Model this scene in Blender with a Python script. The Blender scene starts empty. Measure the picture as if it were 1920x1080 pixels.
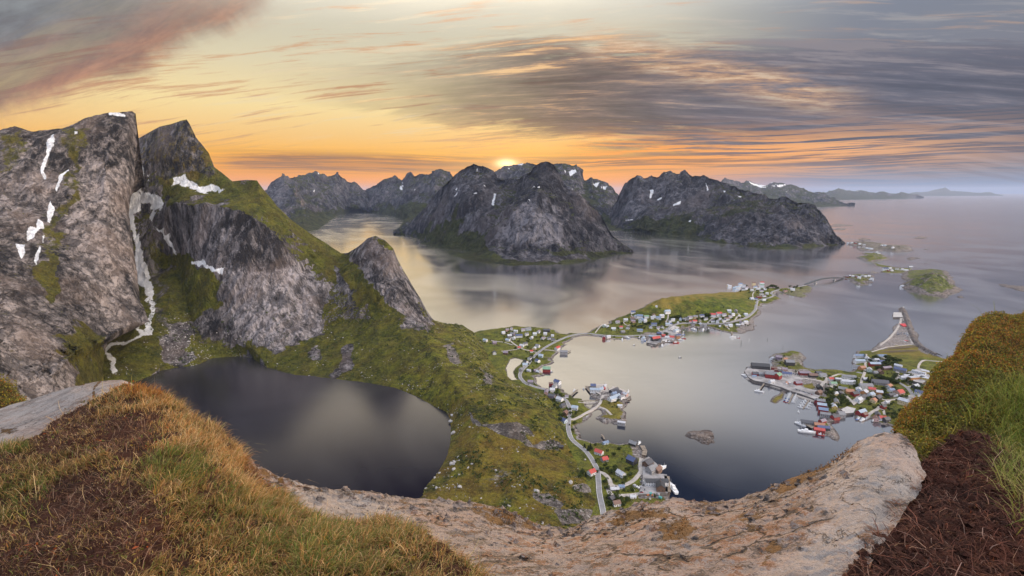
import bpy, bmesh, math, random
import numpy as np
from mathutils import Vector
from mathutils.bvhtree import BVHTree

SC = bpy.context.scene
COL = SC.collection
random.seed(7)
RNG = np.random.default_rng(11)
rad = math.radians

# ------------------------------------------------------------------ camera
H = 400.0                      # height of the summit above the sea, metres
FPX = 960.0                    # focal length in photo pixels (1920 wide)
PITCH = rad(10.62)
cam_d = bpy.data.cameras.new('camera')
cam_d.sensor_width = 36.0
cam_d.lens = 18.0
cam_d.clip_start = 0.05
cam_d.clip_end = 250000.0
CAM = bpy.data.objects.new('camera', cam_d)
COL.objects.link(CAM)
CAM.location = (0, 0, H)
CAM.rotation_euler = (rad(90) - PITCH, 0, 0)
SC.camera = CAM

# ------------------------------------------------------------------ world, sun, exposure
SUN_EL, SUN_AZ = 4.6, -0.6     # degrees; azimuth from +Y towards +X
SUN_STRENGTH = 5.0
SC.view_settings.view_transform = 'Standard'
SC.view_settings.look = 'None'
SC.view_settings.exposure = 0.0
SC.view_settings.gamma = 1.0
SC.cycles.use_denoising = True
try:
    SC.cycles.denoiser = 'OPENIMAGEDENOISE'
except Exception:
    pass
SC.cycles.max_bounces = 6
SC.cycles.diffuse_bounces = 2
SC.cycles.glossy_bounces = 3
SC.cycles.transmission_bounces = 2
SC.cycles.transparent_max_bounces = 6
SC.cycles.volume_bounces = 0
SC.cycles.sample_clamp_indirect = 4.0

sun_d = bpy.data.lights.new('sun', 'SUN')
sun_d.energy = SUN_STRENGTH
sun_d.angle = rad(0.6)
sun_d.color = (1.0, 0.62, 0.32)
SUN = bpy.data.objects.new('sun', sun_d)
COL.objects.link(SUN)
_sd = Vector((math.sin(rad(SUN_AZ)) * math.cos(rad(SUN_EL)), math.cos(rad(SUN_AZ)) * math.cos(rad(SUN_EL)), math.sin(rad(SUN_EL))))
SUN.rotation_euler = _sd.to_track_quat('Z', 'Y').to_euler()
SUN.location = (0, 300, 900)


class X:
    """a node-tree expression: arithmetic on sockets"""
    def __init__(s, nt, v):
        s.nt, s.v = nt, v
    def _m(s, op, *a, clamp=False):
        n = s.nt.nodes.new('ShaderNodeMath'); n.operation = op; n.use_clamp = clamp
        for i, q in enumerate((s,) + a):
            q = q.v if isinstance(q, X) else q
            if isinstance(q, (int, float)):
                n.inputs[i].default_value = q
            else:
                s.nt.links.new(q, n.inputs[i])
        return X(s.nt, n.outputs[0])
    def __add__(s, o): return s._m('ADD', o)
    __radd__ = __add__
    def __mul__(s, o): return s._m('MULTIPLY', o)
    __rmul__ = __mul__
    def __sub__(s, o): return s._m('SUBTRACT', o)
    def __rsub__(s, o): return (s * -1.0) + o
    def __truediv__(s, o): return s._m('DIVIDE', o)
    def abs(s): return s._m('ABSOLUTE')
    def pow(s, o): return s._m('POWER', o)
    def max(s, o): return s._m('MAXIMUM', o)
    def min(s, o): return s._m('MINIMUM', o)
    def exp(s): return s._m('EXPONENT')
    def clamp(s): return s._m('ADD', 0.0, clamp=True)
    def step(s, a, b, lo=0.0, hi=1.0):
        n = s.nt.nodes.new('ShaderNodeMapRange'); n.interpolation_type = 'SMOOTHSTEP'
        n.inputs['From Min'].default_value = a; n.inputs['From Max'].default_value = b
        n.inputs['To Min'].default_value = lo; n.inputs['To Max'].default_value = hi
        s.nt.links.new(s.v, n.inputs['Value'])
        return X(s.nt, n.outputs['Result'])
    def gauss(s, c, w):
        d = (s - c) / w
        return (d * d * -1.0).exp()


def vec(nt, x, y, z):
    n = nt.nodes.new('ShaderNodeCombineXYZ')
    for i, q in enumerate((x, y, z)):
        q = q.v if isinstance(q, X) else q
        if isinstance(q, (int, float)):
            n.inputs[i].default_value = q
        else:
            nt.links.new(q, n.inputs[i])
    return n.outputs[0]


def noise(nt, v, scale, detail=5.0, rough=0.55, dist=0.0, kind='FBM'):
    n = nt.nodes.new('ShaderNodeTexNoise')
    n.noise_dimensions = '3D'
    try:
        n.noise_type = kind
    except Exception:
        pass
    n.inputs['Scale'].default_value = scale
    n.inputs['Detail'].default_value = detail
    n.inputs['Roughness'].default_value = rough
    n.inputs['Distortion'].default_value = dist
    if v is not None:
        nt.links.new(v.v if isinstance(v, X) else v, n.inputs['Vector'])
    return X(nt, n.outputs[0])


def ramp(nt, x, stops, interp='LINEAR'):
    n = nt.nodes.new('ShaderNodeValToRGB')
    cr = n.color_ramp; cr.interpolation = interp
    while len(cr.elements) < len(stops):
        cr.elements.new(0.5)
    for e, (p, c) in zip(cr.elements, stops):
        e.position = p; e.color = (*c, 1.0)
    nt.links.new(x.v if isinstance(x, X) else x, n.inputs[0])
    return n.outputs[0]


def mix(nt, f, a, b, mode='MIX'):
    n = nt.nodes.new('ShaderNodeMix'); n.data_type = 'RGBA'; n.blend_type = mode
    n.clamp_result = False
    for q, k in ((f, 0), (a, 6), (b, 7)):
        q = q.v if isinstance(q, X) else q
        if isinstance(q, (int, float)):
            n.inputs[k].default_value = q
        elif isinstance(q, tuple):
            n.inputs[k].default_value = (*q, 1.0)
        else:
            nt.links.new(q, n.inputs[k])
    return n.outputs[2]


def build_sky():
    w = bpy.data.worlds.new('World'); SC.world = w
    w.use_nodes = True
    nt = w.node_tree; nt.nodes.clear()
    tc = nt.nodes.new('ShaderNodeTexCoord')
    sep = nt.nodes.new('ShaderNodeSeparateXYZ'); nt.links.new(tc.outputs['Generated'], sep.inputs[0])
    x, y, z = (X(nt, sep.outputs[i]) for i in range(3))
    az = x._m('ARCTAN2', y) * 57.29578            # degrees, 0 ahead, + to the right
    el = z._m('ARCSINE') * 57.29578               # degrees
    # a cloud deck seen in perspective: streaks converge towards the horizon
    warp = noise(nt, vec(nt, az * 0.022, el * 0.10, 3.0), 1.0, 2.0) - 0.5
    elw = el + warp * 3.0
    # ---- clear sky by elevation, sunset side and far right side
    e01 = (el / 30.0).clamp()
    sunset = ramp(nt, e01, [(0.0, (1.0, .31, .0)), (.045, (1.04, .35, .0)), (.085, (1.05, .41, .0)), (.13, (1.04, .50, .05)), (.19, (.98, .60, .20)),
                            (.28, (.98, .76, .36)), (.42, (.76, .67, .45)), (.62, (.50, .50, .44)), (1.0, (.46, .48, .5))])
    right = ramp(nt, e01, [(0.0, (.15, .25, .43)), (.03, (.17, .24, .38)), (.06, (.23, .24, .30)), (.12, (.20, .185, .225)), (.26, (.205, .195, .235)),
                           (.45, (.22, .235, .285)), (.65, (.175, .21, .285)), (1.0, (.42, .45, .5))])
    fr = (az + warp * 14.0).step(8.0, 34.0)
    col = mix(nt, fr, sunset, right)
    arch = elw + (az - 8.0) * (az - 8.0) * .0032
    # ---- C: high thin streaks with lit edges (under everything else)
    nc = noise(nt, vec(nt, az * 0.045, arch * 0.85, 12.0), 2.0, 10.0, .68, .25)
    c_den = (nc + (noise(nt, vec(nt, az * .03, el * .1, 55.0), 1.5, 3.0) - .5) * .5 - .49).step(0.0, .15) * el.step(3.0, 6.0) * el.step(26.0, 15.0)
    col = mix(nt, c_den * .9, col, mix(nt, az.step(6.0, 30.0), (.66, .34, .17), (.44, .32, .26)))
    nc2 = noise(nt, vec(nt, az * 0.05, arch * 0.75, 22.0), 2.3, 10.0, .68, .3)
    col = mix(nt, (nc2 - .52).step(0.0, .15) * el.step(4.0, 8.0) * el.step(28.0, 16.0) * az.step(-44.0, -14.0) * .55, col, mix(nt, az.step(5.0, 30.0), (.86, .70, .48), (.40, .38, .38)))
    # ---- A: long grey-mauve bank across the middle
    n1 = noise(nt, vec(nt, az * 0.034, arch * 0.30, 1.7), 1.7, 9.0, .62, .25)
    n1b = noise(nt, vec(nt, az * 0.055, arch * 1.0, 5.1), 1.6, 11.0, .70, .25)
    wv0 = noise(nt, vec(nt, az * .05, el * .12, 19.0), 1.3, 5.0, .62) - 0.5
    cen = 10.9 - az.max(0.0) * 0.10 + az.min(0.0) * 0.02
    wid = az.step(-30.0, 8.0, 1.1, 4.7)
    q_ = (el + warp * 1.6 - cen) / wid
    band = (q_ * q_ * -0.8).exp()
    a_den = (band * 1.7 + (n1 - 0.5) * 2.2 + (n1b - 0.5) * 2.4 - 0.40).step(0.0, 0.70) * band.step(.08, .45) * (az + wv0 * 16.0).step(-26.0, 8.0)
    a_val = (n1b - .5) * 2.1 + (n1 - .5) * 1.3 + .42 + q_ * .10
    a_col = ramp(nt, a_val.clamp(), [(.18, (.075, .056, .058)), (.40, (.135, .095, .088)), (.56, (.225, .150, .125)), (.70, (.52, .29, .16)), (.84, (.92, .55, .25))])
    a_right = ramp(nt, a_val.clamp(), [(.2, (.082, .088, .128)), (.5, (.135, .136, .182)), (.75, (.26, .235, .262))])
    a_col = mix(nt, az.step(4.0, 26.0), a_col, a_right)
    a_col = mix(nt, el.step(8.0, 4.0) * az.step(26.0, -5.0) * 0.30, a_col, (.50, .24, .12))
    col = mix(nt, a_den * 0.95, col, a_col)
    # ---- B: veil fanning up the left side
    wv = noise(nt, vec(nt, az * .06, el * .06, 9.0), 1.3, 6.0, .62, .5) - 0.5
    d = el - (4.4 + (az + 43.8) * 0.60) + wv * 8.0
    nb = noise(nt, vec(nt, (az * .60 - el) * .13, (az + el * .60) * .022, 2.2), 2.0, 10.0, .70, .4)
    nb2 = noise(nt, vec(nt, (az * .60 - el) * .30, (az + el * .60) * .10, 6.2), 2.0, 7.0, .66, .3)
    b_den = (d.step(-.8, 2.0) * .95 + (nb - .5) * 1.3).clamp() * (az + wv * 10.0).step(-8.0, -22.0) * d.step(-2.6, 0.4)
    bv = ((nb - .5) * 1.5 + (nb2 - .5) * 1.0 + .5).clamp()
    b_col = mix(nt, (d + (nb - .5) * 6.0).step(1.5, 8.5), ramp(nt, bv, [(.2, (.155, .105, .098)), (.5, (.30, .165, .125)), (.8, (.52, .26, .16))]), ramp(nt, bv, [(.2, (.115, .122, .140)), (.5, (.17, .175, .195)), (.85, (.25, .27, .29))]))
    col = mix(nt, b_den * .97, col, b_col)
    # pale streak of lit cirrus on the right of the bank
    sx = (el - (14.8 - (az - 8.0) * 0.27) + warp * 2.5) / 1.5
    cirn = noise(nt, vec(nt, az * .10, elw * 1.0 + az * .05, 31.0), 1.8, 9.0, .68, .15)
    cir = (sx * sx * -1.0).exp() * az.step(4.0, 11.0) * az.step(36.0, 27.0) * cirn.step(.36, .60)
    col = mix(nt, cir * .9, col, mix(nt, cirn.step(.5, .66), (.70, .40, .22), (.86, .66, .46)))
    # ---- D: low bank just over the ridges, glowing gaps
    nd = noise(nt, vec(nt, az * 0.040, elw * 1.5, 7.5), 2.0, 10.0, .66, .3)
    low = el.gauss(3.7, 1.9)
    glowgap = low * (nd - .43).step(0.0, .10) * az.step(3.0, 11.0) * az.step(52.0, 28.0)
    col = mix(nt, glowgap.clamp() * 1.0, col, mix(nt, az.step(12.0, 42.0), (1.1, .40, .045), (.98, .50, .22)))
    d_den = (el.gauss(3.1, .8) * (nd - .52).step(.10, -.06)) * az.step(-34.0, -24.0) * az.step(54.0, 12.0)
    d_den = d_den + el.gauss(2.75, .70) * az.step(-31.0, -24.0) * az.step(8.0, -2.0) * ((nd - .34).step(0.0, .16) * .95 + .15)
    col = mix(nt, d_den.clamp() * .9, col, mix(nt, nd.step(.4, .6), (.27, .13, .07), (.62, .24, .04)))
    # ---- the sun's glow
    r2 = ((az - SUN_AZ) * (az - SUN_AZ)) * .6 + ((el - 3.05) * (el - 3.05)) * 3.2
    col = mix(nt, (r2 * -1.5).exp() * .97, col, (3.0, 2.3, 1.25))
    col = mix(nt, (r2 * -0.040).exp() * .42, col, (1.2, .62, .12))
    # ---- sky overhead and behind the viewer: unseen, brightened as fill light
    # above the frame ahead: unseen cream veil, then duller band, added to shape the water's reflections
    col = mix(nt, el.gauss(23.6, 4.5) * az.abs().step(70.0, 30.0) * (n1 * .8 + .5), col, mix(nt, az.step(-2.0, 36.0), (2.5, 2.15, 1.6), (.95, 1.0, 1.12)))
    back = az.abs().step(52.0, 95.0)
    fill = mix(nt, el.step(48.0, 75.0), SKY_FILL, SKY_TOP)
    fill = mix(nt, az.gauss(106.0, 27.0) * el.step(62.0, 20.0), fill, WARM_FILL)  # unseen warm fill light, added right and behind to light slopes facing the viewer
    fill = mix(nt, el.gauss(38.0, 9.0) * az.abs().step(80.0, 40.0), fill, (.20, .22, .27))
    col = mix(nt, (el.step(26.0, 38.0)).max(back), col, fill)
    # below the horizon (hidden by the sea)
    col = mix(nt, el.step(-0.3, -4.0), col, (.12, .14, .18))
    nish = nt.nodes.new('ShaderNodeTexSky')
    nish.sky_type = 'NISHITA'; nish.sun_disc = False
    nish.sun_elevation = rad(SUN_EL); nish.sun_rotation = rad(SUN_AZ)
    nish.altitude = 400.0
    bg1 = nt.nodes.new('ShaderNodeBackground'); nt.links.new(nish.outputs[0], bg1.inputs[0]); bg1.inputs[1].default_value = 0.003
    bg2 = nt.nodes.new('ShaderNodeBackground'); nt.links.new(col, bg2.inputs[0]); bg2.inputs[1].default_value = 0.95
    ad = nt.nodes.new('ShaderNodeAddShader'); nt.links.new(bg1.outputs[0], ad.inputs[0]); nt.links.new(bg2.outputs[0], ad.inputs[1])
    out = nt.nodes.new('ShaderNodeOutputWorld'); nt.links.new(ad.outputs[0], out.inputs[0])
    w.cycles.sampling_method = 'MANUAL'
    w.cycles.sample_map_resolution = 1024


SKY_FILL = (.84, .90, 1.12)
WARM_FILL = (9.4, 7.6, 5.8)  # glow of the added fill light outside the view
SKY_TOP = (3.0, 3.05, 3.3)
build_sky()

# ------------------------------------------------------------------ photo-plane helpers (where a thing stands, in metres)
CP, SP = math.cos(PITCH), math.sin(PITCH)


def rays(px, py):
    xc = (np.asarray(px, float) - 960.0) / FPX
    yc = (540.0 - np.asarray(py, float)) / FPX
    return np.stack([xc, yc * SP + CP, yc * CP - SP], -1)


def at_y(px, py, Y):
    d = rays(px, py)
    return d * (np.asarray(Y, float) / d[..., 1])[..., None] + np.array([0, 0, H])


def at_z(px, py, z=0.0):
    d = rays(px, py)
    return d * ((np.asarray(z, float) - H) / np.minimum(d[..., 2], -1e-4))[..., None] + np.array([0, 0, H])


def y_at_z(px, py, z):
    return float(at_z(px, py, z)[1])


def project(P):
    P = np.asarray(P) - np.array([0, 0, H])
    f = np.maximum(P[..., 1] * CP - P[..., 2] * SP, 1e-3)
    u = P[..., 1] * SP + P[..., 2] * CP
    return 960 + FPX * P[..., 0] / f, 540 - FPX * u / f


_perm = np.random.default_rng(3).permutation(256).astype(np.int32)
_perm = np.concatenate([_perm, _perm, _perm])
_g = np.random.default_rng(4).normal(size=(256, 3)); _g /= np.linalg.norm(_g, axis=1)[:, None]


def pn(P):
    P = np.asarray(P, float)
    i = np.floor(P).astype(np.int64); f = P - i; i = (i & 255).astype(np.int32)
    u = f * f * f * (f * (f * 6 - 15) + 10)
    r = 0.0
    for dx in (0, 1):
        wx = u[:, 0] if dx else 1 - u[:, 0]
        a = _perm[i[:, 0] + dx]
        for dy in (0, 1):
            wy = u[:, 1] if dy else 1 - u[:, 1]
            b = _perm[a + i[:, 1] + dy]
            for dz in (0, 1):
                wz = u[:, 2] if dz else 1 - u[:, 2]
                g = _g[_perm[b + i[:, 2] + dz] & 255]
                r = r + wx * wy * wz * (g[:, 0] * (f[:, 0] - dx) + g[:, 1] * (f[:, 1] - dy) + g[:, 2] * (f[:, 2] - dz))
    return r * 1.5


def fbm(P, octs=5, gain=.5, ridged=False, lac=2.03):
    P = np.asarray(P, float); r = 0.0; a = 1.0; tot = 0.0
    for o in range(octs):
        n = pn(P * lac ** o + 17.3 * o)
        if ridged:
            n = 1 - 2.2 * np.abs(n)
        r = r + a * n; tot += a; a *= gain
    return r / tot


def sstep(x, a, b):
    t = np.clip((x - a) / (b - a), 0, 1)
    return t * t * (3 - 2 * t)


def poly_sd(px, py, poly):
    """signed distance to a closed polygon, + inside"""
    poly = np.asarray(poly, float); n = len(poly)
    best = np.full(px.shape, 1e18); ins = np.zeros(px.shape, bool)
    for k in range(n):
        x0, y0 = poly[k]; x1, y1 = poly[(k + 1) % n]
        dx, dy = x1 - x0, y1 - y0
        t = np.clip(((px - x0) * dx + (py - y0) * dy) / (dx * dx + dy * dy + 1e-12), 0, 1)
        q = (px - x0 - t * dx) ** 2 + (py - y0 - t * dy) ** 2
        best = np.minimum(best, q)
        c = (y0 > py) != (y1 > py)
        if c.any():
            xi = x0 + (py - y0) / (y1 - y0 + 1e-12) * dx
            ins ^= c & (px < xi)
    return np.sqrt(best) * np.where(ins, 1, -1)


def line_d(px, py, line):
    line = np.asarray(line, float); best = np.full(px.shape, 1e18)
    for k in range(len(line) - 1):
        x0, y0 = line[k]; dx, dy = line[k + 1] - line[k]
        t = np.clip(((px - x0) * dx + (py - y0) * dy) / (dx * dx + dy * dy + 1e-12), 0, 1)
        best = np.minimum(best, (px - x0 - t * dx) ** 2 + (py - y0 - t * dy) ** 2)
    return np.sqrt(best)


def add_mesh(name, V, F, mat=None, smooth=True, attrs=None, parent=None, **props):
    me = bpy.data.meshes.new(name)
    V = np.ascontiguousarray(V, np.float32); F = np.ascontiguousarray(F, np.int32)
    k = F.shape[1]
    me.vertices.add(len(V)); me.vertices.foreach_set('co', V.ravel())
    me.loops.add(F.size); me.loops.foreach_set('vertex_index', F.ravel())
    me.polygons.add(len(F))
    me.polygons.foreach_set('loop_start', np.arange(0, F.size, k, dtype=np.int32))
    me.polygons.foreach_set('loop_total', np.full(len(F), k, np.int32))
    me.polygons.foreach_set('use_smooth', np.full(len(F), smooth))
    me.update(calc_edges=True)
    for an, data in (attrs or {}).items():
        a = me.color_attributes.new(an, 'FLOAT_COLOR', 'POINT')
        a.data.foreach_set('color', np.ascontiguousarray(data, np.float32).ravel())
    if mat:
        me.materials.append(mat)
    o = bpy.data.objects.new(name, me); COL.objects.link(o)
    if parent:
        o.parent = parent
    for kk, vv in props.items():
        o[kk] = vv
    return o


def grid_faces(nv, nu):
    i = np.arange(nv * nu).reshape(nv, nu)
    return np.stack([i[:-1, :-1], i[:-1, 1:], i[1:, 1:], i[1:, :-1]], -1).reshape(-1, 4)


def grid_normals(G):
    du = np.gradient(G, axis=1); dv = np.gradient(G, axis=0)
    n = np.cross(du, dv)
    n /= np.linalg.norm(n, axis=2)[..., None] + 1e-12
    return n


def row_points(row, nu):
    """row: (px, py, Y) or (px, py, ('z', z)); even in picture length"""
    P = []
    for px, py, Y in row:
        if isinstance(Y, tuple):
            Y = y_at_z(px, py, Y[1])
        P.append((px, py, Y))
    P = np.array(P, float)
    s = np.concatenate([[0], np.cumsum(np.hypot(np.diff(P[:, 0]), np.diff(P[:, 1])) + 1e-6)])
    t = np.linspace(0, s[-1], nu)
    return at_y(np.interp(t, s, P[:, 0]), np.interp(t, s, P[:, 1]), np.interp(t, s, P[:, 2]))


def loft(rows, nu, nvs, blur=3):
    """rows from far/top to near/bottom; nvs = steps between them"""
    R = [row_points(r, nu) if isinstance(r, list) else r(nu) for r in rows]
    out = []
    for k in range(len(R) - 1):
        for j in range(nvs[k]):
            t = j / nvs[k]
            out.append(R[k] * (1 - t) + R[k + 1] * t)
    out.append(R[-1])
    G = np.array(out)
    for _ in range(blur):
        B = G.copy()
        B[1:-1] = .25 * G[:-2] + .5 * G[1:-1] + .25 * G[2:]
        # keep the crest row where it is
        B[nvs[0]] = G[nvs[0]]
        G = B
    return G


def back_of(row, dy, dz, zmin):
    def f(nu):
        P = row_points(row, nu).copy()
        s = (P[:, 1] + dy) / P[:, 1]
        P[:, 0] *= s; P[:, 1] += dy
        P[:, 2] = np.maximum(P[:, 2] - dz, zmin)
        return P
    return f


def below(row, dz, dy=0.0):
    def f(nu):
        P = row_points(row, nu).copy()
        P[:, 2] -= dz; P[:, 1] += dy
        return P
    return f


GROUND = []          # (verts, quads) of every land surface, for standing things on it


def keep(G_or_V, F=None):
    if F is None:
        GROUND.append((G_or_V.reshape(-1, 3), grid_faces(*G_or_V.shape[:2])))
    else:
        GROUND.append((G_or_V, F))
# ------------------------------------------------------------------ materials
def new_mat(name):
    m = bpy.data.materials.new(name); m.use_nodes = True
    nt = m.node_tree; nt.nodes.clear()
    out = nt.nodes.new('ShaderNodeOutputMaterial')
    bs = nt.nodes.new('ShaderNodeBsdfPrincipled')
    nt.links.new(bs.outputs[0], out.inputs[0])
    return m, nt, bs, out


def setc(nt, bs, key, q):
    q = q.v if isinstance(q, X) else q
    if isinstance(q, tuple):
        bs.inputs[key].default_value = (*q, 1.0)
    elif isinstance(q, (int, float)):
        bs.inputs[key].default_value = q
    else:
        nt.links.new(q, bs.inputs[key])


def bump(nt, bs, h, dist, strength=1.0):
    b = nt.nodes.new('ShaderNodeBump')
    b.inputs['Strength'].default_value = strength
    b.inputs['Distance'].default_value = dist
    nt.links.new(h.v if isinstance(h, X) else h, b.inputs['Height'])
    nt.links.new(b.outputs[0], bs.inputs['Normal'])


def mapped(nt, scale, rot=(0, 0, 0)):
    tc = nt.nodes.new('ShaderNodeTexCoord')
    mp = nt.nodes.new('ShaderNodeMapping')
    mp.vector_type = 'TEXTURE'
    mp.inputs['Scale'].default_value = tuple(1.0 / q for q in scale)
    mp.inputs['Rotation'].default_value = rot
    nt.links.new(tc.outputs['Object'], mp.inputs[0])
    return mp.outputs[0]


_plain = {}


def plain(name, c, rough=.6, metal=0.0, var=.18, scale=1.2):
    """painted / weathered surface with slight procedural unevenness"""
    if name in _plain:
        return _plain[name]
    m, nt, bs, out = new_mat(name)
    v = mapped(nt, (1, 1, 1))
    n = noise(nt, v, scale, 4.0, .6)
    dark = tuple(q * (1 - var * 1.6) for q in c); lite = tuple(min(1, q * (1 + var)) for q in c)
    setc(nt, bs, 'Base Color', mix(nt, n.step(.3, .7), dark, lite))
    bs.inputs['Roughness'].default_value = rough
    bs.inputs['Metallic'].default_value = metal
    _plain[name] = m
    return m


def mt_land(name, s, dark=(.055, .052, .055), lite=(.30, .275, .265), ga=(.030, .044, .008), gb=(.135, .145, .014), dry=(.17, .105, .026),
            squash=.3, rot=(0, 0, 0), bd=1.0, gs=None, crack=1.0, spots=0.0):
    m, nt, bs, out = new_mat(name)
    at = nt.nodes.new('ShaderNodeAttribute'); at.attribute_name = 'paint'
    sp = nt.nodes.new('ShaderNodeSeparateColor'); nt.links.new(at.outputs['Color'], sp.inputs[0])
    R, G, B = (X(nt, sp.outputs[i]) for i in range(3)); A = X(nt, at.outputs['Alpha'])
    v = mapped(nt, (1 / s, 1 / s, squash / s), rot)
    vi = mapped(nt, (1 / s, 1 / s, 1 / s))
    n1 = noise(nt, v, 1.0, 8.0, .62, .1)
    n2 = noise(nt, v, 4.3, 8.0, .65, .1)
    n3 = noise(nt, vi, .55, 4.0, .5)
    fine = noise(nt, vi, 14.0, 6.0, .7)
    streak = noise(nt, mapped(nt, (3.2 / s, 3.2 / s, squash * .45 / s), rot), 1.0, 7.0, .7, .2)
    wv = nt.nodes.new('ShaderNodeVectorMath'); wv.operation = 'MULTIPLY_ADD'
    wn = nt.nodes.new('ShaderNodeTexNoise'); wn.inputs['Scale'].default_value = 1.6; wn.inputs['Detail'].default_value = 5.0
    nt.links.new(v, wn.inputs['Vector']); nt.links.new(wn.outputs['Color'], wv.inputs[0]); wv.inputs[1].default_value = (.8, .8, .45); nt.links.new(mapped(nt, (1 / s, 1 / s, squash * .45 / s), rot), wv.inputs[2])

    def joints(sc):
        e = nt.nodes.new('ShaderNodeTexVoronoi'); e.feature = 'DISTANCE_TO_EDGE'; e.inputs['Scale'].default_value = sc
        c = nt.nodes.new('ShaderNodeTexVoronoi'); c.inputs['Scale'].default_value = sc
        nt.links.new(wv.outputs[0], e.inputs['Vector']); nt.links.new(wv.outputs[0], c.inputs['Vector'])
        g = nt.nodes.new('ShaderNodeRGBToBW'); nt.links.new(c.outputs['Color'], g.inputs[0])
        return X(nt, e.outputs['Distance']), X(nt, g.outputs[0])
    e1, c1 = joints(1.15); e2, c2 = joints(3.1)
    cr = e1.step(.030, 0.0) * n2.step(.46, .58) * crack * .8
    cr2 = e2.step(.040, 0.0) * n1.step(.44, .58) * crack * .5
    val = (B * 1.15 - .18 + (n1 - .5) * 1.5 + (n2 - .5) * 1.2 + (fine - .5) * 1.0 + (streak - .5) * 2.8 + (c1 - .5) * .14 + (c2 - .5) * .12).clamp()
    lines = noise(nt, mapped(nt, (7.0 / s, 7.0 / s, squash * .55 / s), rot), 1.0, 6.0, .66, .05)
    lines2 = noise(nt, mapped(nt, (2.4 / s, 2.4 / s, squash * .22 / s), rot), 1.0, 6.0, .6, .05)
    lk_ = (lines.step(.52, .60) * .55).max(lines2.step(.54, .59) * .6)
    rock = mix(nt, val, dark, lite)
    rock = mix(nt, lk_, rock, tuple(q * .9 for q in dark))
    rock = mix(nt, n3.step(.45, .7) * .35, rock, (lite[0] * .85, lite[1] * .72, lite[2] * .62))
    rock = mix(nt, (cr.max(cr2)) * .85, rock, tuple(q * .35 for q in dark))
    gs = gs or s * .5
    vg = mapped(nt, (1 / gs, 1 / gs, 1 / gs))
    g1 = noise(nt, vg, 1.0, 7.0, .65)
    g2 = noise(nt, vg, 5.0, 5.0, .7)
    grass = mix(nt, ((g1 - .5) * 3.2 + (g2 - .5) * 2.2 + .42).clamp(), ga, gb)
    grass = mix(nt, (A + (g2 - .5) * .7 + (noise(nt, vg, .6, 4.0, .6) - .5) * .9).clamp() * .85, grass, dry)
    gm = (R * 1.5 - .25 + (n2 - .5) * 1.2 + (fine - .5) * .8).step(.32, .62)
    col = mix(nt, gm, rock, grass)
    if spots:
        sp_ = noise(nt, vg, 9.0, 3.0, .5).step(.66, .72) * spots
        col = mix(nt, sp_, col, lite)
    sm = (G + (fine - .5) * 1.1 + (n2 - .5) * .8).step(.34, .66)
    col = mix(nt, sm, col, (.88, .90, .94))
    setc(nt, bs, 'Base Color', col)
    bs.inputs['Roughness'].default_value = .88
    bs.inputs['Specular IOR Level'].default_value = .25
    hgt = n1 * 1.0 + c1 * .22 + c2 * .14 + n2 * .6 + fine * .22 + streak * .9 - lk_ * .45 - (cr * .35 + cr2 * .2) + gm * ((g2 - .5) * .5)
    bump(nt, bs, hgt, s * .26 * bd, 1.0)
    return m


def mt_water(name, deep, shallow_tint=(.5, .5, .52), rough=.09, lo=.05, patch=1.0, pscale=1.0, face=(.50, .86), hi=.95):
    m, nt, bs, out = new_mat(name)
    setc(nt, bs, 'Base Color', deep)
    bs.inputs['Roughness'].default_value = .5
    bs.inputs['Specular IOR Level'].default_value = 0.0
    v = mapped(nt, (1 / 420 * pscale, 1 / 700 * pscale, 1.0), (0, 0, .35))
    n = noise(nt, v, 1.0, 2.5, .5, 1.6)
    w = mapped(nt, (.22, .5, 1.0))
    rip = noise(nt, w, 1.0, 5.0, .6)
    rip2 = noise(nt, mapped(nt, (.035, .05, 1.0)), 1.0, 3.0, .55)
    gl = nt.nodes.new('ShaderNodeBsdfGlossy'); gl.distribution = 'GGX'
    gl.inputs['Color'].default_value = (.98, .97, .97, 1)
    nt.links.new((n.step(.36, .70) * .085 * patch + rough).v, gl.inputs['Roughness'])
    b = nt.nodes.new('ShaderNodeBump'); b.inputs['Strength'].default_value = .35; b.inputs['Distance'].default_value = .1
    nt.links.new((rip * .5 + rip2 * 1.6).v, b.inputs['Height'])
    nt.links.new(b.outputs[0], gl.inputs['Normal'])
    lw = nt.nodes.new('ShaderNodeLayerWeight'); lw.inputs['Blend'].default_value = .5
    f = X(nt, lw.outputs['Facing'])
    k = f.step(face[0], face[1], lo, hi)
    k = (k + (n - .5) * .20 * patch).clamp()
    ms = nt.nodes.new('ShaderNodeMixShader')
    nt.links.new(k.v, ms.inputs[0]); nt.links.new(bs.outputs[0], ms.inputs[1]); nt.links.new(gl.outputs[0], ms.inputs[2])
    nt.links.new(ms.outputs[0], out.inputs[0])
    return m


M_SEA = mt_water('sea water', (.010, .014, .026), face=(.47, .84), rough=.125, lo=.012, hi=.98)
M_LAKE = mt_water('lake water', (.010, .009, .014), face=(.46, .88), rough=.20, lo=.012, pscale=2.0, hi=.52, patch=.6)
M_CLIFF = mt_land('weathered cliff rock', 60, dark=(.022, .020, .021), lite=(.40, .345, .325), squash=.30, rot=(0, rad(24), 0))
M_RIDGE = mt_land('grey ridge rock and turf', 55, dark=(.022, .021, .025), lite=(.36, .33, .34), squash=.3, rot=(0, rad(-14), 0), spots=.25)
M_FAR = mt_land('distant rock and turf', 190, dark=(.011, .012, .019), lite=(.19, .185, .21), squash=.32, ga=(.009, .014, .005), gb=(.052, .068, .012), dry=(.08, .066, .022))
M_TURF = mt_land('hillside turf', 26, dark=(.06, .052, .05), lite=(.36, .33, .31), ga=(.018, .027, .005), gb=(.185, .190, .016), dry=(.23, .13, .024), squash=.6, gs=24, spots=.5)
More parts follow.
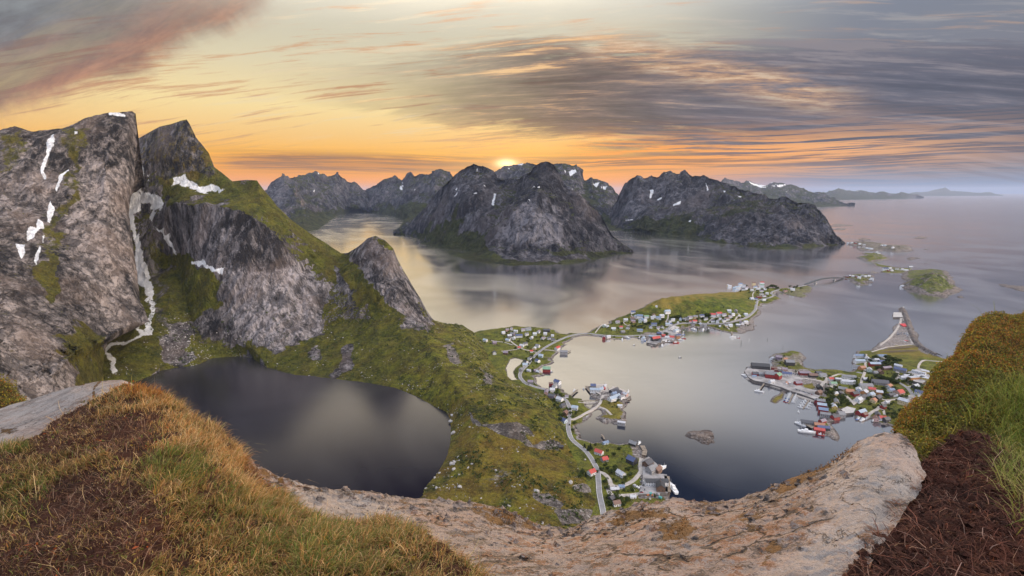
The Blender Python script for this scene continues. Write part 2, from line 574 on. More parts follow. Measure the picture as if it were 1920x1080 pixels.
M_SHORE = mt_land('shore land', 14, dark=(.065, .05, .045), lite=(.42, .39, .38), ga=(.030, .048, .010), gb=(.165, .195, .020), dry=(.26, .19, .04), squash=.8, gs=20, spots=.4)
# ------------------------------------------------------------------ mountains
def relief(G, amp, s, squash=.35, octs=7, rot=0.0, ridged=.5, edge0=None, seed=0.0, along=None):
    """push a sheet in and out along its own normals; long ribs run down the face"""
    nv, nu = G.shape[:2]
    P = G.reshape(-1, 3)
    c, s_ = math.cos(rot), math.sin(rot)
    Q = np.stack([P[:, 0] * c + P[:, 2] * s_, P[:, 1], -P[:, 0] * s_ + P[:, 2] * c], 1) / s
    Q[:, 2] *= squash
    Q += seed
    W = fbm(Q * .7 + 5, 3)
    Q = Q + .35 * np.stack([W, W * .6, -W], 1)
    n = (1 - ridged) * fbm(Q, octs, .52) + ridged * (fbm(Q * 1.1 + 31, octs, .5, True) - .35)
    N = grid_normals(G).reshape(-1, 3)
    a = amp if np.isscalar(amp) else amp.reshape(-1)
    return (P + N * (n * a)[:, None]).reshape(G.shape), n.reshape(nv, nu)


def facing_up(G):
    N = grid_normals(G)
    return np.abs(N[..., 2])


def paint_polys(px, py, w, items, jit=None):
    for poly, soft, val in items:
        qx, qy = (px, py) if jit is None else (px + jit[0] * soft, py + jit[1] * soft)
        k = sstep(poly_sd(qx, qy, poly), -soft * .5, soft * .5)
        w = w * (1 - k) + val * k
    return w


def paint(G, grass, snow=(), lite=(), brown=(), base_l=.5, base_b=.25, jscale=60.0):
    px, py = project(G.reshape(-1, 3))
    j1 = fbm(G.reshape(-1, 3) / jscale, 5); j2 = fbm(G.reshape(-1, 3) / jscale + 40, 5)
    jit = (j1 * 2.2, j2 * 2.2)
    g = grass.reshape(-1)
    sn = paint_polys(px, py, np.zeros_like(px), snow, jit)
    li = paint_polys(px, py, np.full_like(px, base_l), lite, jit)
    br = paint_polys(px, py, np.full_like(px, base_b), brown, jit)
    return np.stack([g, sn, li, br], 1)


def structure(name, G, mat, pt, keepit=True):
    if keepit:
        keep(G)
    return add_mesh(name, G.reshape(-1, 3), grid_faces(*G.shape[:2]), mat, attrs={'paint': pt}, kind='structure')


def paint_grass(G, g, items, jscale=60.0):
    px, py = project(G.reshape(-1, 3))
    j1 = fbm(G.reshape(-1, 3) / jscale + 9, 5); j2 = fbm(G.reshape(-1, 3) / jscale + 70, 5)
    return paint_polys(px, py, g.reshape(-1), items, (j1 * 2.2, j2 * 2.2)).reshape(g.shape)


# the tall cliff on the left, flat-topped
sky1 = [(-260, 262, 1250), (-100, 255, 1300), (0, 243, 1340), (28, 236, 1345), (60, 246, 1350), (118, 240, 1380), (130, 236, 1385), (160, 222, 1400), (205, 211, 1430), (248, 208, 1470), (254, 213, 1475)]
r_a = [(-260, 275, 1220), (0, 258, 1300), (118, 256, 1350), (205, 240, 1390), (245, 240, 1420), (258, 262, 1450)]
r_b = [(-260, 360, 1120), (0, 345, 1200), (120, 340, 1260), (200, 320, 1310), (244, 320, 1370), (254, 335, 1395)]
r_c = [(-260, 450, 1000), (0, 430, 1080), (120, 425, 1160), (200, 400, 1240), (236, 392, 1310), (241, 400, 1330)]
r_d = [(-260, 540, 860), (0, 500, 960), (120, 500, 1060), (200, 480, 1160), (245, 470, 1240), (253, 480, 1260)]
r_e = [(-260, 640, 700), (0, 580, 830), (120, 570, 960), (200, 560, 1080), (250, 552, 1150), (262, 560, 1180)]
r_f = [(-260, 740, 560), (0, 660, 700), (120, 640, 850), (190, 625, 980), (250, 605, 1080), (282, 603, 1120)]
r_g = [(-260, 860, 470), (0, 740, 610), (110, 690, 760), (160, 668, 890), (186, 655, 985), (203, 641, 1050)]
r_h = [(-260, 960, 420), (0, 830, 540), (110, 770, 690), (165, 735, 830), (184, 704, 940), (192, 697, 975)]
r_i = [(-260, 1100, 380), (0, 930, 500), (110, 850, 640), (170, 800, 780), (195, 752, 910), (205, 742, 940)]
G1 = loft([back_of(sky1, 260, 300, -20), sky1, r_a, r_b, r_c, r_d, r_e, r_f, r_g, r_h, r_i], 300, [14, 14, 48, 48, 48, 46, 46, 34, 30, 20], 5)
# the right-hand end turns back into the gully
side = []
for k in range(1, 13):
    e = G1[:, -1].copy()
    e[:, 1] += 16 * k; e[:, 0] *= (e[:, 1]) / G1[:, -1, 1] * 1.0; e[:, 0] -= 5 * k; e[:, 2] -= 3 * k
    side.append(e)
G1 = np.concatenate([G1, np.stack(side, 1)], 1)
amp1 = np.full(G1.shape[:2], 26.0); amp1[:14] *= .4; amp1[14:26] *= .35; amp1 *= np.clip((G1.shape[1] - 6 - np.arange(G1.shape[1])) / 40.0, .12, 1)[None, :]
G1, n1_ = relief(G1, amp1, 130, .30, 9, rad(24), .62)
G1, _ = relief(G1, amp1 * .42, 46, .14, 7, rad(27), .8, seed=41)
G1, _ = relief(G1, amp1 * .13, 13, .16, 6, rad(30), .8, seed=47)
up1 = facing_up(G1)
px1, py1 = project(G1.reshape(-1, 3)); py1 = py1.reshape(G1.shape[:2]); px1 = px1.reshape(G1.shape[:2])
g1 = sstep(up1 + n1_ * .35, .74, .95) * .40
g1 = np.maximum(g1, sstep(py1, 250, 228) * .34)
g1 = paint_grass(G1, g1, [
    ([(112, 240), (165, 235), (150, 300), (140, 380), (120, 430), (95, 480), (70, 520), (72, 470), (105, 390), (125, 320)], 26, .55),
    ([(70, 490), (105, 480), (112, 540), (90, 560), (75, 545)], 16, .9),
    ([(100, 640), (150, 600), (185, 640), (215, 700), (190, 745), (140, 720), (150, 690)], 24, .80),
    ([(0, 250), (60, 250), (40, 300), (0, 330)], 24, .5)])
snow1 = [([(98, 252), (102, 262), (98, 274), (90, 285), (84, 305), (83, 338), (79, 337), (76, 310), (79, 298), (84, 285), (88, 268)], 5, 1),
         ([(125, 318), (126, 322), (118, 332), (112, 345), (106, 360), (104, 354), (107, 342), (113, 330)], 5, 1),
         ([(96, 378), (104, 388), (102, 398), (92, 418), (89, 415), (92, 395)], 5, 1),
         ([(68, 410), (79, 415), (80, 428), (66, 432), (62, 442), (50, 450), (49, 430), (54, 424), (64, 428)], 5, 1),
         ([(30, 460), (48, 462), (47, 476), (41, 485), (34, 474)], 5, 1), ([(77, 442), (83, 442), (78, 455)], 5, 1),
         ([(75, 460), (77, 462), (74, 486), (69, 495), (66, 488), (70, 472)], 5, 1),
         ([(204, 213), (222, 212), (234, 216), (233, 221), (215, 221), (206, 219)], 5, 1), ([(140, 245), (146, 245), (145, 250), (140, 250)], 2, 1)]
lite1 = [([(150, 300), (230, 330), (252, 480), (262, 600), (240, 640), (190, 640), (150, 520), (120, 430), (140, 360)], 40, .74),
         ([(0, 280), (70, 290), (60, 420), (0, 430)], 36, .62), ([(0, 440), (60, 500), (100, 600), (60, 600), (0, 540)], 40, .30),
         ([(0, 560), (60, 600), (130, 680), (200, 760), (0, 830)], 40, .72), ([(150, 225), (256, 215), (258, 300), (200, 310), (160, 280)], 30, .22)]
structure('mountain', G1, M_CLIFF, paint(G1, g1, snow1, lite1, [([(0, 480), (60, 560), (120, 700), (0, 720)], 50, .8)], .42, .35))

# the second peak, its cliffs, the ridge running down to the knob
sky2 = [(236, 268, 1830), (262, 258, 1800), (285, 245, 1760), (300, 237, 1740), (322, 232, 1730), (340, 226, 1720), (350, 224, 1720), (356, 232, 1715), (368, 258, 1700), (380, 272, 1680), (392, 287, 1660), (402, 313, 1640), (418, 325, 1620), (436, 340, 1600), (462, 337, 1570), (482, 338, 1550),
        (492, 352, 1545), (520, 386, 1530), (545, 411, 1520), (580, 436, 1530), (610, 455, 1530), (640, 475, 1520), (652, 474, 1500), (672, 462, 1450), (690, 446, 1425), (705, 442, 1420), (722, 450, 1405), (738, 466, 1395), (746, 487, 1390), (766, 522, 1370), (790, 562, 1350), (808, 596, 1345), (819, 607, 1345)]
s_1 = [(236, 310, 1740), (262, 300, 1710), (300, 320, 1640), (340, 340, 1600), (400, 358, 1560), (450, 362, 1510), (500, 392, 1470), (540, 425, 1450), (600, 480, 1450), (640, 505, 1440), (690, 485, 1370), (730, 495, 1340), (760, 532, 1320), (800, 592, 1310), (817, 609, 1320)]
s_2 = [(218, 400, 1600), (262, 400, 1600), (300, 385, 1550), (340, 380, 1460), (420, 385, 1400), (480, 405, 1370), (530, 450, 1370), (580, 510, 1370), (620, 540, 1370), (660, 540, 1340), (700, 530, 1300), (740, 545, 1280), (780, 585, 1270), (815, 612, 1290)]
s_3 = [(200, 560, 1400), (250, 540, 1440), (270, 520, 1450), (300, 500, 1500), (330, 500, 1475), (345, 560, 1350), (360, 612, 1262), (420, 625, 1225), (500, 655, 1170), (560, 640, 1200), (610, 615, 1260), (650, 600, 1280), (700, 600, 1230), (750, 612, 1200), (790, 620, 1200), (813, 625, 1215)]
s_4 = [(150, 760, ('z', 7)), (200, 745, ('z', 7)), (245, 722, ('z', 6)), (285, 704, ('z', 6)), (300, 696, ('z', 6)), (330, 690, ('z', 6)), (370, 685, ('z', 6)), (400, 672, ('z', 6)), (450, 668, ('z', 6)), (472, 672, ('z', 6)), (500, 689, ('z', 6)), (530, 698, ('z', 6)), (560, 705, ('z', 6)), (600, 708, ('z', 6)), (650, 714, ('z', 6)),
       (700, 720, ('z', 6)), (760, 731, ('z', 6)), (800, 757, ('z', 6)), (835, 768, ('z', 6))]
G2 = loft([back_of(sky2, 300, 320, -20), sky2, s_1, s_2, s_3, s_4, below(s_4, 20, -25)], 560, [14, 40, 50, 110, 90, 6], 5)
amp2 = np.full(G2.shape[:2], 20.0); amp2[:14] *= .4; amp2[14:44] *= np.linspace(.12, .8, 30)[:, None]; amp2[210:] *= np.linspace(.8, .15, len(amp2) - 210)[:, None] ** 1.0
G2, n2_ = relief(G2, amp2, 125, .3, 9, rad(-14), .6, seed=7.7)
G2, _ = relief(G2, amp2 * .42, 44, .15, 7, rad(-16), .8, seed=44)
G2, _ = relief(G2, amp2 * .13, 13, .2, 6, rad(-18), .8, seed=49)
up2 = facing_up(G2)
g2 = sstep(up2 + n2_ * .28, .50, .70)
g2 = paint_grass(G2, g2, [
    ([(262, 240), (350, 215), (402, 310), (380, 350), (300, 330), (262, 300)], 26, .42),
    ([(300, 330), (400, 335), (480, 335), (545, 410), (520, 430), (470, 390), (420, 378), (330, 385), (290, 380)], 18, .85),
    ([(545, 412), (640, 474), (690, 480), (720, 560), (760, 600), (700, 590), (660, 540), (610, 520), (570, 460)], 20, .88),
    ([(300, 480), (335, 480), (420, 520), (418, 570), (390, 600), (360, 612), (330, 590), (318, 540)], 20, 1.0),
    ([(268, 430), (300, 440), (320, 500), (315, 580), (300, 640), (285, 610), (280, 520)], 26, .45),
    ([(220, 650), (300, 600), (300, 690), (240, 730)], 18, .9),
    ([(305, 600), (345, 600), (360, 650), (380, 684), (330, 690), (310, 660)], 18, .08),
    ([(370, 650), (480, 650), (520, 680), (580, 640), (640, 600), (830, 620), (830, 770), (700, 730), (520, 700), (460, 670), (380, 690)], 24, .88),
    ([(300, 385), (420, 378), (520, 440), (580, 510), (620, 560), (600, 630), (510, 668), (480, 640), (370, 632), (350, 600), (415, 570), (418, 520), (330, 470)], 16, .06),
    ([(650, 480), (705, 445), (740, 470), (810, 600), (810, 625), (760, 610), (720, 560), (680, 520)], 14, .22),
    ([(628, 505), (640, 510), (662, 560), (655, 565), (635, 530)], 8, .05),
    ([(640, 650), (662, 640), (660, 690), (620, 712), (615, 700), (645, 675)], 8, .1), ([(575, 660), (600, 648), (598, 668), (580, 672)], 8, .1)])
snow2 = [([(264, 298), (272, 320), (270, 345), (262, 365), (258, 362), (280, 360), (300, 368), (302, 385), (294, 398), (288, 418), (281, 412), (286, 395), (278, 382), (266, 378), (265, 392), (254, 400), (257, 440), (262, 460), (262, 480), (275, 495), (283, 520), (289, 560),
           (290, 600), (285, 626), (262, 628), (250, 640), (230, 648), (206, 652), (205, 660), (214, 680), (221, 696), (212, 700), (204, 680), (195, 655), (205, 640), (235, 640), (255, 625), (254, 612), (268, 618), (276, 615), (281, 585), (278, 555), (268, 540), (260, 520), (255, 500), (252, 460), (248, 430), (236, 385), (238, 372), (248, 350), (256, 320)], 8, 1),
         ([(350, 328), (352, 338), (362, 342), (366, 348), (400, 354), (418, 354), (414, 362), (380, 361), (345, 352), (338, 346), (320, 347), (326, 338)], 8, 1),
         ([(293, 426), (305, 430), (307, 444), (322, 443), (325, 455), (336, 474), (318, 462), (306, 446)], 8, 1),
         ([(358, 487), (378, 484), (390, 495), (405, 503), (424, 500), (412, 509), (398, 508), (380, 498)], 8, 1),
         ([(285, 322), (278, 330), (272, 332)], 2, 1)]
lite2 = [([(420, 510), (500, 470), (560, 470), (600, 560), (600, 640), (510, 665), (430, 620)], 40, .78), ([(330, 400), (420, 390), (420, 500), (340, 470)], 30, .48),
         ([(430, 390), (520, 430), (560, 480), (500, 500), (440, 500)], 30, .20), ([(690, 480), (800, 600), (800, 625), (720, 580)], 30, .62), ([(650, 470), (740, 470), (700, 520)], 20, .32),
         ([(262, 240), (350, 215), (402, 310), (300, 330)], 30, .16), ([(305, 600), (345, 600), (380, 684), (320, 690)], 20, .40), ([(370, 600), (420, 600), (420, 640), (370, 640)], 20, .25)]
structure('mountain', G2, M_RIDGE, paint(G2, g2, snow2, lite2, [([(262, 240), (402, 240), (402, 330), (262, 330)], 40, .75), ([(560, 420), (720, 560), (640, 560)], 30, .4)], .45, .22))

# the green shoulder between the lake and the villages
LK = 6.0
t_l = [(690, 716, ('z', LK)), (740, 727, ('z', LK)), (780, 742, ('z', LK)), (815, 762, ('z', LK)), (838, 772, ('z', LK)), (846, 800, ('z', LK)), (845, 832, ('z', LK)), (836, 862, ('z', LK)), (818, 892, ('z', LK)), (795, 918, ('z', LK)), (760, 960, ('z', LK)), (700, 1060, ('z', LK))]
t_c1 = [(790, 615, ('z', 70)), (815, 665, ('z', 58)), (850, 715, ('z', 48)), (880, 760, ('z', 40)), (895, 800, ('z', 34)), (900, 850, ('z', 26)), (895, 900, ('z', 20)), (880, 960, ('z', 16)), (860, 1060, ('z', 14))]
t_c = [(812, 600, ('z', 60)), (840, 610, ('z', 50)), (870, 630, ('z', 44)), (890, 675, ('z', 42)), (920, 725, ('z', 46)), (948, 775, ('z', 44)), (970, 808, ('z', 34)), (985, 850, ('z', 24)), (1000, 910, ('z', 20)), (1015, 980, ('z', 18)), (1020, 1060, ('z', 18))]
t_d = [(835, 607, ('z', 42)), (865, 616, ('z', 34)), (890, 640, ('z', 24)), (915, 690, ('z', 18)), (955, 725, ('z', 24)), (1005, 765, ('z', 28)), (1035, 805, ('z', 24)), (1045, 838, ('z', 12)), (1065, 900, ('z', 10)), (1085, 960, ('z', 10)), (1100, 1060, ('z', 10))]
t_r = [(868, 609, ('z', 2)), (888, 622, ('z', 3)), (905, 645, ('z', 3)), (930, 692, ('z', 3.5)), (968, 718, ('z', 4)), (1030, 742, ('z', 4)), (1056, 790, ('z', 4)), (1066, 838, ('z', 4)), (1098, 885, ('z', 4)), (1118, 940, ('z', 4)), (1135, 1060, ('z', 4))]
G3 = loft([below(t_l, 16, 0), t_l, t_c1, t_c, t_d, t_r, below(t_r, 14)], 420, [6, 60, 50, 50, 50, 6], 7)
amp3 = np.full(G3.shape[:2], 4.6); amp3[:12] *= .8; amp3[-14:] *= .3
G3, n3_ = relief(G3, amp3, 70, .8, 7, 0, .45, seed=3.1)
up3 = facing_up(G3)
g3 = sstep(up3 + n3_ * .35, .55, .74)
g3 = paint_grass(G3, np.maximum(g3, .72), [
    ([(880, 770), (905, 795), (960, 800), (1000, 830), (1040, 815), (1055, 825), (1050, 838), (985, 838), (930, 815), (890, 795)], 10, .05),
    ([(925, 795), (975, 790), (1000, 812), (960, 815)], 12, .15), ([(1000, 918), (1030, 925), (1055, 945), (1050, 955), (1020, 945), (1003, 930)], 6, .02), ([(1065, 910), (1090, 902), (1118, 912), (1110, 924), (1072, 922)], 8, .05),
    ([(1040, 955), (1110, 950), (1120, 975), (1060, 985)], 10, .25), ([(832, 645), (850, 640), (868, 680), (850, 684), (836, 665)], 8, .1), ([(895, 690), (915, 700), (930, 720), (910, 715)], 8, .2),
    ([(910, 880), (960, 890), (940, 930), (890, 920)], 26, .5)])
structure('hillside', G3, M_TURF, paint(G3, g3, (), [([(880, 770), (1055, 820), (1050, 838), (930, 815)], 14, .22), ([(1000, 918), (1118, 902), (1110, 950), (1040, 955)], 20, .62)],
          [([(840, 760), (920, 800), (1040, 845), (1060, 900), (1090, 960), (800, 960), (850, 850)], 60, .56), ([(960, 850), (1000, 870), (980, 930), (900, 900)], 50, .35)], .5, .16, 30))

# ------------------------------------------------------------------ distant mountains
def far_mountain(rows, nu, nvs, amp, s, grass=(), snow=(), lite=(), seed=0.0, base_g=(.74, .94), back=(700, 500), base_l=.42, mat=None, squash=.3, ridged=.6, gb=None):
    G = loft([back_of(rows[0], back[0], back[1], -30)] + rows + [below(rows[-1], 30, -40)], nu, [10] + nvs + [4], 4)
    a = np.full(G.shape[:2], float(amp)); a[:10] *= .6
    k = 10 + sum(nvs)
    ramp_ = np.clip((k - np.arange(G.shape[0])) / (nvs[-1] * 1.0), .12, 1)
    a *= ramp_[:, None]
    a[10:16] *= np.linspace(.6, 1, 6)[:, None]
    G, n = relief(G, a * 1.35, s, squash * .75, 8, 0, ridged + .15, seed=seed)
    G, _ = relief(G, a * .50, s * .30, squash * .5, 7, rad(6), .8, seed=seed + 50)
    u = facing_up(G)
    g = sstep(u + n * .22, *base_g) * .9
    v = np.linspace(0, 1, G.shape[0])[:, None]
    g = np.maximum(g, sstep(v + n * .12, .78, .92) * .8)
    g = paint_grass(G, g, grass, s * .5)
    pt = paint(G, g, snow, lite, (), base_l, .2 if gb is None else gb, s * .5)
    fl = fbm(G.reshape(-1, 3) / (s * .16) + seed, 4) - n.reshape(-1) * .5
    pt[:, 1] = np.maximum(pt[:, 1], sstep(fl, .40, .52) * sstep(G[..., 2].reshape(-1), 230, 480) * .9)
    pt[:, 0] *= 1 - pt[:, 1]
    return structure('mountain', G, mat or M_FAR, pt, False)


Z0 = ('z', 0.0)
# central massif across the fjord
c_sky = [(735, 436, 5150), (752, 425, 5250), (775, 408, 5200), (800, 385, 5000), (822, 358, 4700), (843, 336, 4500), (860, 321, 4400), (876, 309, 4350), (889, 304, 4300), (899, 309, 4280), (906, 309, 4260), (925, 320, 4200), (934, 333, 4150), (950, 335, 4050), (975, 333, 3950), (990, 322, 3850), (1002, 309, 3800), (1012, 303, 3780), (1030, 302, 3760), (1041, 306, 3740), (1050, 322, 3720), (1057, 344, 3700),
         (1066, 353, 3650), (1084, 360, 3620), (1100, 374, 3600), (1120, 391, 3580), (1136, 412, 3560), (1150, 436, 3540), (1166, 454, 3500), (1180, 468, 3470), (1190, 473, 3450)]
c_2 = [(737, 437, 5050), (760, 433, 4900), (790, 412, 4600), (830, 385, 4250), (880, 360, 4000), (915, 385, 3750), (960, 375, 3600), (1010, 350, 3520), (1050, 368, 3450), (1090, 400, 3420), (1130, 430, 3420), (1160, 455, 3440), (1189, 473, 3440)]
c_3 = [(738, 437, 4980), (765, 442, 4750), (800, 440, 4300), (850, 430, 3850), (900, 430, 3500), (930, 425, 3350), (960, 400, 3300), (1010, 385, 3280), (1050, 410, 3240), (1090, 440, 3240), (1130, 455, 3300), (1160, 465, 3370), (1189, 473, 3430)]
c_4 = [(739, 438, 4940), (765, 446, 4660), (800, 456, 4150), (850, 462, 3650), (900, 468, 3300), (925, 462, 3160), (960, 466, 3060), (1010, 472, 3010), (1050, 470, 3040), (1090, 468, 3110), (1130, 470, 3220), (1160, 471, 3340), (1189, 474, 3425)]
c_5 = [(738, 438, Z0), (745, 442, Z0), (765, 449, Z0), (800, 462, Z0), (830, 475, Z0), (870, 487, Z0), (910, 494, Z0), (960, 498, Z0), (1010, 497, Z0), (1060, 494, Z0), (1110, 488, Z0), (1150, 481, Z0), (1190, 474, Z0)]
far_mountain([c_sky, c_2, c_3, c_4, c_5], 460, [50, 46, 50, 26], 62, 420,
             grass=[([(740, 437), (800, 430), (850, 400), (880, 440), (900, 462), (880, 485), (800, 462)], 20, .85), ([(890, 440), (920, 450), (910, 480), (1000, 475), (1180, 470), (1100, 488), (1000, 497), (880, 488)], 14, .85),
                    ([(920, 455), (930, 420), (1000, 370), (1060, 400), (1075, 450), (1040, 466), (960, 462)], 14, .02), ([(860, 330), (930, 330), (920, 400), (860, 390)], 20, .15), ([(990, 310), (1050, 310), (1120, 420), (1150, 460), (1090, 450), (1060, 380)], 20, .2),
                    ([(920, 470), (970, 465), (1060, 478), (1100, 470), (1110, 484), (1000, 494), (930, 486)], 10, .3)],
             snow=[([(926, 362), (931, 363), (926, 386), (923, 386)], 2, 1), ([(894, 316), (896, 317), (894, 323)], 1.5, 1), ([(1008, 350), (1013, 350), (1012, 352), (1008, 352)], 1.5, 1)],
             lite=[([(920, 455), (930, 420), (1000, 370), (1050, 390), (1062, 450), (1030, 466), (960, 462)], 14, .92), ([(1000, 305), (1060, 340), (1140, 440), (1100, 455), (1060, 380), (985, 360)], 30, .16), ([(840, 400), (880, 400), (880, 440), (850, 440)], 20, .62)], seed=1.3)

# right-hand massif
m_sky = [(1140, 398, 6700), (1150, 378, 6600), (1158, 362, 6500), (1172, 341, 6400), (1183, 333, 6350), (1195, 325, 6300), (1208, 333, 6280), (1215, 330, 6260), (1221, 326, 6240), (1232, 329, 6200), (1243, 321, 6180), (1250, 323, 6160), (1256, 319, 6140), (1268, 326, 6100), (1275, 324, 6050), (1283, 321, 6000), (1300, 326, 5900), (1320, 327, 5800), (1340, 333, 5600), (1370, 345, 5300), (1395, 353, 5100), (1430, 364, 4900), (1455, 372, 4750),
         (1465, 368, 4700), (1475, 366, 4650), (1492, 373, 4550), (1510, 378, 4450), (1527, 384, 4350), (1538, 394, 4250), (1548, 408, 4150), (1562, 428, 4050), (1576, 446, 3980), (1590, 459, 3945)]
m_2 = [(1140, 415, 6300), (1165, 385, 6100), (1200, 370, 5900), (1250, 365, 5700), (1300, 370, 5400), (1350, 380, 5000), (1400, 385, 4700), (1450, 395, 4450), (1490, 395, 4300), (1530, 405, 4150), (1560, 435, 4000), (1589, 459, 3940)]
m_3 = [(1140, 425, 6000), (1165, 415, 5700), (1200, 412, 5400), (1250, 410, 5200), (1300, 410, 4900), (1350, 420, 4500), (1400, 425, 4200), (1450, 430, 4000), (1490, 430, 3980), (1530, 435, 3960), (1560, 448, 3940), (1589, 459, 3938)]
m_4 = [(1140, 431, 5700), (1165, 431, 5450), (1200, 432, 5200), (1250, 434, 4900), (1300, 440, 4600), (1350, 450, 4150), (1400, 457, 3850), (1450, 460, 3760), (1490, 456, 3830), (1530, 453, 3930), (1560, 455, 3935), (1589, 459.3, 3937)]
m_5 = [(1140, 432, Z0), (1165, 432, Z0), (1200, 434, Z0), (1245, 440, Z0), (1290, 448, Z0), (1340, 457, Z0), (1400, 465, Z0), (1440, 469, Z0), (1480, 467, Z0), (1530, 462, Z0), (1590, 459.5, Z0)]
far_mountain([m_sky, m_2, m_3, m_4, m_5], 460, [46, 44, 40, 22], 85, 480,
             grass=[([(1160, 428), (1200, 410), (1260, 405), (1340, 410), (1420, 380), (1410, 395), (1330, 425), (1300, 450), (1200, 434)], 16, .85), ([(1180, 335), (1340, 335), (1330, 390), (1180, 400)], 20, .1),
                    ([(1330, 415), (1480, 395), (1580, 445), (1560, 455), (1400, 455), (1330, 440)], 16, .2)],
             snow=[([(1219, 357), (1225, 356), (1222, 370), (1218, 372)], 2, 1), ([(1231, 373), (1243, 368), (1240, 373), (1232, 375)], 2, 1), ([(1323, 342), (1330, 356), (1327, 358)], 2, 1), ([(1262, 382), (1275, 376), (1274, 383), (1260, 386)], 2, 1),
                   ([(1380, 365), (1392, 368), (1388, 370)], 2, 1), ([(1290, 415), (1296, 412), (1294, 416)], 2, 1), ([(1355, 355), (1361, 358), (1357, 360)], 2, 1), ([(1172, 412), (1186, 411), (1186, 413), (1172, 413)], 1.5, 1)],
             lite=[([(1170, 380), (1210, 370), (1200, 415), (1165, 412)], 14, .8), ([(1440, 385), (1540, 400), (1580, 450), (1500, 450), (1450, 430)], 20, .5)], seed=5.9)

# mountains at the head of the fjord, left and right of it
f_sky = [(455, 385, 9200), (480, 365, 9300), (498, 352, 9400), (505, 341, 9500), (518, 330, 9500), (531, 322, 9500), (538, 326, 9600), (546, 330, 9700), (556, 331, 10000), (574, 327, 10200), (585, 324, 10300), (593, 321, 10300), (600, 328, 10300), (609, 325, 10400), (614, 329, 10400), (625, 323, 10400), (634, 320, 10400), (640, 328, 10500), (650, 336, 10700), (658, 342, 10800), (665, 340, 10900), (672, 345, 11000), (682, 354, 11000), (692, 360, 11200)]
f_2 = [(455, 405, 7800), (500, 385, 8000), (530, 365, 8200), (553, 350, 8200), (570, 372, 8600), (600, 365, 9400), (630, 360, 9900), (660, 372, 10200), (692, 378, 10600)]
f_3 = [(455, 425, 6600), (500, 412, 6700), (540, 400, 6900), (565, 388, 7000), (590, 402, 7300), (620, 392, 9000), (650, 388, 9900), (692, 391, 10300)]
f_4 = [(455, 445, Z0), (520, 440, Z0), (570, 436, Z0), (598, 431, Z0), (612, 420, Z0), (628, 409, Z0), (634, 403, Z0), (655, 398.5, Z0), (692, 396.5, Z0)]
far_mountain([f_sky, f_2, f_3, f_4], 240, [34, 34, 26], 150, 900, grass=[([(560, 400), (640, 390), (692, 385), (692, 397), (630, 408), (600, 431), (540, 425)], 14, .85), ([(470, 350), (530, 330), (560, 370), (500, 420)], 20, .3)],
             snow=[([(505, 412), (515, 408), (508, 418)], 2, 1), ([(588, 357), (592, 355), (590, 360)], 2, 1)], lite=[([(500, 360), (545, 335), (560, 370), (510, 400)], 20, .62), ([(600, 345), (650, 345), (660, 370), (610, 370)], 16, .6)], seed=11.0, back=(1500, 700))
h_sky = [(676, 372, 11500), (690, 352, 11300), (705, 343, 11000), (718, 335, 10800), (728, 332, 10700), (740, 327, 10600), (745, 329, 10500), (752, 336, 10400), (760, 328, 10200), (765, 323, 10100), (770, 321, 10000), (778, 327, 9800), (788, 325, 9600), (800, 326, 9400), (808, 325, 9200), (810, 318, 9100), (818, 317, 9000), (830, 317, 8900), (842, 321, 8700), (853, 330, 8500), (870, 348, 8000), (890, 362, 7600)]
h_2 = [(676, 384, 10800), (710, 372, 10000), (745, 360, 9400), (780, 355, 8800), (815, 350, 8000), (845, 365, 7300), (890, 385, 6500)]
h_3 = [(676, 392, 10300), (710, 388, 9600), (745, 386, 8800), (780, 390, 7600), (815, 395, 6700), (850, 410, 6000), (890, 425, 5400)]
h_4 = [(676, 397, Z0), (700, 400, Z0), (725, 403, Z0), (748, 408, Z0), (766, 418, Z0), (764, 427, Z0), (742, 434, Z0), (760, 444, Z0), (890, 470, Z0)]
far_mountain([h_sky, h_2, h_3, h_4], 240, [34, 34, 26], 130, 800, grass=[([(690, 395), (760, 385), (800, 385), (870, 410), (800, 440), (740, 436), (765, 418), (740, 405)], 12, .85)],
             snow=[([(751, 348), (757, 346), (755, 356), (750, 357)], 2, 1)], lite=[([(690, 360), (740, 345), (760, 365), (700, 380)], 12, .65), ([(780, 385), (805, 372), (790, 400), (772, 405)], 8, .85), ([(810, 318), (850, 330), (830, 355), (795, 360)], 12, .55)], seed=15.0, back=(1500, 700))
# the ridge behind the central massif
b_sky = [(900, 340, 9000), (918, 326, 8900), (935, 318, 8800), (950, 313, 8700), (962, 308, 8700), (975, 305, 8600), (990, 301, 8600), (1003, 303, 8500), (1015, 308, 8500), (1030, 306, 8400), (1045, 303, 8400), (1055, 302, 8300), (1064, 305, 8300), (1075, 310, 8200), (1080, 307, 8200), (1084, 311, 8100), (1094, 318, 8100), (1097, 334, 8000), (1104, 332, 8000), (1110, 330, 7900), (1122, 338, 7900), (1132, 341, 7800), (1140, 343, 7800), (1150, 352, 7700), (1158, 362, 7600), (1170, 380, 7500)]
b_2 = [(900, 370, 8000), (1000, 350, 7700), (1060, 345, 7400), (1095, 365, 7200), (1135, 370, 7000), (1170, 400, 6900)]
b_3 = [(900, 400, 7000), (1000, 400, 6800), (1060, 395, 6500), (1100, 405, 6300), (1135, 412, 6200), (1170, 418, 6200)]
b_4 = [(900, 432, Z0), (1000, 432, Z0), (1100, 433, Z0), (1135, 433, Z0), (1170, 432.5, Z0)]
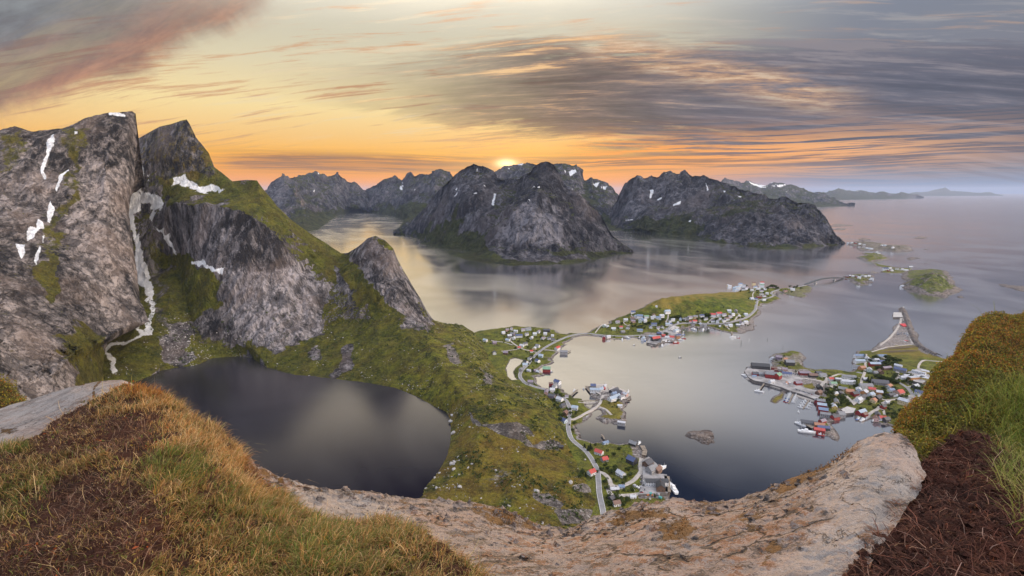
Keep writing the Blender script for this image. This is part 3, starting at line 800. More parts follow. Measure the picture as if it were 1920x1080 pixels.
far_mountain([b_sky, b_2, b_3, b_4], 200, [34, 30, 20], 110, 620, grass=[([(1100, 400), (1170, 410), (1170, 434), (1100, 434)], 14, .9)],
             snow=[([(1066, 322), (1078, 316), (1080, 322), (1070, 330)], 2, 1), ([(1058, 318), (1062, 320), (1060, 325)], 2, 1), ([(1112, 345), (1125, 340), (1120, 352)], 2, 1), ([(1125, 350), (1140, 348), (1135, 356)], 2, 1), ([(970, 308), (985, 304), (978, 310)], 2, 1)], seed=19.0, back=(900, 400), base_l=.5)
# blue ranges down the coast
p_sky = [(1340, 345, 15500), (1358, 332, 16000), (1375, 336, 16200), (1390, 340, 16500), (1400, 337, 16800), (1408, 337, 17000), (1425, 344, 17300), (1440, 347, 17500), (1452, 344, 17600), (1462, 343, 17600), (1475, 346, 17600), (1492, 346, 17500), (1508, 351, 17300), (1522, 357, 17000), (1542, 360, 16800), (1560, 368, 16300), (1580, 377, 15500), (1603, 384, 15200)]
p_2 = [(1340, 365, 14500), (1400, 362, 15000), (1460, 366, 15300), (1520, 374, 15300), (1570, 381, 15200), (1603, 384.5, 15150)]
p_3 = [(1340, 390, Z0), (1400, 389, Z0), (1460, 389, Z0), (1530, 389, Z0), (1570, 387, Z0), (1590, 386, Z0), (1603, 385, Z0)]
far_mountain([p_sky, p_2, p_3], 200, [30, 26], 200, 1300, snow=[([(1402, 340), (1440, 350), (1430, 353), (1408, 346)], 3, .9), ([(1445, 348), (1475, 346), (1465, 352)], 3, .9)], seed=23.0, back=(3000, 700), base_l=.5)
q_sky = [(1530, 366, 30000), (1545, 360, 30000), (1560, 356, 31000), (1573, 352, 32000), (1585, 356, 32000), (1600, 358, 33000), (1612, 356, 33000), (1625, 358, 33000), (1640, 362, 33000), (1655, 360, 33000), (1665, 362, 33000), (1680, 362, 34000), (1690, 358, 34000), (1705, 364, 34000), (1722, 366, 34000), (1732, 370, 34500)]
q_2 = [(1530, 374, Z0), (1580, 375, Z0), (1640, 374, Z0), (1700, 372.5, Z0), (1732, 371, Z0)]
far_mountain([q_sky, q_2], 160, [30], 220, 1800, seed=27.0, back=(4000, 600), base_l=.5)
w_sky = [(1690, 363, 60000), (1730, 359, 60000), (1760, 354, 60000), (1772, 352, 60000), (1785, 357, 60000), (1810, 358, 60000), (1830, 360, 60000), (1860, 361, 60000), (1880, 366, 60000)]
w_2 = [(1690, 367.2, Z0), (1780, 367.2, Z0), (1880, 367.2, Z0)]
far_mountain([w_sky, w_2], 120, [20], 300, 3000, seed=31.0, back=(5000, 700), base_l=.5)

# ------------------------------------------------------------------ sea, lake
def water(name, px, z, mat):
    pass


R_ = 110000.0
add_mesh('sea', np.array([(-R_, -3000, 0), (R_, -3000, 0), (R_, R_, 0), (-R_, R_, 0)]), np.array([(0, 1, 2, 3)]), M_SEA, False, kind='structure')
lk = [(20, 800), (150, 745), (280, 690), (330, 680), (400, 660), (450, 650), (520, 680), (620, 695), (720, 710), (800, 740), (860, 770), (870, 860), (820, 930), (760, 1000), (620, 1180), (300, 1180), (20, 1100)]
lk = at_z([p[0] for p in lk], [p[1] for p in lk], LK)
me = bpy.data.meshes.new('lake'); me.from_pydata([tuple(p) for p in lk], [], [tuple(range(len(lk)))]); me.update()
me.materials.append(M_LAKE)
o = bpy.data.objects.new('lake', me); COL.objects.link(o); o['kind'] = 'structure'
# ------------------------------------------------------------------ low land by the sea: coast outlines -> height fields
def fray(P, depth=3, k=.13, seed=1):
    """break a traced coastline up into coves and points"""
    r = np.random.default_rng(seed)
    P = np.asarray(P, float)
    for _ in range(depth):
        Q = np.roll(P, -1, 0); d = Q - P
        L = np.hypot(d[:, 0], d[:, 1])
        nrm = np.stack([-d[:, 1], d[:, 0]], 1)
        off = r.normal(0, k, len(P))[:, None] * nrm
        off[L < 7] *= .3
        M = (P + Q) / 2 + off
        P = np.stack([P, M], 1).reshape(-1, 2)
    return P


def land(name, coast, res, hills=(), base=3.2, rise=14.0, rough=1.0, grass=(), lite=(), brown=(), pond=None, fr=.11, seed=1, base_l=.62, beach=7.0, kind='structure', g0=.95, label=None, mat=None, smooth_in=(), brown0=.2):
    C = at_z([p[0] for p in coast], [p[1] for p in coast], 0.0)[:, :2]
    C = fray(C, 3, fr, seed)
    lo = C.min(0) - res * 4; hi = C.max(0) + res * 4
    nx = int((hi[0] - lo[0]) / res) + 1; ny = int((hi[1] - lo[1]) / res) + 1
    xs = np.linspace(lo[0], hi[0], nx); ys = np.linspace(hi[1], lo[1], ny)
    XX, YY = np.meshgrid(xs, ys)
    sd = poly_sd(XX.ravel(), YY.ravel(), C).reshape(ny, nx)
    P = np.stack([XX.ravel(), YY.ravel(), np.zeros(nx * ny)], 1)
    n = fbm(P / 34.0 + seed, 6, .55).reshape(ny, nx)
    nr = fbm(P / 15.0 + seed * 3, 5, .55, True).reshape(ny, nx)
    z = np.where(sd > 0, base * (1 - np.exp(-np.maximum(sd, 0) / rise)), sd * .35)
    amp = sstep(sd, -2, 12)
    z = z + n * 1.7 * rough * amp + nr * .9 * rough * sstep(sd, -8, 4) * sstep(sd, 40, 14)
    for (hx, hy, hz, rx, ry, rot, pw, hr) in hills:
        c = at_z(hx, hy, hz * .5)
        dx, dy = XX - c[0], YY - c[1]
        a = rad(rot); ux = dx * math.cos(a) + dy * math.sin(a); uy = -dx * math.sin(a) + dy * math.cos(a)
        q = (np.abs(ux / rx) ** pw + np.abs(uy / ry) ** pw)
        bell = np.clip(1 - q, 0, 1) ** 1.1
        z = z + hz * bell * sstep(sd, -6, 25 + hz * 1.6) * (1 + hr * n * .8) + bell * nr * hr * 3.0
    if pond is not None:
        Q = at_z([p[0] for p in pond], [p[1] for p in pond], 2.0)[:, :2]
        k = sstep(poly_sd(XX.ravel(), YY.ravel(), Q).reshape(ny, nx), -6, 3)
        z = z * (1 - k) + (-.5) * k
    G = np.stack([XX, YY, z], -1)
    F = grid_faces(ny, nx)
    zf = z.ravel()[F].max(1)
    F = F[zf > -2.0]
    used = np.unique(F); mp = np.full(nx * ny, -1); mp[used] = np.arange(len(used))
    V = G.reshape(-1, 3)[used]; F = mp[F]
    keep(V, F)
    g = sstep(sd + n * 8 + nr * 3, beach * .6, beach * 1.6) * g0
    g = g * (1 - .5 * sstep(n + nr * .3, .25, .55) * rough)
    px, py = project(V)
    j = (fbm(V / 25.0, 4) * 2, fbm(V / 25.0 + 31, 4) * 2)
    gg = paint_polys(px, py, g.ravel()[used], grass, j)
    wet = sstep(V[:, 2], 1.0, .2)
    ll = paint_polys(px, py, np.full(len(V), base_l), lite, j) * (1 - wet * .8)
    bb = paint_polys(px, py, np.full(len(V), brown0), brown, j)
    pt = np.stack([gg * (1 - wet), np.zeros(len(V)), ll, bb], 1)
    o = add_mesh(name, V, F, mat or M_SHORE, attrs={'paint': pt}, kind=kind)
    if label:
        o['label'] = label
    return o


near_coast = [(840, 625), (870, 622), (905, 620), (935, 616), (962, 611), (1000, 614), (1032, 617), (1044, 620), (1050, 626), (1064, 627), (1080, 625), (1100, 625.5), (1100, 629.5), (1083, 631), (1068, 639), (1057, 649), (1050, 656), (1042, 666), (1034, 674), (1037, 681), (1014, 690), (1008, 698), (1022, 703), (1002, 707), (1014, 727),
              (1030, 729), (1046, 727), (1058, 736), (1070, 741), (1076, 747), (1090, 748), (1096, 756), (1100, 762), (1106, 766), (1117, 758), (1121, 748), (1108, 742), (1098, 729), (1106, 724), (1120, 722), (1138, 725), (1140, 733), (1152, 728), (1168, 736), (1182, 742), (1182, 750), (1170, 755), (1166, 768), (1172, 788), (1164, 797),
              (1148, 792), (1132, 793), (1119, 785), (1130, 777), (1129, 770), (1120, 768), (1104, 783), (1090, 793), (1084, 806), (1086, 822), (1112, 831), (1128, 826), (1152, 832), (1180, 830), (1190, 828), (1196, 836), (1206, 846), (1212, 860), (1222, 868), (1236, 878), (1236, 893), (1252, 896), (1254, 932), (1240, 960), (1230, 1060), (1000, 1060), (1030, 880), (1000, 760), (900, 690), (850, 650)]
pond = [(948, 688), (956, 672), (966, 669), (982, 673), (979, 680), (968, 688), (963, 696), (966, 706), (972, 711), (960, 712), (951, 704)]
land('near_shore', near_coast, 3.0, base=4.0, pond=pond, seed=3, rough=.8,
     hills=[(1140, 747, 3, 60, 40, 0, 2, .6), (1145, 790, 3, 60, 26, 0, 2, .8), (985, 622, 8, 160, 70, 0, 2, .3)],
     grass=[([(1098, 735), (1120, 742), (1110, 722), (1180, 735), (1180, 755), (1150, 752), (1125, 750)], 6, .08), ([(1130, 755), (1160, 755), (1162, 780), (1135, 772)], 6, .8), ([(1120, 783), (1172, 783), (1168, 798), (1125, 796)], 4, .05),
            ([(1196, 870), (1240, 880), (1252, 935), (1195, 935), (1205, 900)], 6, .06), ([(1185, 835), (1210, 848), (1205, 862), (1185, 855)], 5, .1), ([(1035, 735), (1075, 740), (1098, 755), (1090, 800), (1060, 800)], 6, .75)],
     brown=[([(1120, 742), (1182, 742), (1172, 790), (1120, 785)], 10, .6)], lite=[([(1196, 870), (1254, 890), (1252, 935), (1190, 935)], 8, .5)])

hill_coast = [(1094, 626), (1108, 620), (1122, 612), (1150, 600), (1178, 590), (1198, 580), (1215, 570), (1232, 562), (1262, 556), (1300, 552), (1350, 548), (1395, 545), (1430, 542), (1455, 541), (1466, 543), (1478, 542), (1500, 537), (1514, 536), (1522, 543), (1520, 548), (1508, 550), (1512, 556), (1506, 559), (1485, 555), (1470, 549), (1460, 548), (1452, 552), (1461, 562),
              (1450, 568), (1428, 572), (1426, 582), (1422, 592), (1413, 602), (1419, 610), (1412, 620), (1395, 625), (1370, 625), (1352, 621), (1338, 616), (1325, 613), (1310, 615), (1296, 613), (1278, 617), (1280, 627), (1282, 635), (1262, 642), (1243, 644), (1228, 650), (1212, 646), (1216, 640), (1200, 636), (1180, 632), (1166, 637), (1150, 636), (1132, 638), (1128, 632), (1112, 630), (1098, 629.5)]
land('grassy_hill', hill_coast, 3.6, base=4.2, seed=9, rough=.7, fr=.07,
     hills=[(1290, 578, 52, 265, 165, 2, 2.0, .35), (1350, 566, 16, 180, 110, 0, 2, .4), (1215, 596, 11, 190, 70, 20, 2, .3), (1440, 545, 7, 120, 60, 0, 2, .5), (1495, 546, 5, 70, 40, 0, 2, 1.0)],
     grass=[([(1466, 542), (1522, 536), (1522, 560), (1470, 556)], 5, .5), ([(1405, 600), (1425, 580), (1420, 620), (1385, 628), (1380, 615)], 4, .05), ([(1200, 628), (1285, 612), (1285, 645), (1210, 652)], 5, .05)],
     brown=[([(1200, 575), (1262, 540), (1390, 535), (1400, 556), (1290, 558), (1230, 580)], 14, 1.0), ([(1300, 566), (1400, 560), (1400, 590), (1300, 590)], 14, .02)], g0=.97)

town_coast = [(1394, 702), (1398, 694), (1408, 684), (1424, 682), (1440, 686), (1450, 688), (1446, 680), (1443, 670), (1452, 663), (1470, 661), (1485, 657), (1500, 660), (1510, 672), (1503, 682), (1512, 690), (1530, 693), (1552, 692), (1575, 694), (1592, 697), (1603, 690), (1600, 672), (1604, 664), (1606, 658), (1622, 657), (1634, 656), (1645, 646), (1655, 640), (1667, 634), (1673, 625), (1673, 615),
              (1680, 608), (1688, 606), (1690, 598), (1683, 597), (1675, 597), (1675, 588), (1687, 588), (1686, 582), (1692, 578), (1700, 583), (1706, 600), (1713, 620), (1720, 640), (1731, 654), (1748, 663), (1770, 672), (1790, 676), (1830, 690), (1840, 760), (1760, 800), (1700, 812), (1680, 804), (1664, 796), (1655, 797), (1646, 794), (1638, 792), (1634, 785), (1620, 792), (1604, 790), (1600, 778), (1590, 775),
              (1580, 785), (1568, 789), (1558, 795), (1566, 806), (1574, 818), (1570, 828), (1560, 824), (1552, 818), (1537, 816), (1533, 808), (1526, 803), (1534, 795), (1545, 790), (1548, 784), (1540, 776), (1535, 764), (1529, 755), (1520, 751), (1500, 743), (1485, 738), (1474, 735), (1470, 742), (1462, 752), (1453, 757), (1444, 753), (1447, 747), (1462, 738), (1466, 732), (1450, 727), (1432, 722), (1412, 718), (1402, 712)]
land('town_shore', town_coast, 3.0, base=3.6, seed=21, rough=.5, fr=.05, g0=.9,
     hills=[(1483, 672, 8, 62, 50, 0, 2, 1.0), (1690, 690, 5, 140, 60, 0, 2, .3), (1580, 725, 4, 120, 60, 0, 2, .3)],
     grass=[([(1394, 702), (1420, 680), (1475, 690), (1545, 700), (1560, 720), (1545, 745), (1500, 742), (1462, 734), (1400, 715)], 5, .04), ([(1630, 656), (1675, 612), (1690, 585), (1715, 645), (1690, 648)], 4, .02), ([(1700, 583), (1735, 655), (1760, 668), (1725, 660)], 4, .02),
            ([(1440, 664), (1505, 660), (1508, 682), (1450, 686)], 6, .42), ([(1505, 722), (1524, 717), (1528, 728), (1512, 734)], 2, 1.0), ([(1530, 706), (1548, 707), (1545, 716), (1532, 715)], 2, 1.0),
            ([(1446, 752), (1466, 736), (1472, 740), (1456, 756)], 3, .8), ([(1530, 755), (1550, 752), (1560, 785), (1545, 790)], 5, .2), ([(1528, 800), (1575, 800), (1570, 828), (1540, 816)], 5, .35), ([(1695, 700), (1740, 697), (1745, 725), (1700, 720)], 3, .15),
            ([(1700, 745), (1722, 745), (1720, 775), (1695, 770)], 3, .1), ([(1570, 765), (1605, 765), (1600, 780), (1575, 785)], 4, .15)],
     brown=[([(1660, 646), (1715, 646), (1770, 672), (1690, 668), (1640, 668)], 8, .75), ([(1505, 722), (1524, 717), (1528, 728), (1512, 734)], 2, .7), ([(1446, 752), (1466, 736), (1472, 740), (1456, 756)], 3, .7)],
     lite=[([(1630, 656), (1675, 612), (1690, 585), (1715, 645), (1690, 648)], 4, .75), ([(1394, 702), (1420, 680), (1545, 700), (1545, 745), (1462, 734)], 5, .7)])

# islands and skerries out to sea
land('island', [(1688, 537), (1694, 525), (1692, 513), (1700, 507), (1740, 504), (1775, 508), (1782, 516), (1779, 525), (1790, 537), (1796, 549), (1778, 554), (1755, 555), (1736, 553), (1714, 546)], 4.0, base=5, seed=31, rough=1.3, fr=.09,
     hills=[(1728, 528, 40, 200, 230, -10, 2.0, .9), (1768, 522, 22, 110, 120, 0, 2, 1.2), (1745, 540, 12, 120, 80, 0, 2, 1.0)], g0=.55, beach=16, base_l=.42, brown0=.05)
land('island', [(1579, 521), (1592, 516.5), (1615, 514), (1632, 516), (1640, 522.5), (1634, 530), (1627, 535), (1612, 534), (1595, 528)], 3.5, base=5, seed=32, rough=1.2, hills=[(1612, 525, 15, 110, 80, 0, 2, 1.2)], g0=.55, beach=9, base_l=.5)
land('skerry', [(1627, 512), (1637, 508.5), (1647, 511), (1640, 513)], 3.5, base=5, seed=33, rough=1.0, g0=.4, beach=6)
land('spit', [(1634, 493), (1645, 494), (1660, 498), (1680, 502), (1700, 503), (1712, 504), (1705, 511), (1690, 512.5), (1665, 512.5), (1650, 511), (1652, 508), (1660, 507.5), (1655, 501.5), (1640, 498.5)], 3.5, base=3.2, seed=34, rough=.7, g0=.6, beach=6, fr=.05)
land('island', [(1610, 482), (1617, 476.5), (1640, 474.5), (1656, 478), (1657, 482), (1669, 486), (1655, 489), (1640, 492), (1628, 491.5), (1618, 487)], 4.5, base=5, seed=35, rough=1.2, hills=[(1632, 484, 16, 130, 110, 0, 2, 1.1)], g0=.6, beach=9, base_l=.5)
land('island', [(1586, 456), (1600, 453.5), (1635, 453.5), (1640, 458), (1668, 459.5), (1700, 460.5), (1712, 467), (1705, 471), (1675, 473.5), (1660, 470), (1640, 471.5), (1612, 470), (1606, 466), (1625, 462.5), (1604, 461), (1588, 459.5)], 6.0, base=6, seed=36, rough=1.5, hills=[(1685, 466, 20, 170, 130, 0, 2, 1.1), (1622, 457, 16, 150, 90, 0, 2, 1.0)], g0=.42, beach=14, base_l=.45)
for k, (c, rs) in enumerate([([(1609, 449.5), (1616, 447), (1626, 448), (1633, 450.5), (1620, 451.5)], 6), ([(1712, 446), (1722, 443.8), (1738, 445), (1737, 447), (1720, 447.2)], 6), ([(1731, 467.5), (1738, 467), (1738, 468.6)], 4), ([(1700, 486), (1707, 483), (1714, 483), (1711, 487.5), (1702, 488)], 4), ([(1716, 483), (1725, 483.4), (1724, 485), (1717, 484.6)], 4),
                             ([(1735, 493), (1742, 492.5), (1742, 494.8)], 4), ([(1795, 556), (1802, 554.5), (1804, 558.5), (1797, 558)], 3), ([(1762, 556.5), (1775, 555.5), (1776, 558), (1764, 558.5)], 3), ([(1872, 533), (1880, 532.5), (1898, 536), (1925, 536), (1960, 540), (1960, 549), (1925, 548), (1900, 541), (1880, 537)], 4),
                             ([(1545, 424), (1562, 420), (1580, 421), (1570, 424.5)], 7), ([(1556, 430), (1575, 427.5), (1586, 428.5), (1572, 431.5)], 7), ([(1700, 400), (1560, 400), (1570, 398.8)], 9)][:11]):
    land('skerry', c, rs, base=4.5, seed=50 + k, rough=1.4, g0=.12, beach=10, rise=9, base_l=.42)
land('skerry', [(1286, 818), (1290, 811), (1300, 808), (1312, 808), (1322, 806), (1334, 808), (1336, 814), (1337, 830), (1328, 834), (1316, 832), (1306, 824), (1296, 822)], 1.0, base=.7, rise=6, seed=71, rough=.9, g0=.3, beach=6, fr=.14, base_l=.34, brown0=.8, hills=[(1326, 826, 3.4, 20, 9, -20, 2, 1), (1298, 816, 2.6, 14, 9, 0, 2, 1), (1326, 812, 2.4, 12, 7, 0, 2, 1)])

# ------------------------------------------------------------------ something to stand things on
_V, _F, _o = [], [], 0
for v, f in GROUND:
    _V.append(v); _F.append(f + _o); _o += len(v)
_V = np.concatenate(_V); _F = np.concatenate(_F)
# only what is low and near matters here
_m = (_V[_F].reshape(len(_F), 4, 3)[:, :, 2].min(1) < 70)
BVH = BVHTree.FromPolygons(_V.tolist(), _F[_m].tolist())
ORIGIN = Vector((0, 0, H))


def stand(px, py, sea=False):
    d = Vector(rays(px, py).tolist()).normalized()
    h = None if sea else BVH.ray_cast(ORIGIN, d)[0]
    s = ORIGIN + d * (-H / d.z)
    if h is None or (h.z < 0.0):
        h = s
    return h


def drop(x, y, top=120.0):
    h = BVH.ray_cast(Vector((x, y, top)), Vector((0, 0, -1)))[0]
    return max(h.z if h else 0.0, 0.0)


def smooth_line(P, n):
    P = np.asarray(P, float)
    Q = np.vstack([2 * P[0] - P[1], P, 2 * P[-1] - P[-2]])
    out = []
    for k in range(1, len(Q) - 2):
        for t in np.linspace(0, 1, n, endpoint=False):
            a, b, c, d = Q[k - 1], Q[k], Q[k + 1], Q[k + 2]
            out.append(.5 * (2 * b + (c - a) * t + (2 * a - 5 * b + 4 * c - d) * t * t + (3 * b - a - 3 * c + d) * t ** 3))
    out.append(Q[-2])
    return np.array(out)


M_ROAD = plain('asphalt', (.20, .195, .20), .85, var=.10, scale=.15)
M_GRAVEL = plain('gravel track', (.36, .33, .30), .9, var=.15, scale=.2)
M_YARD = plain('gravel yard', (.26, .25, .25), .9, var=.28, scale=.06)
M_CONC = plain('concrete', (.40, .385, .37), .8, var=.14, scale=.3)
M_QUAYSIDE = plain('stone quay wall', (.13, .12, .115), .9, var=.3, scale=.6)
M_MARK = plain('road paint', (.75, .74, .70), .7, var=.05)


def road(name, pts, w, mat, lift=.35, line=False, samples=9):
    W = np.array([stand(*p) for p in pts])[:, :2]
    L = smooth_line(W, samples)
    t = np.gradient(L, axis=0); t /= np.linalg.norm(t, axis=1)[:, None] + 1e-9
    nrm = np.stack([-t[:, 1], t[:, 0]], 1)
    zc = np.array([max(drop(x, y), 1.6) for x, y in L])
    zl = np.array([max(drop(*(p + n * w / 2)), drop(*(p - n * w / 2))) for p, n in zip(L, nrm)])
    z = np.maximum(zc, zl)
    for _ in range(4):
        z = np.convolve(np.pad(z, 2, 'edge'), np.ones(5) / 5, 'valid')
    z = np.maximum(z, zc) + lift
    V, F = [], []
    for i, (p, n) in enumerate(zip(L, nrm)):
        a, b = p + n * w / 2, p - n * w / 2
        a2, b2 = p + n * (w / 2 + 1.5), p - n * (w / 2 + 1.5)
        V += [(a2[0], a2[1], z[i] - 2.6), (a[0], a[1], z[i]), (b[0], b[1], z[i]), (b2[0], b2[1], z[i] - 2.6)]
        if i:
            k = 4 * i
            F += [(k - 4 + j, k - 3 + j, k + 1 + j, k + j) for j in range(3)]
    o = add_mesh(name, np.array(V), np.array(F)[:, ::-1], mat, False, kind='structure')
    if line:
        V, F = [], []
        for i, (p, n) in enumerate(zip(L, nrm)):
            for s in (-1, 1):
                q = p + n * s * (w / 2 - .45)
                V += [(*(q + n * .12), z[i] + .02), (*(q - n * .12), z[i] + .02)]
            if i:
                k = 4 * i
                F += [(k - 4, k - 3, k + 1, k), (k - 2, k - 1, k + 3, k + 2)]
        add_mesh('road_marking', np.array(V), np.array(F)[:, ::-1], M_MARK, False, kind='structure')
    return L, z


road('road', [(1134, 980), (1130, 955), (1124, 925), (1122, 900), (1120, 882), (1110, 862), (1098, 846), (1086, 836), (1074, 826), (1068, 815), (1065, 800), (1067, 785), (1068, 768), (1064, 755), (1056, 746), (1044, 739), (1032, 733), (1015, 729), (1000, 724), (986, 719), (977, 710), (975, 702), (980, 693), (990, 683), (998, 672), (1008, 662), (1020, 653), (1034, 645), (1050, 637), (1066, 631), (1082, 627), (1098, 626), (1116, 627), (1135, 629), (1160, 630), (1190, 629), (1220, 629), (1240, 623), (1255, 614), (1268, 608), (1285, 606), (1310, 606), (1335, 607), (1355, 607), (1375, 603), (1392, 598), (1406, 591), (1416, 581), (1418, 570), (1422, 563), (1436, 560), (1450, 555), (1446, 549), (1456, 545), (1480, 541), (1500, 537.5), (1511, 534.5)], 7.5, M_ROAD, line=True)
for pts, w in [
    ([(1120, 884), (1132, 888), (1142, 898), (1146, 908), (1155, 912), (1170, 910), (1186, 902), (1196, 892), (1202, 884)], 6),
    ([(1146, 908), (1141, 918), (1148, 928), (1170, 929), (1200, 926), (1228, 920)], 6), ([(1202, 884), (1201, 870), (1203, 860)], 6), ([(1202, 886), (1214, 893), (1232, 898), (1250, 899)], 7),
    ([(1068, 787), (1080, 785), (1098, 775), (1112, 767), (1122, 760), (1127, 752), (1131, 743), (1142, 741)], 5), ([(1124, 763), (1136, 768), (1147, 778)], 4), ([(1084, 754.5), (1122, 752.5)], 2.2),
    ([(1010, 662), (996, 658), (982, 655), (972, 650), (964, 645), (957, 639), (958, 634), (962, 633)], 4), ([(962, 647), (945, 642), (930, 640), (918, 638)], 3), ([(970, 655), (955, 657), (940, 658.5)], 3), ([(1048, 640), (1035, 636), (1022, 632)], 3), ([(1020, 656), (1034, 657), (1046, 660)], 4),
    ([(1116, 624), (1124, 614), (1130, 609)], 3.5), ([(1240, 623), (1234, 617), (1236, 612)], 4), ([(1247, 605), (1252, 597), (1253, 588)], 3), ([(1170, 600), (1170, 606), (1176, 610), (1182, 609)], 3), ([(1183, 590), (1186, 594), (1192, 597), (1210, 598)], 3),
    ([(1326, 606), (1332, 600), (1340, 595), (1352, 593)], 3), ([(1377, 602), (1380, 596), (1386, 590), (1380, 586)], 3), ([(1355, 607), (1362, 611), (1368, 618)], 3.5), ([(1420, 563), (1412, 557), (1412, 550), (1416, 545)], 3.5), ([(1416, 545), (1424, 540), (1422, 534)], 3), ([(1450, 556), (1440, 559)], 3),
    # the town
    ([(1490, 742), (1530, 752), (1545, 748)], 6), ([(1545, 704), (1550, 712), (1540, 722), (1536, 735)], 6), ([(1545, 720), (1562, 726), (1578, 735), (1592, 748), (1598, 755)], 6), ([(1545, 720), (1556, 708), (1568, 703), (1580, 702), (1612, 709)], 4), ([(1624, 664), (1623, 680), (1622, 695), (1616, 712), (1613, 730), (1608, 745), (1598, 755)], 4.5), ([(1606, 698), (1622, 701)], 8),
    ([(1598, 756), (1615, 742), (1625, 736), (1640, 741), (1655, 749), (1668, 750), (1690, 747)], 4.5), ([(1668, 750), (1655, 757), (1645, 767), (1632, 775), (1624, 783)], 6), ([(1645, 766), (1655, 768), (1659, 778)], 4), ([(1682, 716), (1692, 721), (1702, 728), (1710, 738), (1716, 748), (1724, 757), (1728, 764)], 7), ([(1702, 726), (1714, 723), (1724, 720)], 5), ([(1690, 747), (1704, 743), (1712, 741)], 6),
    ([(1634, 660), (1660, 652), (1690, 648), (1712, 646)], 4), ([(1724, 682), (1722, 690), (1730, 698), (1745, 710), (1760, 720)], 4), ([(1724, 682), (1732, 676), (1750, 677), (1775, 679)], 4), ([(1682, 695), (1684, 706), (1678, 713)], 6), ([(1692, 590), (1698, 605), (1705, 625), (1711, 645)], 5), ([(1650, 648), (1670, 632), (1686, 610), (1690, 596)], 5),
    ([(1400, 710), (1430, 717), (1465, 728), (1478, 726), (1500, 735)], 6), ([(1480, 708), (1500, 709), (1525, 712), (1545, 716)], 6), ([(1494, 733), (1490, 722), (1498, 713)], 8)]:
    road('road' if w >= 6 else 'path', pts, w, M_ROAD if w >= 6.5 else M_GRAVEL)


def slab(name, pts, top, thick, mat, sides=None, kind='structure', parent=None, label=None, cat=None, px=True):
    """a flat yard or quay with real edges"""
    W = [tuple(stand(*p, sea=True)[:2]) for p in pts] if px else pts
    n = len(W)
    V = [(x, y, top) for x, y in W] + [(x, y, top - thick) for x, y in W]
    a = sum(W[i][0] * W[(i + 1) % n][1] - W[(i + 1) % n][0] * W[i][1] for i in range(n))
    order = list(range(n)) if a > 0 else list(range(n))[::-1]
    me = bpy.data.meshes.new(name)
    F = [tuple(order)] + [(order[(i + 1) % n], order[i], order[i] + n, order[(i + 1) % n] + n) for i in range(n)]
    me.from_pydata(V, [], F); me.update()
    me.materials.append(mat); me.materials.append(sides or mat)
    for p in me.polygons[1:]:
        p.material_index = 1
    o = bpy.data.objects.new(name, me); COL.objects.link(o)
    if kind:
        o['kind'] = kind
    if label:
        o['label'] = label; o['category'] = cat
    if parent:
        o.parent = parent
    return o


for nm, pts, top, mt in [
    ('quay', [(1396, 700), (1409, 684), (1440, 690), (1480, 697), (1500, 712), (1482, 724), (1466, 731), (1450, 726), (1432, 721), (1412, 717), (1403, 711)], 5.0, M_YARD),
    ('quay', [(1466, 731), (1482, 722), (1500, 712), (1545, 716), (1540, 744), (1530, 754), (1500, 743), (1478, 736)], 5.2, M_YARD),
    ('quay', [(1212, 645), (1218, 636), (1236, 626), (1262, 618), (1272, 618), (1277, 623), (1266, 632), (1258, 640), (1242, 643), (1229, 649)], 4.6, M_YARD),
    ('quay', [(1204, 868), (1216, 862), (1240, 884), (1232, 894), (1250, 896), (1252, 931), (1196, 934), (1204, 915), (1205, 895)], 5.4, M_YARD),
    ('quay', [(1674, 597), (1675, 588), (1690, 588), (1692, 597)], 4.4, M_CONC),
    ('quay', [(1110, 736), (1109, 724), (1138, 724), (1140, 736), (1150, 728), (1172, 736), (1182, 746), (1172, 753), (1140, 752), (1124, 744)], 5.0, M_GRAVEL),
    ('parking_area', [(1252, 622), (1262, 614), (1274, 617), (1266, 624)], 6.2, M_CONC), ('schoolyard', [(1700, 705), (1722, 697), (1736, 700), (1745, 716), (1728, 726), (1712, 722)], 9.0, M_YARD), ('yard', [(1696, 757), (1707, 746), (1724, 752), (1728, 764), (1712, 770), (1700, 768)], 6.4, M_YARD),
    ('quay', [(1576, 772), (1588, 766), (1604, 770), (1600, 778), (1586, 779)], 4.4, M_CONC), ('yard', [(1594, 757), (1606, 750), (1612, 756), (1600, 765)], 5.6, M_GRAVEL)]:
    slab(nm, pts, top, 7.0, mt, M_QUAYSIDE)
# grass pitch by the harbour, its white touchlines
slab('grass_pitch', [(1504, 722), (1508, 716), (1526, 719), (1521, 731)], 5.5, .4, plain('mown grass', (.125, .13, .022), .9, var=.2, scale=.2))
slab('grass_verge', [(1528, 712), (1530, 705.5), (1550, 707), (1543, 716.5)], 5.5, .4, plain('green lawn', (.085, .125, .02), .9, var=.2, scale=.2))
# ------------------------------------------------------------------ the summit we stand on
FG = []


def near_sheet(name, rows, nu, nvs, mat, amp, s, fine=.012, blur=4, ridged=.3, seed=0.0, paintf=None, drop_=(.5, 1.6)):
    G = loft([back_of(rows[0], drop_[0] * 2.4, drop_[1] * 3.4, -1e9), back_of(rows[0], drop_[0], drop_[1], -1e9)] + rows, nu, [6, 8] + nvs, blur)
    G, n = relief(G, amp, s, 1.0, 6, 0, ridged, seed=seed)
    if fine:
        G, _ = relief(G, fine, s * .16, 1.0, 5, 0, .5, seed=seed + 5)
    pt = paintf(G, n) if paintf else np.tile([1., 0, .5, .3], (G.shape[0] * G.shape[1], 1))
    o = add_mesh(name, G.reshape(-1, 3), grid_faces(*G.shape[:2]), mat, attrs={'paint': pt}, kind='structure')
    return G, o


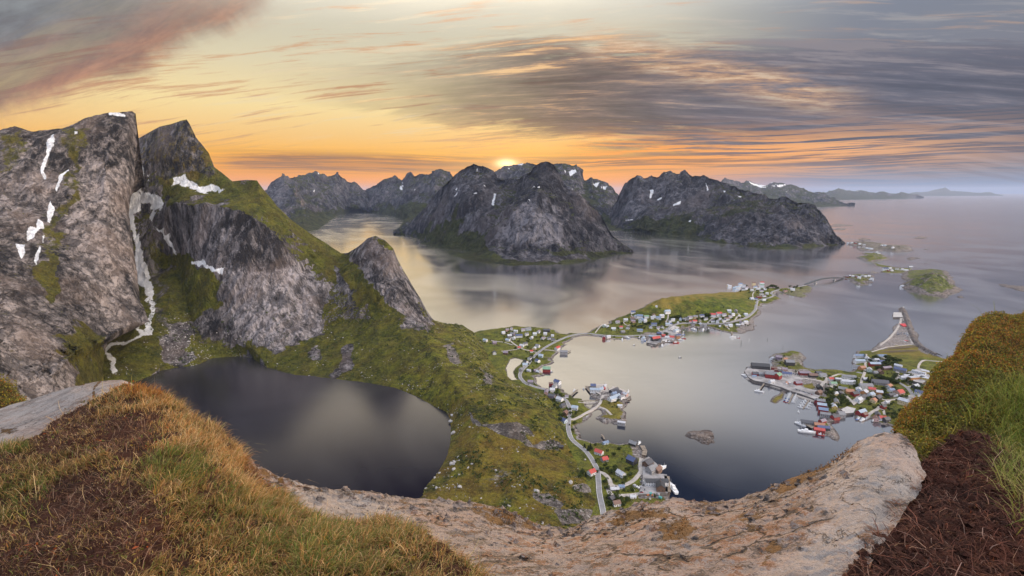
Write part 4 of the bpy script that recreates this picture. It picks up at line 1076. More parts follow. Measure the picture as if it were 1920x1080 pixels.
def mt_granite(name, warm=0.0):
    m, nt, bs, out = new_mat(name)
    at = nt.nodes.new('ShaderNodeAttribute'); at.attribute_name = 'paint'
    sp = nt.nodes.new('ShaderNodeSeparateColor'); nt.links.new(at.outputs['Color'], sp.inputs[0])
    R, G, B = (X(nt, sp.outputs[i]) for i in range(3)); A = X(nt, at.outputs['Alpha'])
    v = mapped(nt, (1, 1, 1)); vs = mapped(nt, (1.0, 1.5, 1.2), (0, 0, .35))
    n1 = noise(nt, vs, 1.7, 7.0, .62, .6); n2 = noise(nt, v, 9.0, 7.0, .68, .3); n3 = noise(nt, v, 70.0, 4.0, .7); n4 = noise(nt, vs, 4.2, 6.0, .65, .9)
    grain = noise(nt, v, 230.0, 2.0, .6)
    base = mix(nt, ((n1 - .5) * 1.6 + (n2 - .5) * 1.0 + .5).clamp(), (.155, .138, .130), (.43, .395, .37))
    base = mix(nt, (noise(nt, v, 1.1, 5.0, .6, .5).step(.46, .66)) * .55, base, (.36, .255, .20))
    base = mix(nt, B.step(.75, .2) * .62, base, mix(nt, n2.step(.35, .65), (.085, .062, .055), (.235, .175, .155)))
    base = mix(nt, (n3.step(.55, .70)) * .75, base, (.10, .095, .095))
    base = mix(nt, grain.step(.58, .72) * .45, base, (.56, .53, .50))
    # black and rusty lichen crusts
    base = mix(nt, (n4 + (n2 - .5) * .7 + (n3 - .5) * .6).step(.47, .58) * (A * .95), base, (.055, .048, .046))
    base = mix(nt, ((n2 + (n3 - .5) * .6 + (n1 - .5) * .5).step(.52, .62)) * (A * .85), base, (.20, .10, .055))
    cr = (noise(nt, v, 1.6, 6.0, .62, .6) - .5).abs().step(.008, 0.0)
    base = mix(nt, cr * .7, base, (.07, .06, .055))
    vo = nt.nodes.new('ShaderNodeTexVoronoi'); vo.feature = 'DISTANCE_TO_EDGE'; vo.inputs['Scale'].default_value = 1.15
    va = nt.nodes.new('ShaderNodeVectorMath'); va.operation = 'MULTIPLY_ADD'; va.inputs[1].default_value = (.7, .7, .7)
    wn = nt.nodes.new('ShaderNodeTexNoise'); wn.inputs['Scale'].default_value = 2.2; wn.inputs['Detail'].default_value = 6.0
    nt.links.new(vs, wn.inputs['Vector']); nt.links.new(wn.outputs['Color'], va.inputs[0]); nt.links.new(vs, va.inputs[2]); nt.links.new(va.outputs[0], vo.inputs['Vector'])
    fr = X(nt, vo.outputs['Distance']).step(.022, .004) * n1.step(.42, .54) * B.step(.9, .5)
    base = mix(nt, fr * .9, base, (.03, .024, .022))
    # moss cushions and soil where painted
    moss = mix(nt, (n2 * 1.4 - .2 + (n3 - .5) * .8).clamp(), (.030, .016, .008), (.17, .085, .022))
    k = (R * 1.25 - .2 + (n2 - .5) * 2.6 + (n3 - .5) * 1.6 + (n4 - .5) * 1.2).step(.40, .60)
    col = mix(nt, k, base, moss)
    setc(nt, bs, 'Base Color', col)
    bs.inputs['Roughness'].default_value = .82
    bs.inputs['Specular IOR Level'].default_value = .3
    bump(nt, bs, n1 * .5 + n2 * .5 + n3 * .20 + grain * .07 - cr * .25 - fr * .6 + k * .3 + n4 * .3, .085, 1.0)
    return m


def mt_soil(name, dk=(.012, .007, .006), lt=(.135, .046, .030)):
    m, nt, bs, out = new_mat(name)
    v = mapped(nt, (1, 1, 1))
    n1 = noise(nt, v, 2.3, 7.0, .65, .3); n2 = noise(nt, v, 17.0, 7.0, .72, .5); n3 = noise(nt, v, 90.0, 4.0, .7)
    c = mix(nt, ((n1 - .5) * 1.2 + (n2 - .5) * 1.5 + .42).clamp(), dk, lt)
    c = mix(nt, n3.step(.66, .74) * .6, c, (.30, .20, .15))
    c = mix(nt, noise(nt, v, 1.1, 4.0, .6).step(.56, .72) * .45, c, (.15, .045, .024))
    setc(nt, bs, 'Base Color', c)
    bs.inputs['Roughness'].default_value = .95
    bs.inputs['Specular IOR Level'].default_value = .2
    bump(nt, bs, n1 * .8 + n2 * .9 + n3 * .35, .11, 1.0)
    return m


M_GRANITE = mt_granite('granite with lichen')
M_SOIL = mt_soil('dark peat soil')

# grass-grown mound, left
mound_rows = [
    [(-260, 870, 3.3), (-100, 850, 3.35), (0, 832, 3.4), (60, 812, 3.6), (90, 790, 3.8), (150, 755, 4.05), (190, 735, 4.2), (235, 716, 4.35), (262, 722, 4.35), (310, 740, 4.2), (330, 752, 4.15), (400, 797, 3.95), (415, 811, 3.9), (450, 840, 3.75), (478, 866, 3.6), (512, 908, 3.5), (532, 925, 3.42), (560, 948, 3.3), (610, 966, 3.15), (700, 980, 3.0), (790, 995, 2.85), (850, 1025, 2.6), (905, 1072, 2.42), (960, 1120, 2.3)],
    [(-260, 930, 2.9), (0, 890, 2.95), (100, 850, 3.2), (200, 800, 3.5), (260, 790, 3.55), (330, 810, 3.5), (400, 850, 3.35), (450, 890, 3.25), (500, 935, 3.15), (560, 965, 3.05), (640, 990, 2.9), (740, 1005, 2.75), (820, 1040, 2.5), (890, 1085, 2.35), (950, 1140, 2.2)],
    [(-260, 1010, 2.4), (0, 960, 2.6), (120, 920, 2.72), (220, 905, 2.68), (300, 910, 2.62), (400, 925, 2.8), (480, 965, 2.75), (560, 995, 2.72), (660, 1020, 2.6), (760, 1040, 2.5), (840, 1075, 2.35), (930, 1150, 2.15)],
    [(-260, 1120, 1.95), (0, 1060, 2.12), (150, 1040, 2.1), (250, 1040, 2.06), (330, 1035, 2.2), (450, 1040, 2.3), (560, 1050, 2.3), (680, 1075, 2.25), (800, 1095, 2.2), (910, 1165, 2.05)],
    [(-260, 1260, 1.6), (0, 1240, 1.6), (300, 1240, 1.62), (600, 1240, 1.68), (880, 1250, 1.7)]]
M_MOUND = mt_soil('peaty turf', (.014, .008, .006), (.15, .06, .035))
GM, o_mound = near_sheet('grass_mound', mound_rows, 360, [34, 50, 70, 60], M_MOUND, .085, .45, .035, 6, .4, 2.0)

# pale granite slab behind it
slab_rows = [[(-260, 815, 5.2), (-120, 790, 5.2), (0, 762, 5.2), (60, 744, 5.3), (130, 721, 5.4), (185, 712, 5.4), (225, 711, 5.3), (250, 722, 5.15)],
             [(-260, 880, 4.4), (-120, 850, 4.4), (0, 795, 4.6), (70, 775, 4.7), (140, 745, 4.8), (190, 732, 4.85), (235, 730, 4.8), (256, 740, 4.7)],
             [(-260, 960, 3.4), (-100, 900, 3.4), (0, 858, 3.5), (70, 830, 3.65), (150, 785, 3.95), (200, 765, 4.1), (240, 755, 4.2), (262, 760, 4.2)]]


def pf_slab(G, n):
    px, py = project(G.reshape(-1, 3))
    j = (fbm(G.reshape(-1, 3) * 3, 4) * 2, fbm(G.reshape(-1, 3) * 3 + 9, 4) * 2)
    m = paint_polys(px, py, np.zeros_like(px), [([(140, 715), (160, 712), (158, 722), (146, 724)], 4, .9), ([(0, 800), (40, 805), (20, 815), (0, 812)], 5, .8), ([(172, 745), (175, 725), (188, 713), (192, 716), (180, 728), (178, 748)], 3, .8)], j)
    return np.stack([m, m * 0, m * 0 + .9, m * 0 + .4], 1)


near_sheet('granite_slab', slab_rows, 180, [30, 40], M_GRANITE, .045, .9, .012, 3, .5, 4.0, pf_slab)

# the granite rim along the edge of the drop, rising to a boulder on the right
rim_rows = [
    [(455, 850, 3.9), (490, 876, 3.9), (515, 888, 3.9), (540, 894, 3.9), (572, 905, 4.0), (610, 918, 4.0), (645, 919, 4.1), (680, 918, 4.1), (720, 924, 4.2), (760, 928, 4.2), (820, 930, 4.2), (880, 938, 4.3), (930, 948, 4.3), (980, 966, 4.3), (1012, 980, 4.3), (1062, 988, 4.2), (1095, 974, 4.2), (1140, 959, 4.2), (1200, 943, 4.2), (1262, 931, 4.2), (1330, 938, 4.2), (1380, 931, 4.2), (1440, 913, 4.2), (1500, 892, 4.2),
     (1540, 878, 4.2), (1580, 853, 4.2), (1604, 833, 4.2), (1630, 818, 4.2), (1658, 810, 4.2), (1686, 808, 4.15), (1704, 816, 4.05), (1716, 838, 3.9), (1728, 868, 3.75), (1735, 892, 3.6)],
    [(455, 900, 3.6), (540, 925, 3.7), (640, 945, 3.8), (760, 950, 3.85), (880, 965, 3.9), (1000, 1000, 3.85), (1062, 1006, 3.8), (1140, 985, 3.85), (1260, 958, 3.85), (1360, 955, 3.85), (1470, 925, 3.85), (1560, 890, 3.85), (1620, 850, 3.9), (1670, 835, 3.9), (1705, 850, 3.8), (1722, 875, 3.65), (1733, 896, 3.55)],
    [(455, 975, 3.1), (550, 985, 3.15), (640, 1000, 3.2), (760, 1010, 3.2), (900, 1030, 3.15), (1062, 1048, 3.1), (1200, 1015, 3.2), (1330, 990, 3.2), (1450, 965, 3.2), (1550, 930, 3.25), (1620, 900, 3.35), (1680, 880, 3.5), (1712, 890, 3.5), (1731, 901, 3.5)],
    [(455, 1110, 2.3), (700, 1095, 2.4), (900, 1095, 2.4), (1100, 1100, 2.4), (1300, 1080, 2.45), (1450, 1055, 2.5), (1560, 1020, 2.6), (1630, 980, 2.75), (1690, 935, 3.1), (1728, 908, 3.4)],
    [(455, 1300, 1.7), (900, 1290, 1.7), (1100, 1290, 1.7), (1300, 1270, 1.75), (1450, 1210, 1.85), (1560, 1140, 2.1), (1630, 1060, 2.35), (1690, 965, 2.85), (1728, 915, 3.3)]]


def pf_rim(G, n):
    px, py = project(G.reshape(-1, 3))
    j = (fbm(G.reshape(-1, 3) * 2.5, 5) * 2, fbm(G.reshape(-1, 3) * 2.5 + 9, 5) * 2)
    v = fbm(G.reshape(-1, 3) * 4.0, 5)
    edge = sstep(line_d(px, py, [(p[0], p[1]) for p in rim_rows[0] if p[0] < 1600]), 26, 4) * .42
    m = .12 + edge * (.6 + v)
    m = paint_polys(px, py, m, [([(880, 945), (930, 950), (1010, 980), (990, 990), (940, 985), (890, 965)], 12, .72), ([(1130, 975), (1190, 958), (1230, 955), (1250, 965), (1200, 975), (1160, 990)], 10, .85), ([(1240, 975), (1280, 960), (1300, 985), (1290, 1015), (1240, 1020)], 12, .7), ([(1320, 955), (1350, 955), (1345, 965), (1320, 965)], 6, .8),
                                  ([(1440, 912), (1500, 890), (1560, 862), (1598, 840), (1592, 858), (1540, 885), (1460, 925)], 8, .8), ([(1385, 970), (1430, 960), (1425, 990), (1400, 1000)], 8, .6), ([(1440, 1020), (1470, 1000), (1465, 1030), (1430, 1060)], 6, .6), ([(500, 880), (530, 900), (520, 930), (470, 900)], 8, .5),
                                  ([(1560, 860), (1690, 810), (1730, 890), (1690, 930), (1600, 1020), (1540, 1080), (1480, 1080), (1540, 980), (1600, 900)], 30, 0.0), ([(560, 930), (640, 930), (760, 970), (640, 975), (560, 960)], 20, .03)], j)
    pale = paint_polys(px, py, np.full_like(px, .34), [([(1540, 870), (1690, 790), (1750, 890), (1640, 1000), (1560, 1100), (1440, 1100), (1540, 960)], 50, .85), ([(555, 925), (660, 915), (790, 970), (640, 990), (550, 960)], 24, .95), ([(470, 840), (540, 890), (620, 925), (540, 930)], 12, .8), ([(1080, 975), (1260, 935), (1300, 960), (1150, 1000)], 26, .5)], j)
    lich = paint_polys(px, py, np.full_like(px, 1.0), [([(1540, 870), (1690, 800), (1740, 890), (1640, 1000), (1560, 1100), (1440, 1100), (1540, 960)], 40, .14), ([(560, 925), (660, 925), (780, 970), (640, 985), (560, 960)], 20, .3)], j)
    return np.stack([m, m * 0, pale, lich], 1)


GRIM, o_rim = near_sheet('granite_ledge', rim_rows, 640, [46, 70, 90, 60], M_GRANITE, .065, .8, .030, 5, .55, 6.0, pf_rim)

# bank of red-brown peat, right
peat_rows = [
    [(1722, 872, 3.85), (1735, 860, 3.95), (1750, 845, 4.05), (1768, 830, 4.15), (1786, 817, 4.2), (1805, 806, 4.25), (1830, 803, 4.3), (1852, 812, 4.3), (1872, 836, 4.3), (1900, 850, 4.3), (1960, 860, 4.3), (2200, 880, 4.3)],
    [(1722, 890, 3.68), (1760, 868, 3.85), (1800, 845, 3.98), (1840, 845, 4.0), (1880, 870, 3.95), (1960, 885, 3.9), (2200, 900, 3.9)],
    [(1722, 905, 3.55), (1770, 900, 3.6), (1820, 895, 3.62), (1880, 905, 3.55), (1960, 920, 3.5), (2200, 940, 3.5)],
    [(1676, 952, 2.98), (1740, 965, 2.95), (1820, 970, 2.95), (1920, 975, 2.92), (2200, 1000, 2.9)],
    [(1575, 1095, 2.2), (1680, 1095, 2.25), (1800, 1095, 2.28), (1920, 1095, 2.28), (2200, 1120, 2.2)],
    [(1540, 1300, 1.62), (1700, 1300, 1.65), (1920, 1300, 1.65), (2200, 1320, 1.6)]]
GP, o_peat = near_sheet('peat_bank', peat_rows, 300, [30, 30, 70, 120, 50], M_SOIL, .085, .30, .045, 3, .5, 8.0)

# moss- and shrub-covered rise, right
rise_rows = [
    [(1678, 806, 5.0), (1686, 792, 5.1), (1704, 770, 5.3), (1722, 752, 5.4), (1734, 735, 5.6), (1748, 702, 5.9), (1770, 676, 6.2), (1788, 665, 6.4), (1797, 645, 6.7), (1814, 622, 7.0), (1822, 606, 7.2), (1844, 591, 7.4), (1862, 585, 7.5), (1900, 587, 7.7), (1925, 582, 7.9), (2000, 568, 8.2), (2250, 540, 8.6)],
    [(1684, 815, 4.8), (1712, 790, 5.0), (1745, 745, 5.35), (1780, 705, 5.7), (1820, 660, 6.2), (1860, 635, 6.5), (1925, 630, 6.7), (2250, 600, 7.0)],
    [(1694, 832, 4.55), (1725, 820, 4.65), (1760, 790, 4.9), (1800, 755, 5.2), (1850, 720, 5.5), (1925, 710, 5.6), (2250, 700, 5.8)],
    [(1712, 850, 4.3), (1745, 838, 4.4), (1785, 812, 4.6), (1830, 795, 4.75), (1880, 790, 4.8), (1930, 785, 4.85), (2250, 780, 5.0)],
    [(1722, 885, 4.0), (1790, 850, 4.3), (1850, 840, 4.4), (1900, 860, 4.35), (1960, 870, 4.3), (2250, 880, 4.3)]]
M_RISE = mt_soil('mossy soil', (.030, .026, .008), (.11, .075, .018))
GR, o_rise = near_sheet('mossy_rise', rise_rows, 190, [40, 40, 34, 30], M_RISE, .10, .7, .03, 4, .3, 12.0)
# and a scrap of it at the left edge of the view
knoll_rows = [[(-260, 650, 6.6), (-60, 680, 6.6), (0, 703, 6.5), (14, 712, 6.45), (26, 725, 6.4), (40, 742, 6.3), (48, 756, 6.2)], [(-260, 740, 6.0), (-60, 745, 6.0), (0, 760, 5.95), (30, 765, 5.9), (50, 770, 5.85)], [(-260, 840, 5.5), (-60, 820, 5.5), (0, 810, 5.5), (50, 800, 5.5)]]
GK, o_knoll = near_sheet('mossy_rise', knoll_rows, 60, [16, 14], M_RISE, .06, .5, .03, 2, .3, 14.0)

# mountain side falling away under the edge
_hs = []
for k, (yy, zz, w) in enumerate([(-30, 392, 40), (3.0, 394.2, 9), (7.5, 388, 14), (30, 352, 45), (110, 250, 130), (230, 120, 260), (380, 8, 420), (420, -20, 460)]):
    xs = np.linspace(-1, 1, 90)
    _hs.append(np.stack([xs * w, yy - np.abs(xs) ** 2 * w * .25, np.full(90, zz)], 1))
GH = []
for k in range(len(_hs) - 1):
    for j in range(14):
        GH.append(_hs[k] * (1 - j / 14) + _hs[k + 1] * j / 14)
GH = np.array(GH)
ah = np.clip(np.linspace(-4, 12, GH.shape[0]), 0, 10)[:, None] * np.ones(GH.shape[:2])
GH, nh_ = relief(GH, ah, 60, .5, 6, 0, .5, seed=3)
structure('mountainside', GH, M_RIDGE, paint(GH, sstep(facing_up(GH) + nh_ * .3, .5, .7), (), (), (), .5, .3), False)


# ------------------------------------------------------------------ grass and leaves on it
def mt_blade(name):
    m, nt, bs, out = new_mat(name)
    at = nt.nodes.new('ShaderNodeAttribute'); at.attribute_name = 'tint'
    n = noise(nt, mapped(nt, (1, 1, 1)), 6.0, 3.0, .6)
    c = mix(nt, n.step(.3, .7) * .22, at.outputs['Color'], (.12, .07, .025))
    setc(nt, bs, 'Base Color', c)
    bs.inputs['Roughness'].default_value = .6
    bs.inputs['Specular IOR Level'].default_value = .3
    tr = nt.nodes.new('ShaderNodeBsdfTranslucent'); nt.links.new(c, tr.inputs['Color'])
    ms = nt.nodes.new('ShaderNodeMixShader'); ms.inputs[0].default_value = .42
    nt.links.new(bs.outputs[0], ms.inputs[1]); nt.links.new(tr.outputs[0], ms.inputs[2])
    nt.links.new(ms.outputs[0], out.inputs[0])
    return m


M_BLADE = mt_blade('grass blades')
M_LEAF = mt_blade('small leaves')


def scatter(G, n, r, pxlim=(-120, 2040, 540, 1150)):
    """random points on a sheet, evenly by area, only where it can be near the view"""
    F = grid_faces(*G.shape[:2]); P = G.reshape(-1, 3)
    a = P[F[:, 1]] - P[F[:, 0]]; b = P[F[:, 3]] - P[F[:, 0]]
    nr = np.cross(a, b); A = np.linalg.norm(nr, axis=1)
    c = P[F].mean(1); px, py = project(c)
    # denser where it is nearer to the eye
    w = A * ((px > pxlim[0]) & (px < pxlim[1]) & (py > pxlim[2]) & (py < pxlim[3])) / np.maximum(np.linalg.norm(c - [0, 0, H], axis=1), 1.5) ** 1.1
    k = r.choice(len(F), n, p=w / w.sum())
    u, v = r.random(n), r.random(n)
    pts = P[F[k, 0]] + a[k] * u[:, None] + b[k] * v[:, None]
    nn = nr[k] / (A[k][:, None] + 1e-12); nn *= np.sign(nn[:, 2])[:, None]
    return pts, nn


def blades(name, pts, nrm, length, width, lean, tint, r, wind=(0, 0), mat=None, label=None):
    n = len(pts)
    ang = r.random(n) * 2 * np.pi
    d = np.stack([np.cos(ang), np.sin(ang), np.zeros(n)], 1)
    d[:, 0] += wind[0]; d[:, 1] += wind[1]
    s = np.stack([-np.sin(ang + r.normal(0, .6, n)), np.cos(ang), np.zeros(n)], 1)
    s /= np.linalg.norm(s, axis=1)[:, None]
    up = nrm * .6 + np.array([0, 0, .6])
    L = length[:, None]; ln = lean[:, None]
    V = np.empty((n, 7, 3))
    base = pts - nrm * .008
    for j, (t, wd) in enumerate([(0, 1.0), (.42, .85), (.78, .5)]):
        c = base + up * L * (t - .28 * ln * t * t) + d * L * ln * t * t
        V[:, 2 * j] = c - s * (width * wd)[:, None]; V[:, 2 * j + 1] = c + s * (width * wd)[:, None]
    V[:, 6] = base + up * L * (1 - .5 * ln) + d * L * ln
    i = np.arange(n)[:, None] * 7
    F = np.concatenate([i + np.array([[0, 1, 3, 2]]), i + np.array([[2, 3, 5, 4]]), i + np.array([[4, 5, 6, 6]])], 1).reshape(-1, 4)
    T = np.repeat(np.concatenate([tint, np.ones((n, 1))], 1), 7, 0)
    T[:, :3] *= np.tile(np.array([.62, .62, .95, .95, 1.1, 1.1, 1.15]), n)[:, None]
    # tips as triangles: build two meshes' worth in one pass
    me = bpy.data.meshes.new(name)
    q = i.ravel()
    tri = np.stack([q + 4, q + 5, q + 6], 1); quad = np.concatenate([np.stack([q, q + 1, q + 3, q + 2], 1), np.stack([q + 2, q + 3, q + 5, q + 4], 1)])
    loops = np.concatenate([quad.ravel(), tri.ravel()]).astype(np.int32)
    me.vertices.add(n * 7); me.vertices.foreach_set('co', V.reshape(-1).astype(np.float32))
    me.loops.add(len(loops)); me.loops.foreach_set('vertex_index', loops)
    nf = len(quad) + len(tri)
    st = np.concatenate([np.arange(len(quad)) * 4, len(quad) * 4 + np.arange(len(tri)) * 3]).astype(np.int32)
    me.polygons.add(nf); me.polygons.foreach_set('loop_start', st)
    me.polygons.foreach_set('loop_total', np.concatenate([np.full(len(quad), 4), np.full(len(tri), 3)]).astype(np.int32))
    me.update(calc_edges=True)
    a = me.color_attributes.new('tint', 'FLOAT_COLOR', 'POINT'); a.data.foreach_set('color', T.astype(np.float32).ravel())
    me.materials.append(mat or M_BLADE)
    o = bpy.data.objects.new(name, me); COL.objects.link(o)
    o['kind'] = 'stuff'
    if label:
        o['label'] = label; o['category'] = 'grass'
    return o


def pick(r, n, cols, w):
    k = r.choice(len(cols), n, p=np.array(w) / sum(w))
    c = np.array(cols)[k]
    return c * r.normal(1, .16, (n, 1)).clip(.55, 1.5)


def region(pts, items, base, js=3.0):
    px, py = project(pts)
    j = (fbm(pts * js, 4) * 2, fbm(pts * js + 13, 4) * 2)
    return paint_polys(px, py, np.full(len(pts), float(base)), items, j), px, py


SOIL = [([(35, 840), (70, 815), (110, 792), (160, 762), (230, 768), (295, 775), (305, 800), (270, 832), (225, 848), (150, 850), (70, 852)], 30, .34),
        ([(80, 930), (150, 897), (230, 900), (285, 930), (300, 965), (312, 1010), (322, 1050), (230, 1085), (-40, 1120), (-40, 1010), (60, 1005), (90, 960)], 34, .24),
        ([(455, 850), (482, 868), (520, 918), (505, 928), (455, 890)], 12, .22), ([(-60, 858), (40, 850), (60, 862), (0, 880), (-60, 885)], 16, .2), ([(640, 975), (700, 985), (720, 1000), (670, 1000)], 14, .35),
        ([(430, 985), (500, 990), (480, 1020), (420, 1010)], 20, .4)]
GREEN = [([(240, 875), (300, 850), (360, 845), (395, 865), (385, 915), (320, 905), (290, 895)], 20, 1.0), ([(265, 905), (300, 900), (295, 930), (270, 925)], 10, .9), ([(-40, 820), (45, 810), (50, 850), (-40, 870)], 14, .8), ([(-40, 890), (80, 885), (130, 900), (60, 960), (-40, 980)], 24, .6),
         ([(340, 920), (450, 930), (560, 960), (740, 990), (860, 1080), (500, 1100), (360, 1000)], 40, .55), ([(560, 1000), (660, 1000), (640, 1090), (540, 1090)], 30, .8)]
STRAW = [([(310, 745), (400, 800), (450, 845), (500, 910), (520, 940), (450, 930), (400, 880), (330, 830), (240, 775), (180, 775), (150, 765), (230, 735)], 26, 1.0), ([(70, 800), (160, 760), (200, 770), (160, 830), (70, 830)], 16, .8)]
ORANGE = [([(205, 725), (240, 712), (300, 735), (320, 760), (290, 752), (230, 740)], 8, .9), ([(455, 850), (520, 918), (505, 930), (450, 880)], 10, .8)]
r = np.random.default_rng(5)
pts, nn = scatter(GM, 190000, r)
dens, px, py = region(pts, SOIL, 1.0)
clump = fbm(pts * 2.2 + 7, 4) * .9 + fbm(pts * 8.0, 3) * .9
keep_ = r.random(len(pts)) < np.clip(dens * (.62 + clump * 1.4), 0, 1)
pts, nn, dens, clump = pts[keep_], nn[keep_], dens[keep_], clump[keep_]
gr, px, py = region(pts, GREEN, .18); st, _, _ = region(pts, STRAW, .15); og, _, _ = region(pts, ORANGE, .02)
n = len(pts)
tint = pick(r, n, [(.24, .145, .045), (.17, .115, .032), (.115, .105, .022), (.33, .215, .10), (.13, .06, .025)], [4, 3, 2, 4, 4])
c_s = pick(r, n, [(.50, .33, .14), (.44, .24, .08), (.56, .42, .23), (.36, .18, .055)], [4, 3, 2, 3])
c_g = pick(r, n, [(.085, .125, .018), (.13, .165, .028), (.16, .16, .035), (.06, .09, .015)], [4, 4, 2, 3])
c_o = pick(r, n, [(.36, .135, .022), (.30, .15, .03), (.22, .08, .02)], [3, 3, 2])
u = r.random(n)
tv = fbm(pts * 5.0 + 77, 4)[:, None]; tint = tint * (1.3 + tv * 1.5).clip(.45, 2.2)
tint = np.where((u < st)[:, None], c_s, tint); u = r.random(n); tint = np.where((u < gr * .8)[:, None], c_g, tint); u = r.random(n); tint = np.where((u < og)[:, None], c_o, tint)
length = (.026 + .042 * r.random(n) ** 1.5 + .05 * gr * r.random(n) + .025 * st * r.random(n)) * (1 + clump * .8).clip(.4, 1.9) * np.where(dens < .5, .5, 1.0)
blades('grass', pts, nn, length, .0012 + .0014 * r.random(n) ** 2, .35 + .9 * r.random(n), tint, r, (.25, -.1), M_BLADE, 'tawny and green grass covering the near mound of turf')
pts, nn = scatter(GM, 2600, r)
dens, px, py = region(pts, SOIL, 1.0)
k = (r.random(len(pts)) < dens * (fbm(pts * 2.5 + 21, 3) + .35)); pts, nn = pts[k], nn[k]; n = len(pts)
blades('grass_stalks', pts, nn, .10 + .10 * r.random(n), .0009 + .0006 * r.random(n), .25 + .8 * r.random(n), pick(r, n, [(.52, .40, .22), (.40, .26, .11), (.30, .27, .06)], [3, 3, 2]), r, (.3, -.1), M_BLADE, 'taller pale seed stalks standing above the turf')
# dead stalks and litter lying on the bare soil
pts, nn = scatter(GM, 60000, r)
dens, px, py = region(pts, SOIL, 1.0)
k = (dens < .6) & (r.random(len(pts)) < .45); pts, nn = pts[k], nn[k]; n = len(pts)
blades('dead_grass', pts, nn, .03 + .06 * r.random(n), np.full(n, .0011), 1.0 + .35 * r.random(n), pick(r, n, [(.20, .09, .05), (.36, .23, .15), (.09, .04, .025)], [3, 2, 2]), r, (0, 0), M_BLADE, 'thin dead stalks lying on the dark bare soil')


def leaves(name, pts, nrm, size, tint, r, label):
    n = len(pts)
    a = r.normal(size=(n, 3)); a += nrm * .8; a /= np.linalg.norm(a, axis=1)[:, None]
    b = np.cross(a, r.normal(size=(n, 3))); b /= np.linalg.norm(b, axis=1)[:, None]
    c = np.cross(a, b)
    s = size[:, None]
    V = np.stack([pts - b * s, pts + c * s * .45 + a * s * .12, pts + b * s, pts - c * s * .45 + a * s * .12], 1).reshape(-1, 3)
    F = np.arange(n * 4).reshape(n, 4)
    T = np.repeat(np.concatenate([tint, np.ones((n, 1))], 1), 4, 0)
    o = add_mesh(name, V, F, M_LEAF, False, attrs={'tint': T}, kind='stuff')
    if label:
        o['label'] = label; o['category'] = 'ground cover'
    return o


def shrub_cover(name, G, n, thick, r, label, tintf, dens_items=(), lim=(1600, 2040, 540, 1000), size=(.007, .010)):
    pts, nn = scatter(G, n, r, lim)
    if dens_items:
        d, _, _ = region(pts, dens_items, 1.0); k = r.random(len(pts)) < d; pts, nn = pts[k], nn[k]
    n = len(pts)
    hum = (fbm(pts * 2.2 + 3, 4) * 1.2 + fbm(pts * 6 + 5, 3) * 1.1 + .5).clip(0.02, 1.7)
    up = r.random(n) ** .6
    pts = pts + (nn * .4 + np.array([0, 0, .75])) * (thick * hum * up)[:, None] + r.normal(0, .012, (n, 3))
    t = tintf(pts, r, up, hum)
    return leaves(name, pts, nn, size[0] + size[1] * r.random(n), t, r, label)


def t_rise(pts, r, up, hum):
    n = len(pts)
    og, px, py = region(pts, [([(1670, 815), (1700, 750), (1740, 700), (1790, 640), (1820, 590), (1930, 570), (1960, 590), (1930, 640), (1850, 650), (1800, 720), (1750, 770), (1700, 830)], 44, .55), ([(1800, 660), (1930, 630), (1930, 700), (1830, 710)], 30, .35)], .06, 1.5)
    t = pick(r, n, [(.115, .125, .018), (.070, .082, .014), (.19, .165, .022), (.10, .075, .018)], [4, 4, 3, 2])
    o_ = pick(r, n, [(.30, .125, .020), (.22, .085, .018), (.36, .19, .035), (.15, .06, .018)], [4, 3, 2, 2])
    p = fbm(pts * 1.6, 3)
    k = r.random(n) < (og + p * .5)
    t = np.where(k[:, None], o_, t)
    y = pick(r, n, [(.30, .25, .030), (.24, .22, .03)], [1, 1])
    return np.where((r.random(n) < .10 + .22 * (fbm(pts * 5 + 40, 3) > .12))[:, None], y, t)


PEATHOLE = [([(1722, 885), (1750, 845), (1800, 803), (1850, 806), (1880, 850), (1930, 860), (1930, 1000), (1722, 1000)], 12, .0)]
shrub_cover('ground_shrubs', GR, 250000, .045, r, 'low orange and olive moss and shrubs covering the rise beside the boulder', t_rise, PEATHOLE)
shrub_cover('ground_shrubs', GK, 12000, .10, r, 'scrap of orange moss and shrubs behind the pale slab', t_rise, (), (-100, 80, 640, 820))


def t_moss(pts, r, up, hum):
    return pick(r, len(pts), [(.30, .13, .02), (.22, .14, .025), (.13, .11, .02)], [3, 3, 2])


# taller green grass at the right edge
pts, nn = scatter(GR, 60000, r, (1600, 2040, 540, 1000))
d_, px, py = region(pts, [([(1850, 745), (1900, 720), (1980, 720), (1980, 900), (1880, 880), (1850, 850), (1870, 800)], 30, .9), ([(1800, 770), (1850, 750), (1860, 790), (1810, 795)], 20, .35)], .015, 2.0)
k = r.random(len(pts)) < d_ * .8; pts, nn = pts[k], nn[k]; n = len(pts)
blades('grass', pts, nn, .16 + .14 * r.random(n), .0016 + .0012 * r.random(n), .35 + .7 * r.random(n), pick(r, n, [(.11, .17, .022), (.17, .21, .035), (.22, .21, .05), (.07, .11, .018)], [4, 4, 2, 2]), r, (-.35, -.2), M_BLADE, 'fresh green grass growing above the peat bank')
pts, nn = scatter(GP, 9000, r, (1500, 2040, 780, 1150))
d_, px, py = region(pts, [([(1855, 850), (1960, 840), (1960, 985), (1900, 950), (1870, 900)], 16, .9), ([(1895, 960), (1960, 960), (1960, 1010), (1900, 1000)], 10, .35)], .0, 2.0)
k = r.random(len(pts)) < d_; pts, nn = pts[k], nn[k]; n = len(pts)
blades('grass', pts, nn, .13 + .13 * r.random(n), .0016 + .001 * r.random(n), .4 + .7 * r.random(n), pick(r, n, [(.13, .18, .028), (.20, .22, .05), (.27, .25, .09)], [4, 4, 2]), r, (-.4, -.2), M_BLADE, 'pale green grass hanging over the edge of the peat')
